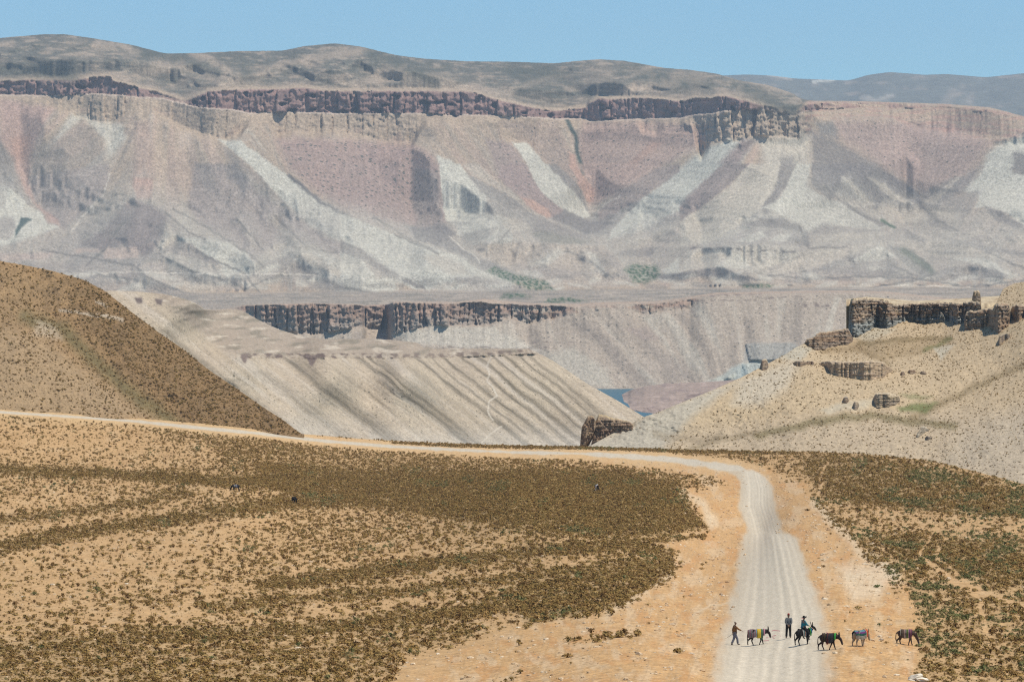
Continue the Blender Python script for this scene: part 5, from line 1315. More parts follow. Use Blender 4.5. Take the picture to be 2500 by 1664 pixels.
# ================================================================== FOREGROUND SLOPE, TRACK, SCRUB
Z6 = lambda *p: [(1250 + x / 1.8848, 1032 + y / 1.8848) for x, y in p]
ROAD_L = [(1728, 1720), (1738, 1664), (1754, 1562), (1773, 1499), (1790, 1430), (1803, 1361), (1812, 1306), (1820, 1300), (1815, 1271), (1804, 1234), (1807, 1191), (1806, 1180), (1796, 1162), (1754, 1146), (1674, 1133),
          (1568, 1122), (1409, 1110), (1250, 1107), (1114, 1101), (955, 1093), (796, 1080), (637, 1061.5), (477, 1047.5), (329, 1031), (212, 1022), (0, 1008.5), (-270, 996)]
ROAD_R = [(2045, 1720), (2030, 1664), (2022, 1562), (2014, 1499), (1988, 1430), (1964, 1361), (1945, 1306), (1913, 1300), (1905, 1271), (1894, 1234), (1889, 1191), (1884, 1175), (1860, 1157), (1807, 1138), (1727, 1125),
          (1621, 1112), (1462, 1104), (1250, 1100), (1114, 1094), (955, 1085.5), (796, 1072.5), (637, 1054.5), (477, 1038.5), (329, 1024.5), (212, 1016.5), (0, 1002.5), (-270, 990)]
ROAD_POLY = ROAD_L + ROAD_R[::-1]
FG_PTS = [(1881, 1664, 238), (1890, 1575, 268), (1898, 1499, 300), (1890, 1400, 372), (1885, 1340, 440), (1880, 1309, 492), (1866, 1297, 545), (1855, 1240, 610), (1848, 1191, 660), (1820, 1150, 715), (1720, 1125, 770), (1568, 1114, 815),
          (1250, 1103, 860), (955, 1089, 880), (637, 1057, 872), (329, 1027, 860), (0, 1005, 840), (-270, 992, 830),
          (0, 1664, 290), (600, 1664, 265), (1250, 1664, 245), (0, 1500, 365), (600, 1500, 350), (1250, 1500, 320), (0, 1350, 460), (600, 1350, 455), (1250, 1350, 430), (0, 1200, 600), (600, 1200, 590), (1250, 1200, 570),
          (1600, 1200, 590), (1600, 1350, 430), (1600, 1500, 305), (0, 1100, 710), (600, 1110, 735), (1250, 1140, 730), (1600, 1145, 730), (2500, 1664, 245), (2200, 1664, 235), (2500, 1500, 310), (2200, 1500, 300), (2500, 1350, 400),
          (2200, 1350, 400), (2500, 1250, 470), (2200, 1250, 500), (2500, 1182, 545), (2258, 1123, 640), (2099, 1108, 700), (1940, 1102, 760), (1674, 1099, 845), (2050, 1200, 590), (1250, 1800, 205), (0, 1800, 240), (2500, 1800, 200),
          (2760, 1250, 500), (2760, 1664, 240), (-270, 1664, 300), (-270, 1200, 610)]
FG_D = tps(FG_PTS)
FG_TOP = [(-270, 986), (0, 999), (300, 1017), (500, 1034), (720, 1057), (860, 1069), (1000, 1078), (1250, 1087), (1420, 1090), (1674, 1098), (1940, 1101), (2099, 1107), (2258, 1122), (2364, 1146), (2500, 1181), (2760, 1260)]

def fg_depth(U, V):
    D = FG_D(U, V)
    # hump in the track: ground beyond it lies lower
    off = sstep(1316, 1297, V) * 0
    r = poly(U, V, [(1700, 1330), (1780, 1310), (1960, 1308), (2040, 1330), (2040, 1420), (1700, 1420)], 10)
    # cut banks beside the track
    sd = -poly_sd(U, V, ROAD_POLY)
    k = np.clip((V - 1000) / 600, .1, 1)
    bank = np.exp(-((sd - 60 * k) / (28 * k + 3)) ** 2) * (sd > 0)
    hp = stroke(U, V, [(1570, 1300), (1630, 1290), (1700, 1296), (1735, 1300)], 7, 6) + stroke(U, V, [(1570, 1340), (1610, 1322), (1660, 1318)], 7, 6) + stroke(U, V, [(2040, 1290), (2100, 1340), (2150, 1372), (2195, 1395)], 8, 8)
    D = D - hp * 2.2 * (.7 + fbm(U / 20, V / 9, 3, 904))
    D = D - bank * 3.0 * k * sstep(-.2, .4, fbm(U / 60, V / 60, 2, 905))
    road = sstep(4, -6, sd)
    rough = (1 - road)
    D = D + rough * (D / 300) ** 1.2 * (1.6 * fbm(U / 120, V / 26, 3, 907) + .35 * fbm(U / 26, V / 8, 3, 909))
    return D

# scrub cover of the ground, 0..1 (bands follow the swales of the slope)
def scrub_cover(U, V):
    W = U + 26 * fbm(U / 150, V / 60, 3, 921)
    Y = V + 7 * fbm(U / 150, V / 60, 3, 922)
    d = np.full(U.shape, .30)
    d = d + .25 * fbm(U / 180, V / 40, 3, 925)
    def b(pts, w, a, soft=None):
        nonlocal d
        d = d + (a - d) * stroke(W, Y, pts, w, soft or w)
    def p(pts, a, soft=14):
        soft = soft * (1.7 if a > .03 else 1)
        nonlocal d
        d = d + (a - d) * poly(W, Y, pts, soft)
    p([(-300, 1180), (500, 1240), (900, 1300), (300, 1440), (-300, 1560)], .22, 30)
    p([(-300, 1010), (350, 1050), (520, 1120), (-300, 1135)], .20, 20)
    p([(500, 1060), (1100, 1115), (1200, 1160), (560, 1130)], .46, 14)
    p([(620, 1135), (1000, 1155), (1500, 1150), (1660, 1195), (1720, 1275), (1640, 1310), (1300, 1300), (950, 1240), (700, 1205)], .86, 12)
    b([(-280, 1142), (0, 1146), (250, 1155), (480, 1168), (700, 1180), (1000, 1190)], 12, .85, 9)
    b([(-280, 1360), (0, 1335), (250, 1290), (480, 1260), (700, 1225), (950, 1215)], 15, .72, 14)
    b([(-280, 1290), (0, 1270), (250, 1240), (450, 1200)], 10, .6, 12)
    b([(640, 1430), (900, 1395), (1250, 1350), (1500, 1330), (1600, 1340)], 14, .8, 12)
    b([(500, 1480), (900, 1450), (1250, 1410), (1550, 1370)], 10, .66, 12)
    b([(-280, 1640), (0, 1590), (300, 1560), (700, 1540), (1100, 1500), (1400, 1450), (1560, 1400)], 16, .82, 16)
    p([(1260, 1430), (1560, 1370), (1660, 1345), (1640, 1400), (1500, 1480), (1280, 1520)], .8, 12)
    p([(700, 1260), (1000, 1250), (1300, 1310), (1000, 1340), (650, 1390), (450, 1400)], .36, 20)
    p([(-300, 1600), (300, 1575), (800, 1560), (1150, 1530), (1200, 1560), (900, 1664), (-300, 1760)], .55, 18)
    # bare verge left of the track
    p([(1000, 1600), (1250, 1530), (1480, 1500), (1620, 1430), (1660, 1390), (1650, 1340), (1600, 1330), (1660, 1300), (1730, 1290), (1700, 1230), (1660, 1200), (1720, 1190), (1800, 1180), (1960, 1180), (2000, 1260), (2060, 1300),
       (2120, 1370), (2190, 1390), (2190, 1440), (2230, 1470), (2235, 1600), (2225, 1760), (900, 1760), (960, 1650)], .025, 17)
    b([(1390, 1565), (1480, 1555), (1560, 1545)], 7, .55, 6)
    b([(1590, 1322), (1650, 1312), (1720, 1308)], 6, .6, 5)
    b([(1560, 1350), (1640, 1345)], 7, .7, 5)
    p([(1180, 1664), (1260, 1640), (1300, 1680), (1180, 1720)], .3, 8)
    # right side
    p([(1950, 1110), (2110, 1112), (2300, 1140), (2520, 1195), (2760, 1280), (2760, 1420), (2500, 1270), (2250, 1240), (2080, 1220), (1990, 1180)], .62, 14)
    p([(2050, 1245), (2300, 1240), (2500, 1270), (2500, 1310), (2300, 1310), (2080, 1290)], .26, 10)
    p([(2000, 1200), (2250, 1215), (2500, 1250), (2500, 1262), (2200, 1240)], .75, 8)
    p([(2120, 1310), (2500, 1315), (2760, 1330), (2760, 1480), (2500, 1440), (2200, 1380)], .72, 14)
    p([(2200, 1400), (2500, 1450), (2760, 1500), (2760, 1760), (2240, 1760), (2240, 1600), (2235, 1480)], .50, 12)
    p([(2100, 1310), (2130, 1330), (2200, 1400), (2190, 1440), (2150, 1390), (2110, 1360)], .5, 6)
    for pts in ([(2270, 1310), (2250, 1350), (2300, 1400), (2380, 1450), (2420, 1560)], [(2310, 1310), (2290, 1360), (2350, 1420), (2450, 1470)], [(2020, 1130), (2000, 1180), (1990, 1220)], [(2260, 1370), (2330, 1430), (2500, 1480)]):
        b(pts, 4, .02, 4)
    # verges of the far stretch of track
    sd = -poly_sd(U, V, ROAD_POLY)
    kw = np.interp(V, [1000, 1060, 1110, 1150, 1200, 1300, 1664], [5, 7, 9, 22, 26, 30, 40])
    upper = np.interp(U, [-270, 500, 900, 1250, 1700, 1900], [2, 3, 6, 6, 14, 20])
    d = d * sstep(kw * .6, kw * 1.3, sd * np.where(V < 1110, 1.0, 1.0))
    strip = stroke(U, V, [(960, 1080), (1100, 1087), (1250, 1090), (1420, 1092), (1674, 1101), (1940, 1106)], 4, 3)
    d = np.maximum(d, .8 * strip)
    d = np.where(sd < 3, 0, d)
    return np.clip(d, 0, 1)

def foreground():
    u = np.arange(-262, 2760, 2.3)
    nc = len(u)
    top = smooth1(curve(FG_TOP, u), 6) + .8 * fbm(u / 14, u * 0, 3, 931)
    nr = 292
    s = np.linspace(0, 1, nr)
    s = (s ** 1.12)[:, None]
    bot = np.full(nc, 1800.0)
    V = top + (bot - top) * s
    U = np.repeat(u[None], nr, 0)
    D = fg_depth(U, V)
    D[0] = D[0]
    sd = poly_sd(U, V, ROAD_POLY)
    cov = scrub_cover(U, V)
    # ---- colours
    SAND = (.49, .30, .135)
    pt = Paint(U, V, SAND, 0, warp=10, wl=50, seed=41)
    pt.mix(sstep(0, .35, fbm(U / 70, V / 22, 4, 941)) * .45, (.40, .235, .10))
    pt.mix(sstep(.05, .4, fbm(U / 50, V / 16, 4, 943)) * .5, (.54, .36, .185))
    pt.mix(sstep(.2, .8, cov) * .72, (.32, .21, .092))
    # turned, orange earth of the verge
    vg = poly(pt.U, pt.V, [(960, 1700), (1100, 1600), (1300, 1520), (1480, 1500), (1640, 1400), (1650, 1330), (1740, 1290), (1660, 1200), (1700, 1160), (1560, 1135), (1250, 1118), (860, 1095), (640, 1072), (640, 1050), (900, 1075),
                             (1250, 1092), (1700, 1110), (1860, 1140), (1960, 1180), (2000, 1260), (2060, 1300), (2120, 1370), (2190, 1390), (2230, 1470), (2235, 1600), (2225, 1800), (940, 1800)], 10)
    pt.mix(vg, (.505, .30, .13))
    og = sstep(.0, .3, fbm(U / 55, V / 30, 4, 947))
    pt.mix(vg * og * .8, (.48, .255, .10))
    wh = sstep(.08, .4, fbm(U / 40, V / 34, 4, 949) + .1)
    pt.mix(vg * wh * .5, (.57, .415, .25))
    # wheel-rutted strips beside the far track
    for off, cc in ((0, (.56, .37, .18)),):
        pt.mix(sstep(-24, -3, sd) * sstep(1180, 1120, V) * .7, cc)
    # pale heaps along the scraped edge
    pt.stroke([(1990, 1230), (2050, 1290), (2100, 1350), (2180, 1385), (2190, 1420)], 10, (.62, .48, .31), 12, k=.6)
    pt.stroke([(1650, 1200), (1720, 1230), (1740, 1280)], 8, (.62, .48, .31), 9, k=.6)
    pt.stroke([(1480, 1500), (1560, 1450), (1640, 1400)], 6, (.60, .46, .29), 10, k=.5)
    pt.poly([(2040, 1380), (2160, 1370), (2190, 1400), (2150, 1450), (2080, 1470)], (.62, .50, .345), 18, k=.6)
    # gullies and machine tracks across the verge
    rill = sstep(.6, .85, ridged(U / 24 + V / 60, V / 90 - U / 240, 3, 951)) * vg * sstep(1180, 1300, V)
    pt.mix(rill * .4, (.36, .225, .105))
    pt.stroke([(1690, 1500), (1740, 1480), (1790, 1472)], 2.5, (.60, .47, .31), 2, k=.6)
    pt.stroke([(1672, 1580), (1680, 1530), (1710, 1495), (1760, 1478)], 2.5, (.45, .31, .17), 2, k=.6)
    # ---- gravel track
    nzr = 20 * fbm(U / 30, V / 34, 4, 961) * np.clip((V - 1050) / 300, .08, 1)
    soft = np.interp(V, [1000, 1100, 1150, 1300, 1500, 1664], [1.0, 1.2, 4, 8, 20, 34])
    rm = sstep(-soft, soft, sd + nzr - soft * .1)
    # cross-track coordinate
    vv = np.array([p[1] for p in ROAD_L]); 
    near = V > 1150
    cl = np.interp(V, [1157, 1191, 1234, 1271, 1300, 1306, 1361, 1430, 1499, 1562, 1664, 1720], [1840, 1848, 1849, 1860, 1867, 1880, 1887, 1894, 1898, 1888, 1879, 1878])
    hw = np.interp(V, [1157, 1191, 1300, 1306, 1361, 1430, 1499, 1562, 1664, 1720], [36, 41, 46, 68, 85, 109, 137, 152, 172, 185])
    x = (U - cl) / hw
    GR = np.array((.515, .435, .32))
    rc = np.empty(U.shape + (3,)); rc[...] = GR
    wig = .05 * fbm(U / 200, V / 90, 2, 965)
    rut = np.zeros_like(U)
    for c0, w, a in ((-.42, .07, 1), (-.22, .05, .6), (-.05, .06, .5), (.12, .05, 1), (.33, .06, .9), (.5, .05, .5), (-.6, .05, .4), (.68, .05, .4)):
        rut += a * np.exp(-((x - c0 + wig) / w) ** 2)
    fine = fbm(x * 11 + .4 * fbm(U / 90, V / 60, 2, 968), V / 190, 4, 967)
    lightn = np.clip(rut * .6 + .5 * fine, -1, 1.2)
    kn = np.where(near, 1.0, 0.0)
    rc = rc * (1 + .27 * lightn * kn)[..., None]
    rc = rc * (1 + .10 * fbm(U / 9, V / 9, 3, 969))[..., None]
    edge = np.clip(np.abs(x), 0, 1) ** 3 * kn
    rc = rc + (np.array((.46, .345, .215)) - rc) * (edge * .6)[..., None]
    pt.c += (rc - pt.c) * rm[..., None]
    pt.mul(1 + .13 * fbm(U / 5, V / 4, 3, 971) * (1 - .4 * rm))
    C = pt.rgba()
    C[..., 3] = np.clip((1 - rm) * (.22 + .5 * vg), 0, 1)
    P = world_of(U, V, D)
    # camber and wheel ruts in the track, real relief
    P[..., 2] -= .035 * np.clip(rut, 0, 1) * rm * kn
    # ---- join up with the ground under the camera and drop away behind the crest
    x_scale = P[-1, :, 0]
    P2, C2 = add_rows(P, C, before=((6, -1.2), (40, -12), (140, -60)))
    near_rows = []
    for yy, zz, wd in ((150, -18.5, 1.3), (90, -11.5, 1.8), (40, -5.5, 3.2), (0, -1.7, 60), (-60, 1.5, 120), (-400, 12, 400)):
        r = P[-1].copy()
        base_x = (u - 1250) / F_PX
        r[:, 0] = base_x * 200 * (1 if yy > 30 else 3) * (1.0 if yy > 100 else 1.2)
        r[:, 1] = yy
        r[:, 2] = zz + .3 * fbm(r[:, 0] / 5, r[:, 1] * 0 + yy, 2, 981)
        near_rows.append(r)
    P3 = np.concatenate([P2, np.stack(near_rows)])
    C3 = np.concatenate([C2, np.repeat(C2[-1:], len(near_rows), 0)])
    q = grid_quads(*P3.shape[:2])
    nb = P2.shape[0] - nr
    rmask = np.zeros(P3.shape[:2])
    rmask[nb:nb + nr] = sstep(-1, 1, sd)
    fr = rmask.reshape(-1)[q].mean(1) > .5
    mat = terrain_mat("sandy_ground", .9, .42, (.62, .47, .30), speck_size=.2, grain_amt=.26, bump=.6, fine=.22, fine_amt=.2)
    matr = terrain_mat("road_gravel", .5, .3, (.60, .53, .42), speck_size=.2, grain_amt=.15, bump=.3, fine=.13, fine_amt=.16)
    vf, cf = P3.reshape(-1, 3), C3.reshape(-1, 4)
    for nm, qq, mt in (("ground", q[~fr], mat), ("gravel_road", q[fr], matr)):
        ids, inv = np.unique(qq, return_inverse=True)
        o = new_obj(nm, np_mesh(nm, vf[ids], inv.reshape(qq.shape), cf[ids]))
        o.data.materials.append(mt)
        tag(o, kind="structure")
    return U, V, P, D
FGU, FGV, FGP, FGDm = foreground()

def on_ground(u, v):
    """point of the foreground slope seen at a photo pixel"""
    j = np.clip((np.asarray(u, float) - FGU[0, 0]) / (FGU[0, 1] - FGU[0, 0]), 0, FGU.shape[1] - 1.001)
    j0 = np.floor(j).astype(int)
    fj = j - j0
    out = []
    for a, b, f_, vv in zip(np.atleast_1d(j0), np.atleast_1d(j0) + 1, np.atleast_1d(fj), np.atleast_1d(v)):
        colv = FGV[:, a] * (1 - f_) + FGV[:, b] * f_
        colp = FGP[:, a] * (1 - f_) + FGP[:, b] * f_
        out.append([np.interp(vv, colv, colp[:, k]) for k in range(3)])
    return np.array(out)
# ================================================================== DESERT SCRUB
def scrub_mat(name, cols, rough=.95):
    m, nt, b = bsdf_mat(name, rough=rough, spec=.05)
    L = nt.links
    oi = nd(nt, "ShaderNodeObjectInfo")
    cr = nd(nt, "ShaderNodeValToRGB")
    el = cr.color_ramp.elements
    el[0].position, el[0].color = 0, cols[0] + (1,)
    el[1].position, el[1].color = 1, cols[-1] + (1,)
    for i, c in enumerate(cols[1:-1]):
        e = el.new((i + 1) / (len(cols) - 1))
        e.color = c + (1,)
    L.new(oi.outputs['Random'], cr.inputs[0])
    geo = nd(nt, "ShaderNodeNewGeometry")
    nz = nd(nt, "ShaderNodeTexNoise", Scale=9.0, Detail=2.0)
    L.new(geo.outputs['Position'], nz.inputs['Vector'])
    r1 = nd(nt, "ShaderNodeMapRange")
    for k, v in (('From Min', .3), ('From Max', .7), ('To Min', .65), ('To Max', 1.4)):
        r1.inputs[k].default_value = v
    L.new(nz.outputs['Fac'], r1.inputs['Value'])
    mu = nd(nt, "ShaderNodeVectorMath", operation='SCALE')
    L.new(cr.outputs['Color'], mu.inputs[0])
    L.new(r1.outputs['Result'], mu.inputs['Scale'])
    L.new(mu.outputs[0], b.inputs['Base Color'])
    return m

def shrub_mesh(name, seed, n=46, h=.34, r=.36, tuft=False):
    """cushion shrub: an uneven crown of leaf sprays, with thin twig blades standing out of it"""
    rg = np.random.default_rng(seed)
    vs, fs = [], []
    lump = lambda a: 1 + .24 * math.sin(2 * a + seed) + .15 * math.sin(5 * a + 2 * seed)
    # leaf sprays lying on a lumpy cushion, mostly turned up to the light, with gaps between
    for i in range(n):
        a = rg.uniform(0, 2 * math.pi)
        q = math.sqrt(rg.uniform(0, 1))
        rr = r * lump(a) * q
        zz = h * math.sqrt(max(0, 1 - (q * .95) ** 2)) * rg.uniform(.72, 1.08) + .02
        c0 = np.array([math.cos(a) * rr, math.sin(a) * rr, zz])
        nrm = np.array([math.cos(a) * q * .9, math.sin(a) * q * .9, 1.0 - .35 * q]) + rg.normal(0, .28, 3)
        nrm /= np.linalg.norm(nrm)
        t1 = np.cross(nrm, rg.normal(0, 1, 3)); t1 /= np.linalg.norm(t1)
        t2 = np.cross(nrm, t1)
        w, l = rg.uniform(.045, .085), rg.uniform(.07, .13)
        k = len(vs)
        vs += [c0 - t1 * l, c0 - t2 * w, c0 + t1 * l, c0 + t2 * w]
        fs.append((k, k + 1, k + 2, k + 3))
    for i in range(n // 3):
        a = rg.uniform(0, 2 * math.pi)
        el = rg.uniform(.2, 1.0) * math.pi / 2
        ln = rg.uniform(.8, 1.25)
        tip = np.array([math.cos(a) * math.cos(el) * r * lump(a) * ln, math.sin(a) * math.cos(el) * r * lump(a) * ln, (math.sin(el) * h + .05) * ln])
        mid = tip * rg.uniform(.45, .62) + np.array([0, 0, .03])
        side = np.array([-math.sin(a), math.cos(a), rg.uniform(-.7, .7)])
        side /= np.linalg.norm(side)
        w = rg.uniform(.03, .06)
        root = tip * .08
        root[2] = -.03
        k = len(vs)
        vs += [root, mid - side * w, tip + side * w * .25, mid + side * w]
        fs.append((k, k + 1, k + 2, k + 3))
    return np_mesh(name, np.array(vs), np.array(fs), smooth=False)

SCRUB_DRY = scrub_mat("dry_scrub", [(.14, .075, .025), (.28, .165, .055), (.23, .145, .043), (.37, .225, .08), (.18, .12, .036), (.47, .31, .12)])
SCRUB_GREEN = scrub_mat("green_scrub", [(.10, .10, .034), (.19, .16, .055), (.26, .185, .075), (.13, .135, .046), (.22, .19, .075)])
SHRUBS, SHRUBS_G = [], []
for i in range(5):
    me = shrub_mesh("desert_shrub", 11 + i, n=(44, 52, 38, 46, 30)[i], h=(.34, .28, .42, .3, .46)[i], r=(.36, .42, .32, .4, .26)[i], tuft=(i == 4))
    me.materials.append(SCRUB_DRY)
    SHRUBS.append(me)
    mg = me.copy()
    mg.materials.clear()
    mg.materials.append(SCRUB_GREEN)
    SHRUBS_G.append(mg)

def source_collection(name, meshes):
    c = bpy.data.collections.new(name)
    for i, me in enumerate(meshes):
        c.objects.link(bpy.data.objects.new("%s_%d" % (name, i), me))
    return c
SRC_DRY = source_collection("scrub_kinds", SHRUBS)
SRC_GRN = source_collection("green_scrub_kinds", SHRUBS_G)

def scatter(name, pts, rotz, scl, coll):
    me = bpy.data.meshes.new(name)
    me.vertices.add(len(pts))
    me.vertices.foreach_set("co", np.ascontiguousarray(pts, dtype=np.float32).ravel())
    a = me.attributes.new("rotz", 'FLOAT', 'POINT'); a.data.foreach_set("value", np.asarray(rotz, np.float32))
    a = me.attributes.new("scl", 'FLOAT_VECTOR', 'POINT'); a.data.foreach_set("vector", np.ascontiguousarray(scl, dtype=np.float32).ravel())
    o = new_obj(name, me)
    ng = bpy.data.node_groups.new(name + "_nodes", 'GeometryNodeTree')
    ng.interface.new_socket("Geometry", in_out='INPUT', socket_type='NodeSocketGeometry')
    ng.interface.new_socket("Geometry", in_out='OUTPUT', socket_type='NodeSocketGeometry')
    N, L = ng.nodes, ng.links
    gi, go = N.new("NodeGroupInput"), N.new("NodeGroupOutput")
    ci = N.new("GeometryNodeCollectionInfo")
    ci.inputs[0].default_value = coll
    ci.inputs['Separate Children'].default_value = True
    ci.inputs['Reset Children'].default_value = True
    ip = N.new("GeometryNodeInstanceOnPoints")
    ip.inputs['Pick Instance'].default_value = True
    ra = N.new("GeometryNodeInputNamedAttribute"); ra.data_type = 'FLOAT'; ra.inputs['Name'].default_value = "rotz"
    sa = N.new("GeometryNodeInputNamedAttribute"); sa.data_type = 'FLOAT_VECTOR'; sa.inputs['Name'].default_value = "scl"
    cx = N.new("ShaderNodeCombineXYZ")
    L.new(ra.outputs[0], cx.inputs['Z'])
    L.new(gi.outputs[0], ip.inputs['Points'])
    L.new(ci.outputs[0], ip.inputs['Instance'])
    L.new(cx.outputs[0], ip.inputs['Rotation'])
    L.new(sa.outputs[0], ip.inputs['Scale'])
    L.new(ip.outputs[0], go.inputs[0])
    md = o.modifiers.new("scatter", 'NODES')
    md.node_group = ng
    tag(o, kind="stuff")
    return o

def sample_cells(U, V, P, dens, n=None, rg=rng):
    """random points on a sheet, uniform per square metre times dens (per m2)"""
    a, b, c_ = P[:-1, :-1], P[1:, :-1], P[:-1, 1:]
    area = np.linalg.norm(np.cross(b - a, c_ - a), axis=-1)
    w = area * dens[:-1, :-1]
    tot = w.sum()
    n = int(tot) if n is None else n
    cs = np.cumsum(w.ravel())
    k = np.searchsorted(cs, rg.random(n) * cs[-1])
    k = np.minimum(k, w.size - 1)
    i, j = np.unravel_index(k, w.shape)
    fu, fv = rg.random(n)[:, None], rg.random(n)[:, None]
    p = (P[i, j] * (1 - fu) + P[i, j + 1] * fu) * (1 - fv) + (P[i + 1, j] * (1 - fu) + P[i + 1, j + 1] * fu) * fv
    return p, i, j

def sizes(n, lo, hi, rg=rng):
    s = lo + (hi - lo) * rg.random(n) ** 3.4
    return np.stack([s * rg.uniform(.8, 1.25, n), s * rg.uniform(.8, 1.25, n), s * rg.uniform(.7, 1.2, n)], -1)

def plant_foreground():
    vis = (FGU > -120) & (FGU < 2620) & (FGV < 1730)
    cov = scrub_cover(FGU, FGV) * vis
    dens = 9.5 * cov ** 1.75 * np.clip(1 + .9 * fbm(FGU / 16, FGV / 7, 3, 79), .15, 2)
    p, i, j = sample_cells(FGU, FGV, FGP, dens)
    U, V = FGU[i, j], FGV[i, j]
    n = len(p)
    scl = sizes(n, .15, 1.0)
    # shrubs grow larger in the open, smaller where they crowd
    scl *= (1.12 - .22 * cov[i, j])[:, None]
    pu, pv = pix_of(p)
    inside = (pu > 15) & (pu < 2485) & (pv > 1180) & (pv < 1655)
    px = scl[:, 0] * .8 / p[:, 1] * F_PX * inside
    grn = ((pu > 2080) & (fbm(pu / 130, pv / 40, 2, 77) + .3 * (rng.random(n) - .5) > .1)) | (fbm(pu / 90, pv / 40, 2, 78) + .5 * (rng.random(n) - .5) > .5)
    order = np.argsort(-px)
    big = np.zeros(n, bool)
    big[order[:300]] = True
    for nm, m, c in (("dry_scrub", ~big & ~grn, SRC_DRY), ("green_scrub", ~big & grn, SRC_GRN)):
        scatter(nm, p[m], rng.uniform(0, 6.28, m.sum()), scl[m], c)
    kinds = {}
    for k in np.nonzero(big)[0]:
        right = pu[k] > 2080
        me = (SHRUBS_G if grn[k] else SHRUBS)[int(k) % 5]
        o = new_obj("desert_shrub", me)
        o.location = p[k]
        o.rotation_euler = (0, 0, float(rng.uniform(0, 6.28)))
        o.scale = scl[k]
        if right and grn[k]:
            lab, gp = "low green desert shrub on the stony bank right of the gravel road", "green shrubs on the bank right of the road"
        elif right:
            lab, gp = "low dry brown desert shrub on the stony bank right of the gravel road", "dry shrubs on the bank right of the road"
        elif grn[k]:
            lab, gp = "low olive green desert shrub in the sandy field left of the gravel road", "green shrubs in the field left of the road"
        else:
            lab, gp = "low dry brown desert shrub in the sandy field left of the gravel road", "dry shrubs in the field left of the road"
        tag(o, lab, "shrub", gp)
    print("scrub", n)
plant_foreground()

def plant_hill(name, data, dens_fun, lo, hi, coll):
    o, (U, V, D) = data
    P = world_of(U, V, D)
    dens = dens_fun(U, V) * ((U > -120) & (U < 2620))
    p, i, j = sample_cells(U, V, P, dens)
    scatter(name, p, rng.uniform(0, 6.28, len(p)), sizes(len(p), lo, hi), coll)
    print(name, len(p))

def brown_cover(U, V):
    d = 1.7 + 1.3 * fbm(U / 45, V / 28, 3, 81)
    d = d + (2.2 - d) * stroke(U, V, [(60, 775), (150, 800), (230, 880), (330, 965), (430, 1035)], 12, 18)
    right = sstep(-30, 60, U - np.interp(V, [640, 790, 1040], [150, 170, 440]))
    d = d * (.9 + 1.5 * right)
    return np.clip(d, .05, 6)
plant_hill("hill_scrub", BROWN, brown_cover, .22, 1.0, SRC_DRY)

def pale_cover(U, V):
    d = .85 + .8 * fbm(U / 60, V / 30, 4, 83)
    d = d * (1 - .92 * poly(U, V, [(1385, 1110), (1440, 1080), (1600, 1005), (1750, 945), (1800, 935), (1720, 1010), (1640, 1060), (1600, 1120), (1385, 1130)], 20))
    d = d * (1 - .8 * poly(U, V, [(2000, 1000), (2060, 980), (2150, 970), (2130, 990), (2020, 1010)], 8))
    d = d + .5 * stroke(U, V, [(1850, 1062), (1950, 1040), (2020, 1025), (2120, 1015), (2240, 1030), (2330, 1040)], 10, 10)
    d = d + .4 * stroke(U, V, [(2230, 1020), (2330, 970), (2420, 925), (2520, 880)], 8, 9)
    d = d + .35 * stroke(U, V, [(1650, 1110), (1760, 1070), (1850, 1055)], 6, 9)
    return np.clip(d, .02, 2.2)
plant_hill("hillside_scrub", PALE, pale_cover, .2, .75, SRC_DRY)

# ------------------------------------------------------------------ stones on the verge and the slope
def stone_mesh(seed):
    rg = np.random.default_rng(seed)
    t = (1 + 5 ** .5) / 2
    v = np.array([(-1, t, 0), (1, t, 0), (-1, -t, 0), (1, -t, 0), (0, -1, t), (0, 1, t), (0, -1, -t), (0, 1, -t), (t, 0, -1), (t, 0, 1), (-t, 0, -1), (-t, 0, 1)], float)
    v /= np.linalg.norm(v[0])
    v *= rg.uniform(.7, 1.15, (12, 1))
    v *= np.array([.5, .4, .28])
    f = np.array([(0, 11, 5), (0, 5, 1), (0, 1, 7), (0, 7, 10), (0, 10, 11), (1, 5, 9), (5, 11, 4), (11, 10, 2), (10, 7, 6), (7, 1, 8), (3, 9, 4), (3, 4, 2), (3, 2, 6), (3, 6, 8), (3, 8, 9), (4, 9, 5), (2, 4, 11), (6, 2, 10), (8, 6, 7), (9, 8, 1)])
    return np_mesh("stone", v, f, smooth=False)
STONE = scrub_mat("field_stone", [(.40, .25, .13), (.52, .36, .21), (.60, .46, .30), (.46, .30, .16), (.66, .55, .40)])
STONES = []
for i in range(4):
    me = stone_mesh(70 + i)
    me.materials.append(STONE)
    STONES.append(me)
SRC_STONE = source_collection("stone_kinds", STONES)
def stones():
    vis = (FGU > -60) & (FGU < 2560) & (FGV < 1720)
    sd = -poly_sd(FGU, FGV, ROAD_POLY)
    cov = scrub_cover(FGU, FGV)
    bare = np.clip(1 - cov * 5, 0, 1)
    patch = np.clip(.35 + 1.3 * fbm(FGU / 40, FGV / 30, 3, 991), .05, 1)
    d = (2.4 * bare * patch + .2) * (sd > 2) + .5 * (sd <= 2) * (sd > -20) * patch
    d = d * vis * sstep(1085, 1200, FGV)
    p, i, j = sample_cells(FGU, FGV, FGP, d)
    n = len(p)
    s = .08 + .5 * rng.random(n) ** 9
    scl = np.stack([s * rng.uniform(.7, 1.4, n), s * rng.uniform(.7, 1.4, n), s * rng.uniform(.7, 1.3, n)], -1)
    p[:, 2] += s * .04
    scatter("loose_stones", p, rng.uniform(0, 6.28, n), scl, SRC_STONE)
    print("stones", n)
stones()
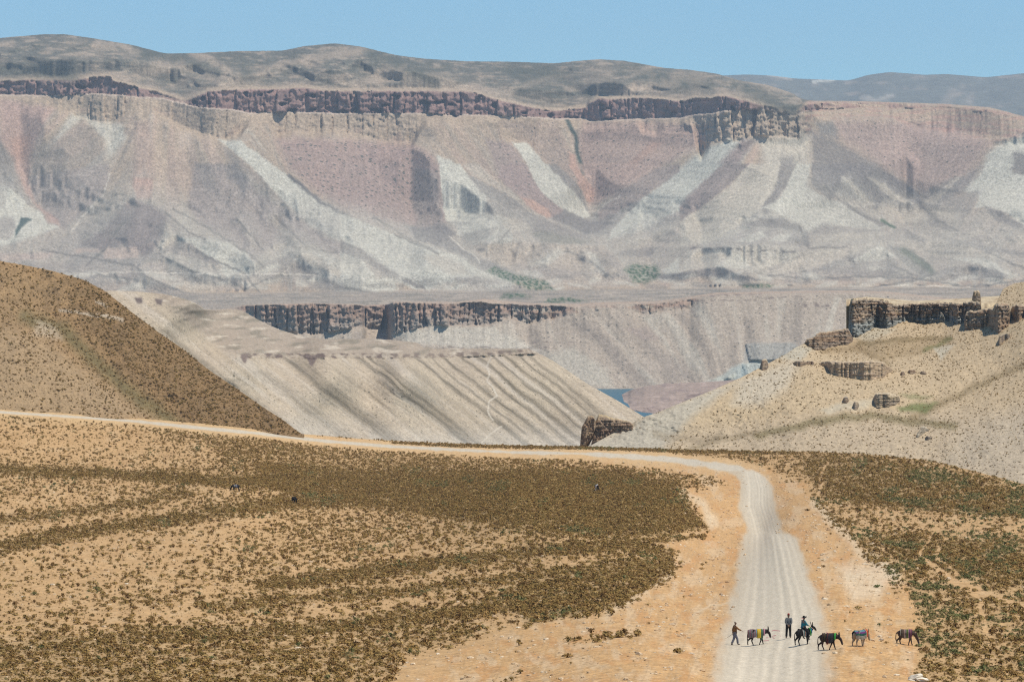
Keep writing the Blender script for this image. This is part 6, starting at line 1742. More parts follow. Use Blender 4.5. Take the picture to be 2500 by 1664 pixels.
# ================================================================== PEOPLE AND DONKEYS
def col_mat(name, rough=.85, grain=0.03, amt=.12):
    m, nt, b = bsdf_mat(name, rough=rough, spec=.15)
    L = nt.links
    at = nd(nt, "ShaderNodeVertexColor", layer_name="Col")
    tc = nd(nt, "ShaderNodeTexCoord")
    n1 = nd(nt, "ShaderNodeTexNoise", Scale=1 / grain, Detail=3.0)
    L.new(tc.outputs['Object'], n1.inputs['Vector'])
    r = nd(nt, "ShaderNodeMapRange")
    for k, v in (('From Min', .3), ('From Max', .7), ('To Min', 1 - amt), ('To Max', 1 + amt)):
        r.inputs[k].default_value = v
    L.new(n1.outputs['Fac'], r.inputs['Value'])
    mu = nd(nt, "ShaderNodeVectorMath", operation='SCALE')
    L.new(at.outputs['Color'], mu.inputs[0])
    L.new(r.outputs['Result'], mu.inputs['Scale'])
    L.new(mu.outputs[0], b.inputs['Base Color'])
    return m
M_COAT = col_mat("animal_coat", .8, .04, .2)
M_CLOTH = col_mat("woven_cloth", .9, .05, .15)
M_SKIN = col_mat("skin_and_hair", .6, .05, .06)
M_WOOD = col_mat("stick_wood", .7, .02, .15)

def skin_mesh(name, joints, bones, root, col, mat, sub=2):
    """grow one continuous surface over a jointed skeleton. joints: {key: (x, y, z, r[, r2])}"""
    keys = list(joints)
    ix = {k: i for i, k in enumerate(keys)}
    me = bpy.data.meshes.new(name + "_skeleton")
    me.from_pydata([joints[k][:3] for k in keys], [(ix[a], ix[b]) for a, b in bones], [])
    o = bpy.data.objects.new(name + "_skeleton", me)
    COL.objects.link(o)
    o.modifiers.new("skin", 'SKIN')
    for k in keys:
        sv = me.skin_vertices[0].data[ix[k]]
        j = joints[k]
        sv.radius = (j[3], j[4] if len(j) > 4 else j[3])
        sv.use_root = (k == root)
    s = o.modifiers.new("sub", 'SUBSURF')
    s.levels = s.render_levels = sub
    dg = bpy.context.evaluated_depsgraph_get()
    out = bpy.data.meshes.new_from_object(o.evaluated_get(dg))
    bpy.data.objects.remove(o)
    bpy.data.meshes.remove(me)
    out.name = name
    n = len(out.vertices)
    co = np.empty(n * 3, np.float32)
    out.vertices.foreach_get("co", co)
    co = co.reshape(-1, 3)
    c = np.ones((n, 4), np.float32)
    c[:, :3] = col(co) if callable(col) else np.array(col)
    at = out.color_attributes.new("Col", 'FLOAT_COLOR', 'POINT')
    at.data.foreach_set("color", c.ravel())
    out.polygons.foreach_set("use_smooth", np.ones(len(out.polygons), bool))
    out.materials.clear()
    out.materials.append(mat)
    return out

def chain(pre, pts):
    """a named run of joints with its bones"""
    J = {"%s%d" % (pre, i): p for i, p in enumerate(pts)}
    ks = list(J)
    return J, list(zip(ks[:-1], ks[1:]))

def empty(name, loc, rz=0.0):
    o = bpy.data.objects.new(name, None)
    o.empty_display_size = .2
    COL.objects.link(o)
    o.location = loc
    o.rotation_euler = (0, 0, rz)
    return o

def strip_mesh(name, P, C, mat, thick=.012):
    """cloth from a grid of points with thickness"""
    P = np.asarray(P, float)
    nr, nc = P.shape[:2]
    du = np.gradient(P, axis=1)
    dv = np.gradient(P, axis=0)
    n = np.cross(du, dv)
    n /= np.maximum(np.linalg.norm(n, axis=-1, keepdims=True), 1e-6)
    P2 = P + n * thick
    q = grid_quads(nr, nc)
    k = nr * nc
    i = np.arange(k).reshape(nr, nc)
    edge = np.concatenate([i[0], i[1:, -1], i[-1, ::-1][1:], i[::-1, 0][1:-1]])
    e2 = np.roll(edge, -1)
    sides = np.stack([edge, e2, e2 + k, edge + k], -1)
    me = np_mesh(name, np.concatenate([P.reshape(-1, 3), P2.reshape(-1, 3)]), np.concatenate([q, q[:, ::-1] + k, sides]),
                 np.concatenate([C.reshape(-1, 4)] * 2))
    me.materials.append(mat)
    return me

def rgba(c): return np.array(tuple(np.asarray(c, float)) + (1.0,))

def donkey(name, loc, rz, coat, head="level", stride=1.0, blanket=None, label="", extra=(), muzzle=(.55, .5, .44), scale=1.02, legs_pale=None, group=None):
    """a donkey facing +X: barrel, neck, head with long ears, jointed legs, tufted tail; cloth parts as children"""
    root = empty(name, loc, rz)
    root.scale = (scale,) * 3
    tag(root, label, "donkey", group)
    if head == "hang":      # neck level, head drooping
        nk, pl, fc, mz = (.60, .98, .11), (.78, .98, .115), (.84, .76, .085), (.90, .52, .062)
    elif head == "graze":   # nose on the ground
        nk, pl, fc, mz = (.58, .80, .115), (.74, .58, .11), (.80, .36, .085), (.86, .13, .062)
    elif head == "low":
        nk, pl, fc, mz = (.60, .93, .115), (.77, .88, .115), (.86, .66, .085), (.93, .40, .064)
    else:                   # head up
        nk, pl, fc, mz = (.56, 1.12, .115), (.68, 1.28, .115), (.82, 1.13, .085), (.93, .96, .062)
    J = {"pel": (-.46, 0, .90, .20, .23), "bar": (-.14, 0, .83, .255, .27), "che": (.22, 0, .86, .215, .25), "wit": (.40, 0, .94, .15, .19),
         "nk": (nk[0], 0, nk[1], nk[2] * .8, nk[2] * 1.15), "pol": (pl[0], 0, pl[1], pl[2] * .8, pl[2]), "fac": (fc[0], 0, fc[1], fc[2] * .8, fc[2]), "muz": (mz[0], 0, mz[1], mz[2]), "ta0": (-.67, 0, .93, .045)}
    B = [("pel", "bar"), ("bar", "che"), ("che", "wit"), ("wit", "nk"), ("nk", "pol"), ("pol", "fac"), ("fac", "muz"), ("pel", "ta0")]
    dx, dz = fc[0] - pl[0], fc[1] - pl[1]
    L = math.hypot(dx, dz)
    ux, uz = -dx / L, -dz / L               # from face up past the poll
    bx, bz = (-uz, ux) if (-uz) < 0 else (uz, -ux)   # backwards from the poll
    for s in (-1, 1):
        J["ea%d" % s] = (pl[0] + .07 * ux + .03 * bx, .075 * s, pl[1] + .07 * uz + .03 * bz, .036)
        J["eb%d" % s] = (pl[0] + .12 * ux + .02 * bx, .12 * s, pl[1] + .12 * uz + .02 * bz + .09, .042, .026)
        J["ec%d" % s] = (pl[0] + .17 * ux + .02 * bx, .15 * s, pl[1] + .17 * uz + .02 * bz + .22, .014)
        B += [("pol", "ea%d" % s), ("ea%d" % s, "eb%d" % s), ("eb%d" % s, "ec%d" % s)]
    st = .17 * stride
    for k, s, f in (("fl", 1, st), ("fr", -1, -st)):
        J.update({k + "0": (.27, .11 * s, .66, .085), k + "1": (.27 + f * .35, .115 * s, .40, .052), k + "2": (.27 + f * .8 - .02, .115 * s, .14, .034), k + "3": (.28 + f, .115 * s, .035, .048)})
        B += [("che", k + "0"), (k + "0", k + "1"), (k + "1", k + "2"), (k + "2", k + "3")]
    for k, s, f in (("hl", 1, -st), ("hr", -1, st)):
        J.update({k + "0": (-.42, .12 * s, .68, .125), k + "1": (-.40 + f * .2, .125 * s, .56, .085), k + "2": (-.56 + f * .7, .12 * s, .36, .052), k + "3": (-.52 + f, .12 * s, .13, .035), k + "4": (-.49 + f, .12 * s, .035, .048)})
        B += [("pel", k + "0"), (k + "0", k + "1"), (k + "1", k + "2"), (k + "2", k + "3"), (k + "3", k + "4")]
    mzp = np.array([mz[0], 0, mz[1]])
    def col(co):
        c = np.empty((len(co), 3))
        c[:] = coat
        if legs_pale is not None:
            w = np.clip((.62 - co[:, 2]) / .2, 0, 1) * (np.abs(co[:, 0]) < .66)
            c += (np.array(legs_pale) - c) * w[:, None]
        d = np.linalg.norm(co - mzp, axis=1)
        c += (np.array(muzzle) - c) * np.clip((.10 - d) / .05, 0, 1)[:, None]
        hoof = np.clip((.075 - co[:, 2]) / .03, 0, 1) * (d > .15)
        c += (np.array((.03, .026, .022)) - c) * hoof[:, None]
        eye = np.linalg.norm(np.stack([co[:, 0] - (pl[0] * .55 + fc[0] * .45), np.abs(co[:, 1]) - .075, co[:, 2] - (pl[1] * .55 + fc[1] * .45) - .03], -1), axis=1)
        c += (np.array((.01, .01, .01)) - c) * np.clip((.045 - eye) / .02, 0, 1)[:, None]
        return c
    bo = new_obj("body", skin_mesh("donkey_body", J, B, "bar", col, M_COAT), root)
    zmin = min(v.co.z for v in bo.data.vertices)
    root.location.z -= (zmin + .02) * scale
    tj, tb = chain("t", [(-.66, 0, .93, .04), (-.72, 0, .76, .028), (-.73, 0, .56, .03), (-.72, 0, .42, .042), (-.71, 0, .33, .012)])
    new_obj("tail", skin_mesh("donkey_tail", tj, tb, "t0", tuple(.7 * x for x in coat), M_COAT), root)
    # mane: a short upright crest along the neck
    ts = np.linspace(0, 1, 8)
    mx = .42 + (pl[0] - .42) * ts
    mz_ = np.interp(ts, [0, .5, 1], [1.10, nk[1] + nk[2] * 1.05, pl[1] + pl[2] * .95])
    P = np.stack([np.stack([mx, ts * 0, mz_ - .03], -1), np.stack([mx - .02, ts * 0, mz_ + .05], -1)])
    new_obj("mane", strip_mesh("donkey_mane", P, np.tile(rgba((.02, .018, .015)), (2, 8, 1)), M_COAT, .025), root)
    if blanket:
        x0, x1, drop, stripes, along = blanket
        nx, nt_ = 40, 29
        xs = np.linspace(x0, x1, nx)
        tt = np.linspace(-1, 1, nt_)
        P = np.empty((nx, nt_, 3)); C = np.empty((nx, nt_, 4))
        for i, x in enumerate(xs):
            rw = np.interp(x, [-.70, -.46, -.14, .22, .40, .52], [.16, .225, .285, .25, .19, .16]) + .02
            zc = np.interp(x, [-.70, -.46, -.14, .22, .40, .52], [.88, .90, .83, .86, .92, .96])
            rt = np.interp(x, [-.70, -.46, -.14, .22, .40, .52], [.20, .245, .285, .265, .21, .17]) + .02
            for j, t in enumerate(tt):
                a = abs(t)
                if a < .5:
                    th = a / .5 * math.pi / 2
                    y, z = math.sin(th) * rw, zc + math.cos(th) * rt
                else:
                    dd = (a - .5) / .5 * drop(x)
                    y, z = rw * (1 + .06 * math.sin(7 * x + 3 * t)) + .015 * math.sin(23 * x), zc - dd
                P[i, j] = (x, math.copysign(y, t), z)
                q = ((x - x0) / (x1 - x0)) if not along else abs(t)
                C[i, j] = rgba(.62 * np.array(stripes[min(int(q * len(stripes)), len(stripes) - 1)]))
        new_obj("blanket", strip_mesh("donkey_blanket", P, C, M_CLOTH), root)
    for nm, P, C in extra:
        new_obj(nm, strip_mesh("donkey_" + nm, P, C, M_CLOTH), root)
    return root

def band(x, w, drop, colr, nx=3):
    """a strap or cloth band round the donkey at x"""
    tt = np.linspace(-1, 1, 25)
    P = np.empty((nx, 25, 3))
    for i, xx in enumerate(np.linspace(x - w / 2, x + w / 2, nx)):
        rw = np.interp(xx, [-.46, -.14, .22, .40, .60], [.225, .285, .25, .195, .13]) + .045
        zc = np.interp(xx, [-.46, -.14, .22, .40, .60], [.90, .83, .86, .93, .98])
        rt = np.interp(xx, [-.46, -.14, .22, .40, .60], [.245, .285, .265, .22, .15]) + .045
        for j, t in enumerate(tt):
            a = abs(t)
            th = min(a / .5, 1) * math.pi / 2
            y, z = math.sin(th) * rw, zc + math.cos(th) * rt
            if a > .5:
                z -= (a - .5) / .5 * drop
            P[i, j] = (xx, math.copysign(y, t), z)
    C = np.tile(rgba(colr), (nx, 25, 1))
    return P, C

def hand_joints(pre, wrist, d, up, s):
    """palm and five fingers from the wrist along d; thumb on the side"""
    d = np.array(d, float); d /= np.linalg.norm(d)
    up = np.array(up, float); sd = np.cross(d, up); sd /= np.linalg.norm(sd)
    up = np.cross(sd, d)
    w = np.array(wrist, float)
    J, B = {}, []
    pm = w + d * .06
    J[pre + "p"] = (*pm, .036, .02)
    for i, (o_, l) in enumerate(((-.028, .062), (-.009, .072), (.010, .068), (.028, .052))):
        a = pm + d * .045 + sd * o_
        b = a + d * l * .55 - up * .008
        c = b + d * l * .35 - up * .025
        for k, p, r in (("a", a, .011), ("b", b, .009), ("c", c, .007)):
            J["%s%d%s" % (pre, i, k)] = (*p, r)
        B += [(pre + "p", "%s%da" % (pre, i)), ("%s%da" % (pre, i), "%s%db" % (pre, i)), ("%s%db" % (pre, i), "%s%dc" % (pre, i))]
    a = w + d * .035 + sd * (-.04) * s
    b = a + d * .035 + sd * (-.025) * s
    J[pre + "ta"] = (*a, .012); J[pre + "tb"] = (*b, .009)
    B += [(pre + "p", pre + "ta"), (pre + "ta", pre + "tb")]
    return J, B

def person(loc, rz, pose, skin, hair, jacket, trousers, shoes, label, hat=None, scale=1.0, jacket_hem=.80, group=None, ground=True):
    """one figure facing +X. pose: joint positions in metres"""
    root = empty("person", loc, rz)
    root.scale = (scale,) * 3
    tag(root, label, "person", group)
    p = {k: np.array(v, float) for k, v in pose.items()}
    J = {"pel": (*p["pel"], .115, .15), "wai": (*p["wai"], .10, .135), "che": (*p["che"], .12, .165), "nkb": (*p["nkb"], .07), "nek": (*p["nek"], .052), "jaw": (*p["jaw"], .068, .062), "skl": (*p["skl"], .092, .078), "crn": (*p["crn"], .062)}
    B = [("pel", "wai"), ("wai", "che"), ("che", "nkb"), ("nkb", "nek"), ("nek", "jaw"), ("jaw", "skl"), ("skl", "crn")]
    f = p["face"] / np.linalg.norm(p["face"])
    J["nos"] = (*(p["jaw"] * .45 + p["skl"] * .55 + f * .10), .014)
    B += [("jaw", "nos")]
    side = np.cross(f, (0, 0, 1)); side /= np.linalg.norm(side)
    for s in (-1, 1):
        J["ear%d" % s] = (*(p["jaw"] * .5 + p["skl"] * .5 + side * .085 * s - f * .01), .022, .012)
        B += [("skl", "ear%d" % s)]
        t = "l" if s == 1 else "r"
        J["sh" + t] = (*p["sh" + t], .07); J["el" + t] = (*p["el" + t], .046); J["wr" + t] = (*p["wr" + t], .03)
        B += [("che", "sh" + t), ("sh" + t, "el" + t), ("el" + t, "wr" + t)]
        hj, hb = hand_joints("h" + t, p["wr" + t], p["wr" + t] - p["el" + t], (0, 0, 1), s)
        J.update(hj); B += [("wr" + t, "h" + t + "p")] + hb
        J["hp" + t] = (*p["hp" + t], .10); J["kn" + t] = (*p["kn" + t], .062); J["an" + t] = (*p["an" + t], .042)
        J["to" + t] = (*p["to" + t], .04, .032)
        B += [("pel", "hp" + t), ("hp" + t, "kn" + t), ("kn" + t, "an" + t), ("an" + t, "to" + t)]
    eyes = [p["jaw"] * .3 + p["skl"] * .7 + f * .08 + side * .033 * s for s in (-1, 1)]
    mouth = p["jaw"] * .95 + p["skl"] * .05 + f * .075
    def col(co):
        c = np.empty((len(co), 3)); c[:] = skin
        for e in eyes:
            c += (np.array((.015, .012, .01)) - c) * np.clip((.022 - np.linalg.norm(co - e, axis=1)) / .01, 0, 1)[:, None]
        c += (np.array((.28, .10, .08)) - c) * np.clip((.024 - np.linalg.norm(co - mouth, axis=1)) / .012, 0, 1)[:, None]
        return c
    new_obj("body", skin_mesh("person_body", J, B, "pel", col, M_SKIN), root)
    # jacket / shirt over torso and arms
    g = .032
    JJ = {"hem": (*(p["pel"] + (p["pel"] - p["wai"]) * jacket_hem * .9), .14, .175), "pel": (*p["pel"], .15, .185), "wai": (*p["wai"], .135, .17), "che": (*p["che"], .15, .195), "nkb": (*(p["nkb"] * .85 + p["che"] * .15), .085)}
    BB = [("hem", "pel"), ("pel", "wai"), ("wai", "che"), ("che", "nkb")]
    for t in "lr":
        JJ["sh" + t] = (*p["sh" + t], .09); JJ["el" + t] = (*p["el" + t], .068); JJ["wr" + t] = (*(p["wr" + t] * .93 + p["el" + t] * .07), .05)
        BB += [("che", "sh" + t), ("sh" + t, "el" + t), ("el" + t, "wr" + t)]
    new_obj("jacket", skin_mesh("person_jacket", JJ, BB, "wai", jacket, M_CLOTH), root)
    JT = {"pel": (*p["pel"], .135, .165)}
    BT = []
    for t in "lr":
        JT["hp" + t] = (*p["hp" + t], .115); JT["kn" + t] = (*p["kn" + t], .088); JT["an" + t] = (*(p["an" + t] * .93 + p["kn" + t] * .07), .082)
        BT += [("pel", "hp" + t), ("hp" + t, "kn" + t), ("kn" + t, "an" + t)]
        sj, sb = chain("s", [(*(p["an" + t] - np.array([.03, 0, .0])), .052), (*(p["an" + t] * .5 + p["to" + t] * .5), .05, .045), (*p["to" + t], .042, .034)])
        new_obj("shoe", skin_mesh("person_shoe", sj, sb, "s0", shoes, M_CLOTH), root)
    new_obj("trousers", skin_mesh("person_trousers", JT, BT, "pel", trousers, M_CLOTH), root)
    if ground:
        zmin = min(min(v.co.z for v in o.data.vertices) for o in root.children if o.name.startswith("shoe"))
        root.location.z -= (zmin + .015) * scale
    hj, hb = chain("h", [(*(p["jaw"] * .25 + p["skl"] * .75 - f * .045), .075), (*(p["skl"] - f * .02), .100, .088), (*(p["crn"] - f * .015 + (p["crn"] - p["skl"]) * .1), .074)])
    new_obj("hair", skin_mesh("person_hair", hj, hb, "h0", hair, M_SKIN), root)
    if hat:
        kind, hc = hat
        ax = p["crn"] - p["jaw"]; ax /= np.linalg.norm(ax)
        base = p["skl"] + ax * .03
        hj, hb = chain("c", [(*base, .098, .092), (*(base + ax * .06), .096, .09), (*(base + ax * .115), .07, .066)])
        ho = new_obj("cap" if kind == "cap" else "hat", skin_mesh("person_hat", hj, hb, "c0", hc, M_CLOTH), root)
        if kind == "hat":
            a = np.linspace(0, 2 * math.pi, 25)
            e1 = np.cross(ax, (0, 1, .01)); e1 /= np.linalg.norm(e1); e2 = np.cross(ax, e1)
            P = np.stack([base + (np.cos(a)[:, None] * e1 + np.sin(a)[:, None] * e2) * r + ax * (dz + .03 * np.cos(2 * a)[:, None] * (r > .15)) for r, dz in ((.07, .02), (.12, .0), (.20, -.005))])
            new_obj("brim", strip_mesh("person_brim", P, np.tile(rgba(hc), (3, 25, 1)), M_CLOTH, .01), ho)
    return root

def stand_pose(**kw):
    p = dict(pel=(0, 0, .92), wai=(0, 0, 1.06), che=(0, 0, 1.27), nkb=(0, 0, 1.42), nek=(.01, 0, 1.49), jaw=(.025, 0, 1.555), skl=(.01, 0, 1.63), crn=(0, 0, 1.69), face=(1, 0, 0),
             shl=(0, .18, 1.38), shr=(0, -.18, 1.38), ell=(-.03, .24, 1.11), elr=(-.03, -.24, 1.11), wrl=(.03, .25, .87), wrr=(.03, -.25, .87), hpl=(0, .09, .86), hpr=(0, -.09, .86),
             knl=(.02, .095, .48), knr=(.02, -.095, .48), anl=(0, .10, .075), anr=(0, -.10, .075), tol=(.17, .11, .035), tor=(.17, -.11, .035))
    p.update(kw)
    return p

SKIN = (.26, .15, .095)
def at(u, v, dz=0.0):
    q = on_ground(u, v)[0]
    return (float(q[0]), float(q[1]), float(q[2]) + dz)

# --- herder walking behind the striped donkey, arm pointing ahead, stick in the other hand
loc = at(1793.5, 1573)
hw = person(loc, math.radians(4), stand_pose(wai=(.01, 0, 1.06), che=(.02, 0, 1.27), nkb=(.03, 0, 1.42), nek=(.045, 0, 1.49), jaw=(.065, 0, 1.55), skl=(.05, 0, 1.63), crn=(.04, 0, 1.69),
            shr=(.03, -.18, 1.38), elr=(.24, -.24, 1.18), wrr=(.46, -.26, 1.08), ell=(-.10, .22, 1.13), wrl=(-.10, .22, .90), knr=(-.06, -.1, .49), anr=(-.24, -.11, .10), tor=(-.10, -.12, .035), knl=(.20, .095, .50), anl=(.25, .10, .075), tol=(.42, .11, .045)),
            SKIN, (.10, .085, .075), (.23, .105, .035), (.17, .165, .19), (.025, .02, .018), "man in brown jacket and grey trousers walking with one arm pointing ahead", jacket_hem=1.1)
def stick(name, a, b, r, label, colr=(.62, .47, .28)):
    a, b = np.array(a), np.array(b)
    n = 7
    o = empty(name, tuple(a))
    pts = [(*(((b - a) * t) + np.array([0, 0, -.03 * math.sin(t * math.pi)])), r * (1 - .35 * t)) for t in np.linspace(0, 1, n)]
    j, bb = chain("k", pts)
    me = skin_mesh(name, j, bb, "k0", colr, M_WOOD, sub=1)
    bpy.data.objects.remove(o)
    o = new_obj(name, me)
    o.location = a
    tag(o, label, "stick")
    return o
L0 = np.array(loc)
stick("walking_stick", L0 + (-.04, .22, .84), L0 + (-.72, .10, .42), .02, "pale wooden stick trailing from the hand of the man in brown")

# --- man standing with hands clasped behind his back, seen from behind
loc = at(1925, 1556.5)
person(loc, math.radians(88), stand_pose(shl=(0, .165, 1.39), shr=(0, -.165, 1.39), ell=(-.14, .22, 1.13), elr=(-.14, -.22, 1.13), wrl=(-.19, .05, .97), wrr=(-.20, -.05, .95), hpl=(0, .1, .86), hpr=(0, -.1, .86), anl=(0, .15, .075), anr=(0, -.13, .075), knl=(.0, .13, .48), knr=(.02, -.12, .48),
       tol=(.17, .17, .035), tor=(.17, -.15, .035)), SKIN, (.02, .017, .015), (.125, .125, .12), (.028, .025, .022), (.10, .075, .06), "man in grey jacket and red cap standing with hands clasped behind his back", hat=("cap", (.30, .03, .025)), scale=1.01)

# --- striped donkey
blk, wht, pnk, gry = (.035, .03, .03), (.62, .56, .50), (.46, .22, .23), (.18, .17, .19)
ST1 = [pnk, blk, wht, blk, pnk, gry, blk, wht, blk, pnk, blk, wht, gry, pnk, blk, wht, (.03, .25, .36), (.03, .22, .34), blk, (.42, .10, .13), pnk, blk, (.50, .45, .40), (.45, .30, .03), (.55, .36, .03), (.5, .33, .03), (.50, .34, .04), (.10, .17, .14), (.13, .20, .17), (.10, .10, .14), (.18, .12, .15), pnk]
yel = band(.06, .26, .30, (.52, .34, .035), 5)
grn = band(.24, .10, .46, (.07, .13, .07), 3)
fr = band(.43, .10, .20, (.42, .20, .21), 3)
donkey("donkey", at(1850, 1573), math.radians(3), (.035, .025, .02), "hang", 1.0, (-.70, .46, lambda x: .16 + .16 * sstep(.0, -.45, x), ST1, False),
       "black donkey with drooping head under a striped blanket with yellow panel", [("saddle_cloth", *yel), ("chest_cloth", *grn), ("fringe", *fr)], muzzle=(.60, .56, .50))

# --- ridden donkey and rider
loc = np.array(at(1963, 1572.5))
RZ = math.radians(24)
donkey("donkey", tuple(loc), RZ, (.022, .018, .016), "up", .55, (-.22, .12, lambda x: .18, [(.45, .40, .34), (.06, .16, .15), (.42, .22, .16), (.16, .17, .18), (.10, .09, .10)], False),
       "black donkey ridden by the man in teal, ears spread and head up", [("neck_cloth", *band(.40, .13, .25, (.05, .22, .05), 3)), ("blue_cloth", *band(.47, .09, .12, (.02, .09, .34), 3))], muzzle=(.06, .05, .045))
zz = 1.10
RP = stand_pose(pel=(0, 0, zz + .10), wai=(.01, 0, zz + .24), che=(.03, 0, zz + .44), nkb=(.04, 0, zz + .58), nek=(.06, 0, zz + .65), jaw=(.085, 0, zz + .70), skl=(.07, 0, zz + .78), crn=(.06, 0, zz + .84), shl=(.03, .18, zz + .54), shr=(.03, -.18, zz + .54),
                ell=(.14, .25, zz + .30), elr=(.17, -.25, zz + .30), wrl=(.34, .10, zz + .24), wrr=(.36, -.12, zz + .24), hpl=(.05, .17, zz + .05), hpr=(.05, -.17, zz + .05), knl=(.28, .33, zz - .22), knr=(.28, -.33, zz - .22),
                anl=(.20, .34, zz - .62), anr=(.20, -.34, zz - .62), tol=(.36, .36, zz - .70), tor=(.36, -.36, zz - .70))
fwd = np.array([math.cos(RZ), math.sin(RZ), 0]); lft = np.array([-math.sin(RZ), math.cos(RZ), 0])
rp = loc + fwd * (-.08) + np.array([0, 0, .0])
person(tuple(rp), RZ, RP, SKIN, (.02, .017, .015), (.02, .17, .22), (.02, .018, .018), (.03, .026, .024), "rider in teal jacket and dark brimmed hat sitting on the black donkey", hat=("hat", (.018, .016, .016)), jacket_hem=.5, ground=False)
A = rp + fwd * .42 + lft * -.13 + np.array([0, 0, zz + .23])
stick("riding_stick", A - fwd * .08 + np.array([0, 0, .05]), A + fwd * .50 + lft * -.28 + np.array([0, 0, -.42]), .016, "thin pale stick held low beside the ridden donkey's neck")

# --- dark donkey plodding in front
donkey("donkey", at(2023, 1585.5), math.radians(-17), (.05, .032, .026), "low", 1.25, (-.42, .40, lambda x: .24, [(.10, .055, .03), (.05, .04, .025), (.10, .065, .025), (.028, .03, .03), (.025, .03, .034), (.028, .034, .036), (.025, .03, .032), (.03, .035, .03)], False),
       "dark brown donkey with black cloth and bright green strap walking head down", [("strap", *band(.46, .11, .18, (.05, .30, .05), 3)), ("girth", *band(.10, .46, .33, (.03, .028, .03), 5)), ("red_girth", *band(-.02, .12, .40, (.28, .04, .025), 3))], muzzle=(.05, .04, .035))

# --- grey-white donkey with bright cloth, turned away
tea, pur, dgr, crm, brn = (.16, .32, .33), (.20, .05, .20), (.03, .13, .09), (.60, .53, .43), (.20, .13, .08)
donkey("donkey", at(2100, 1577), math.radians(43), (.36, .27, .19), "low", .6, (-.62, .36, lambda x: .30, [tea, tea, tea, pur, pur, dgr, dgr, crm, brn, crm, brn, crm], True),
       "pale donkey turned away under a teal, purple and green striped cloth", [("tassel_collar", *band(.50, .20, .26, (.42, .06, .02), 4)), ("cord", *band(.38, .04, .5, (.62, .42, .25), 3))], muzzle=(.10, .08, .07))

# --- grazing donkey at the scrub edge
donkey("donkey", at(2213, 1573.5), math.radians(-6), (.085, .055, .04), "graze", .8, (-.30, .36, lambda x: .30, [(.22, .15, .10), (.10, .06, .04), (.28, .17, .13), (.42, .27, .20), (.20, .16, .17), (.42, .28, .20), (.09, .15, .03), (.07, .16, .03), (.45, .30, .2), (.18, .06, .15), (.20, .07, .17), (.35, .16, .13), (.22, .06, .12)], False),
       "brown-grey donkey with pink, green and purple blanket grazing at the shrub edge", [("crupper", *band(-.40, .05, .16, (.34, .30, .22), 3))], muzzle=(.5, .46, .42))

# --- loose donkeys and a forager out in the scrub field
donkey("donkey", at(575, 1199.5), math.radians(176), (.02, .018, .018), "graze", .7, (-.40, .26, lambda x: .10, [(.30, .28, .30), (.20, .19, .23), (.34, .32, .33), (.18, .18, .22), (.30, .29, .30), (.45, .40, .25), (.22, .2, .22)], False),
       "black donkey with grey saddle blanket grazing in the scrub field", muzzle=(.3, .28, .26))
donkey("donkey", at(719, 1229), math.radians(68), (.012, .011, .012), "graze", .4, None, "all black donkey grazing bareback in the scrub field, seen from behind", muzzle=(.03, .028, .026))

loc = at(1459.5, 1198.5)
BP = stand_pose(pel=(.02, 0, .86), wai=(-.05, 0, .97), che=(.14, 0, 1.05), nkb=(.30, 0, 1.00), nek=(.37, 0, .97), jaw=(.44, 0, .90), skl=(.49, 0, .94), crn=(.54, 0, .93), face=(.35, 0, -.94), shl=(.24, .17, 1.0), shr=(.24, -.17, 1.0), ell=(.30, .2, .74), elr=(.28, -.2, .74),
                wrl=(.34, .12, .52), wrr=(.34, -.14, .52), hpl=(0, .1, .82), hpr=(0, -.1, .82), knl=(.10, .13, .46), knr=(-.10, -.12, .46), anl=(.08, .15, .075), anr=(-.22, -.13, .075), tol=(.24, .16, .035), tor=(-.06, -.14, .035))
BP["wai"] = (.02, 0, .99)
person(loc, math.radians(172), BP, SKIN, (.015, .013, .012), (.62, .62, .66), (.022, .018, .02), (.03, .025, .02), "person in white shirt and dark trousers bending over to gather scrub", jacket_hem=.2)
q = np.array(loc) + np.array([-.36, .0, .22])
bj, bb = chain("b", [(0, 0, .26, .03), (0, 0, .16, .10), (.01, 0, .05, .13), (.01, 0, -.08, .10), (0, 0, -.2, .05)])
bag = new_obj("cloth_bag", skin_mesh("cloth_bag", bj, bb, "b0", (.62, .56, .52), M_CLOTH))
bag.location = q
tag(bag, "white cloth bag hanging from the hands of the bending person", "bag")

# ------------------------------------------------------------------ red paint marks on the track, white boulder
road = bpy.data.objects["gravel_road"]
m_, nt_, b_ = bsdf_mat("faded_red_paint")
b_.inputs['Base Color'].default_value = (.42, .16, .15, 1)
for pts in ([(1884, 1538.5), (1891, 1536.8), (1897, 1538.2), (1904, 1539)], [(1887, 1550.6), (1893, 1550), (1906, 1550.6)], [(1885, 1551.6), (1888, 1555), (1891, 1557.5)], [(1870, 1555.6), (1876, 1555.4)], [(1863, 1562.6), (1870, 1562.8), (1877, 1562.2)],
            [(2017, 1542.5), (2022, 1544.5)], [(1957, 1508.3), (1962, 1508.4)]):
    g = []
    for (u_, v_) in pts:
        g.append([np.array(at(u_, v_ - .8, .006)), np.array(at(u_, v_ + .8, .006))])
    g = np.array(g)
    me = np_mesh("paint_mark", np.swapaxes(g, 0, 1), grid_quads(2, len(pts)))
    me.materials.append(m_)
    new_obj("paint_mark", me, road)

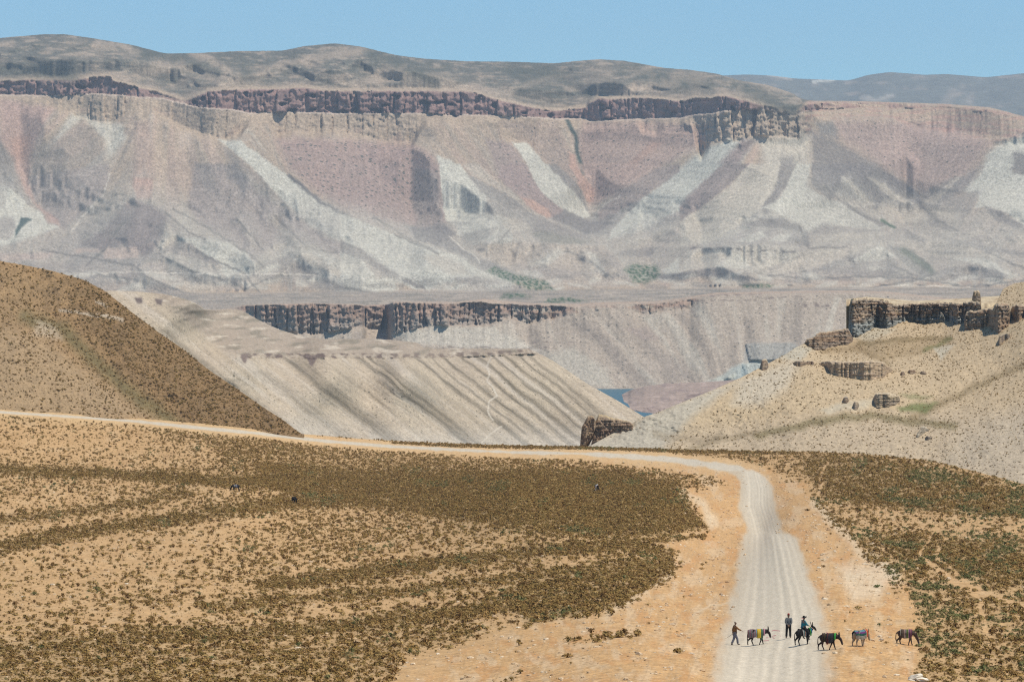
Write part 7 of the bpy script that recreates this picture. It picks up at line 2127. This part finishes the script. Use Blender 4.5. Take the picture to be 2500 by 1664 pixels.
def white_boulder():
    import bmesh
    bm = bmesh.new()
    for c0, sz, rot in (((0, 0, .22), (.62, .34, .24), -.30), ((.30, -.25, .10), (.55, .30, .17), .05), ((-.25, -.1, .05), (.35, .3, .14), .2)):
        r = bmesh.ops.create_icosphere(bm, subdivisions=2, radius=1.0)
        for v in r['verts']:
            n = v.co.copy()
            k = .86 + .3 * float(noise(np.array([n.x * 1.6 + c0[0] * 5]), np.array([n.y * 1.6 + n.z * 1.3]), 77)[0])
            v.co = Vector((n.x * sz[0] * k, n.y * sz[1] * k, n.z * sz[2] * k))
            ca, sa = math.cos(rot), math.sin(rot)
            x, z = v.co.x * ca + v.co.z * sa, -v.co.x * sa + v.co.z * ca
            v.co = Vector((x + c0[0], v.co.y + c0[1], z + c0[2]))
    me = bpy.data.meshes.new("boulder")
    bm.to_mesh(me); bm.free()
    at_ = me.color_attributes.new("Col", 'FLOAT_COLOR', 'POINT')
    at_.data.foreach_set("color", np.tile(np.array((.70, .60, .46, 0), np.float32), len(me.vertices)))
    me.materials.append(ROCK)
    o = new_obj("boulder", me)
    o.location = at(2237, 1661)
    tag(o, "bright white split boulder among green shrubs beside the bare verge", "boulder")
white_boulder()
# ================================================================== air
def haze():
    import bmesh
    bm = bmesh.new()
    bmesh.ops.create_cube(bm, size=1.0)
    me = bpy.data.meshes.new("haze")
    x0, x1, y0, y1, z0, z1 = -4200, 4200, -900, 17500, -340, 1150
    for v in bm.verts:
        v.co = ((x0 + x1) / 2 + v.co.x * (x1 - x0), (y0 + y1) / 2 + v.co.y * (y1 - y0), (z0 + z1) / 2 + v.co.z * (z1 - z0))
    bm.to_mesh(me)
    bm.free()
    o = new_obj("haze", me)
    m = bpy.data.materials.new("air")
    m.use_nodes = True
    nt = m.node_tree
    nt.nodes.remove(nt.nodes["Principled BSDF"])
    pv = nt.nodes.new("ShaderNodeVolumePrincipled")
    pv.inputs['Density'].default_value = HAZE_DENSITY
    pv.inputs['Color'].default_value = HAZE_COLOR
    pv.inputs['Anisotropy'].default_value = 0.0
    nt.links.new(pv.outputs['Volume'], nt.nodes["Material Output"].inputs['Volume'])
    me.materials.append(m)
    tag(o, kind="stuff")
haze()
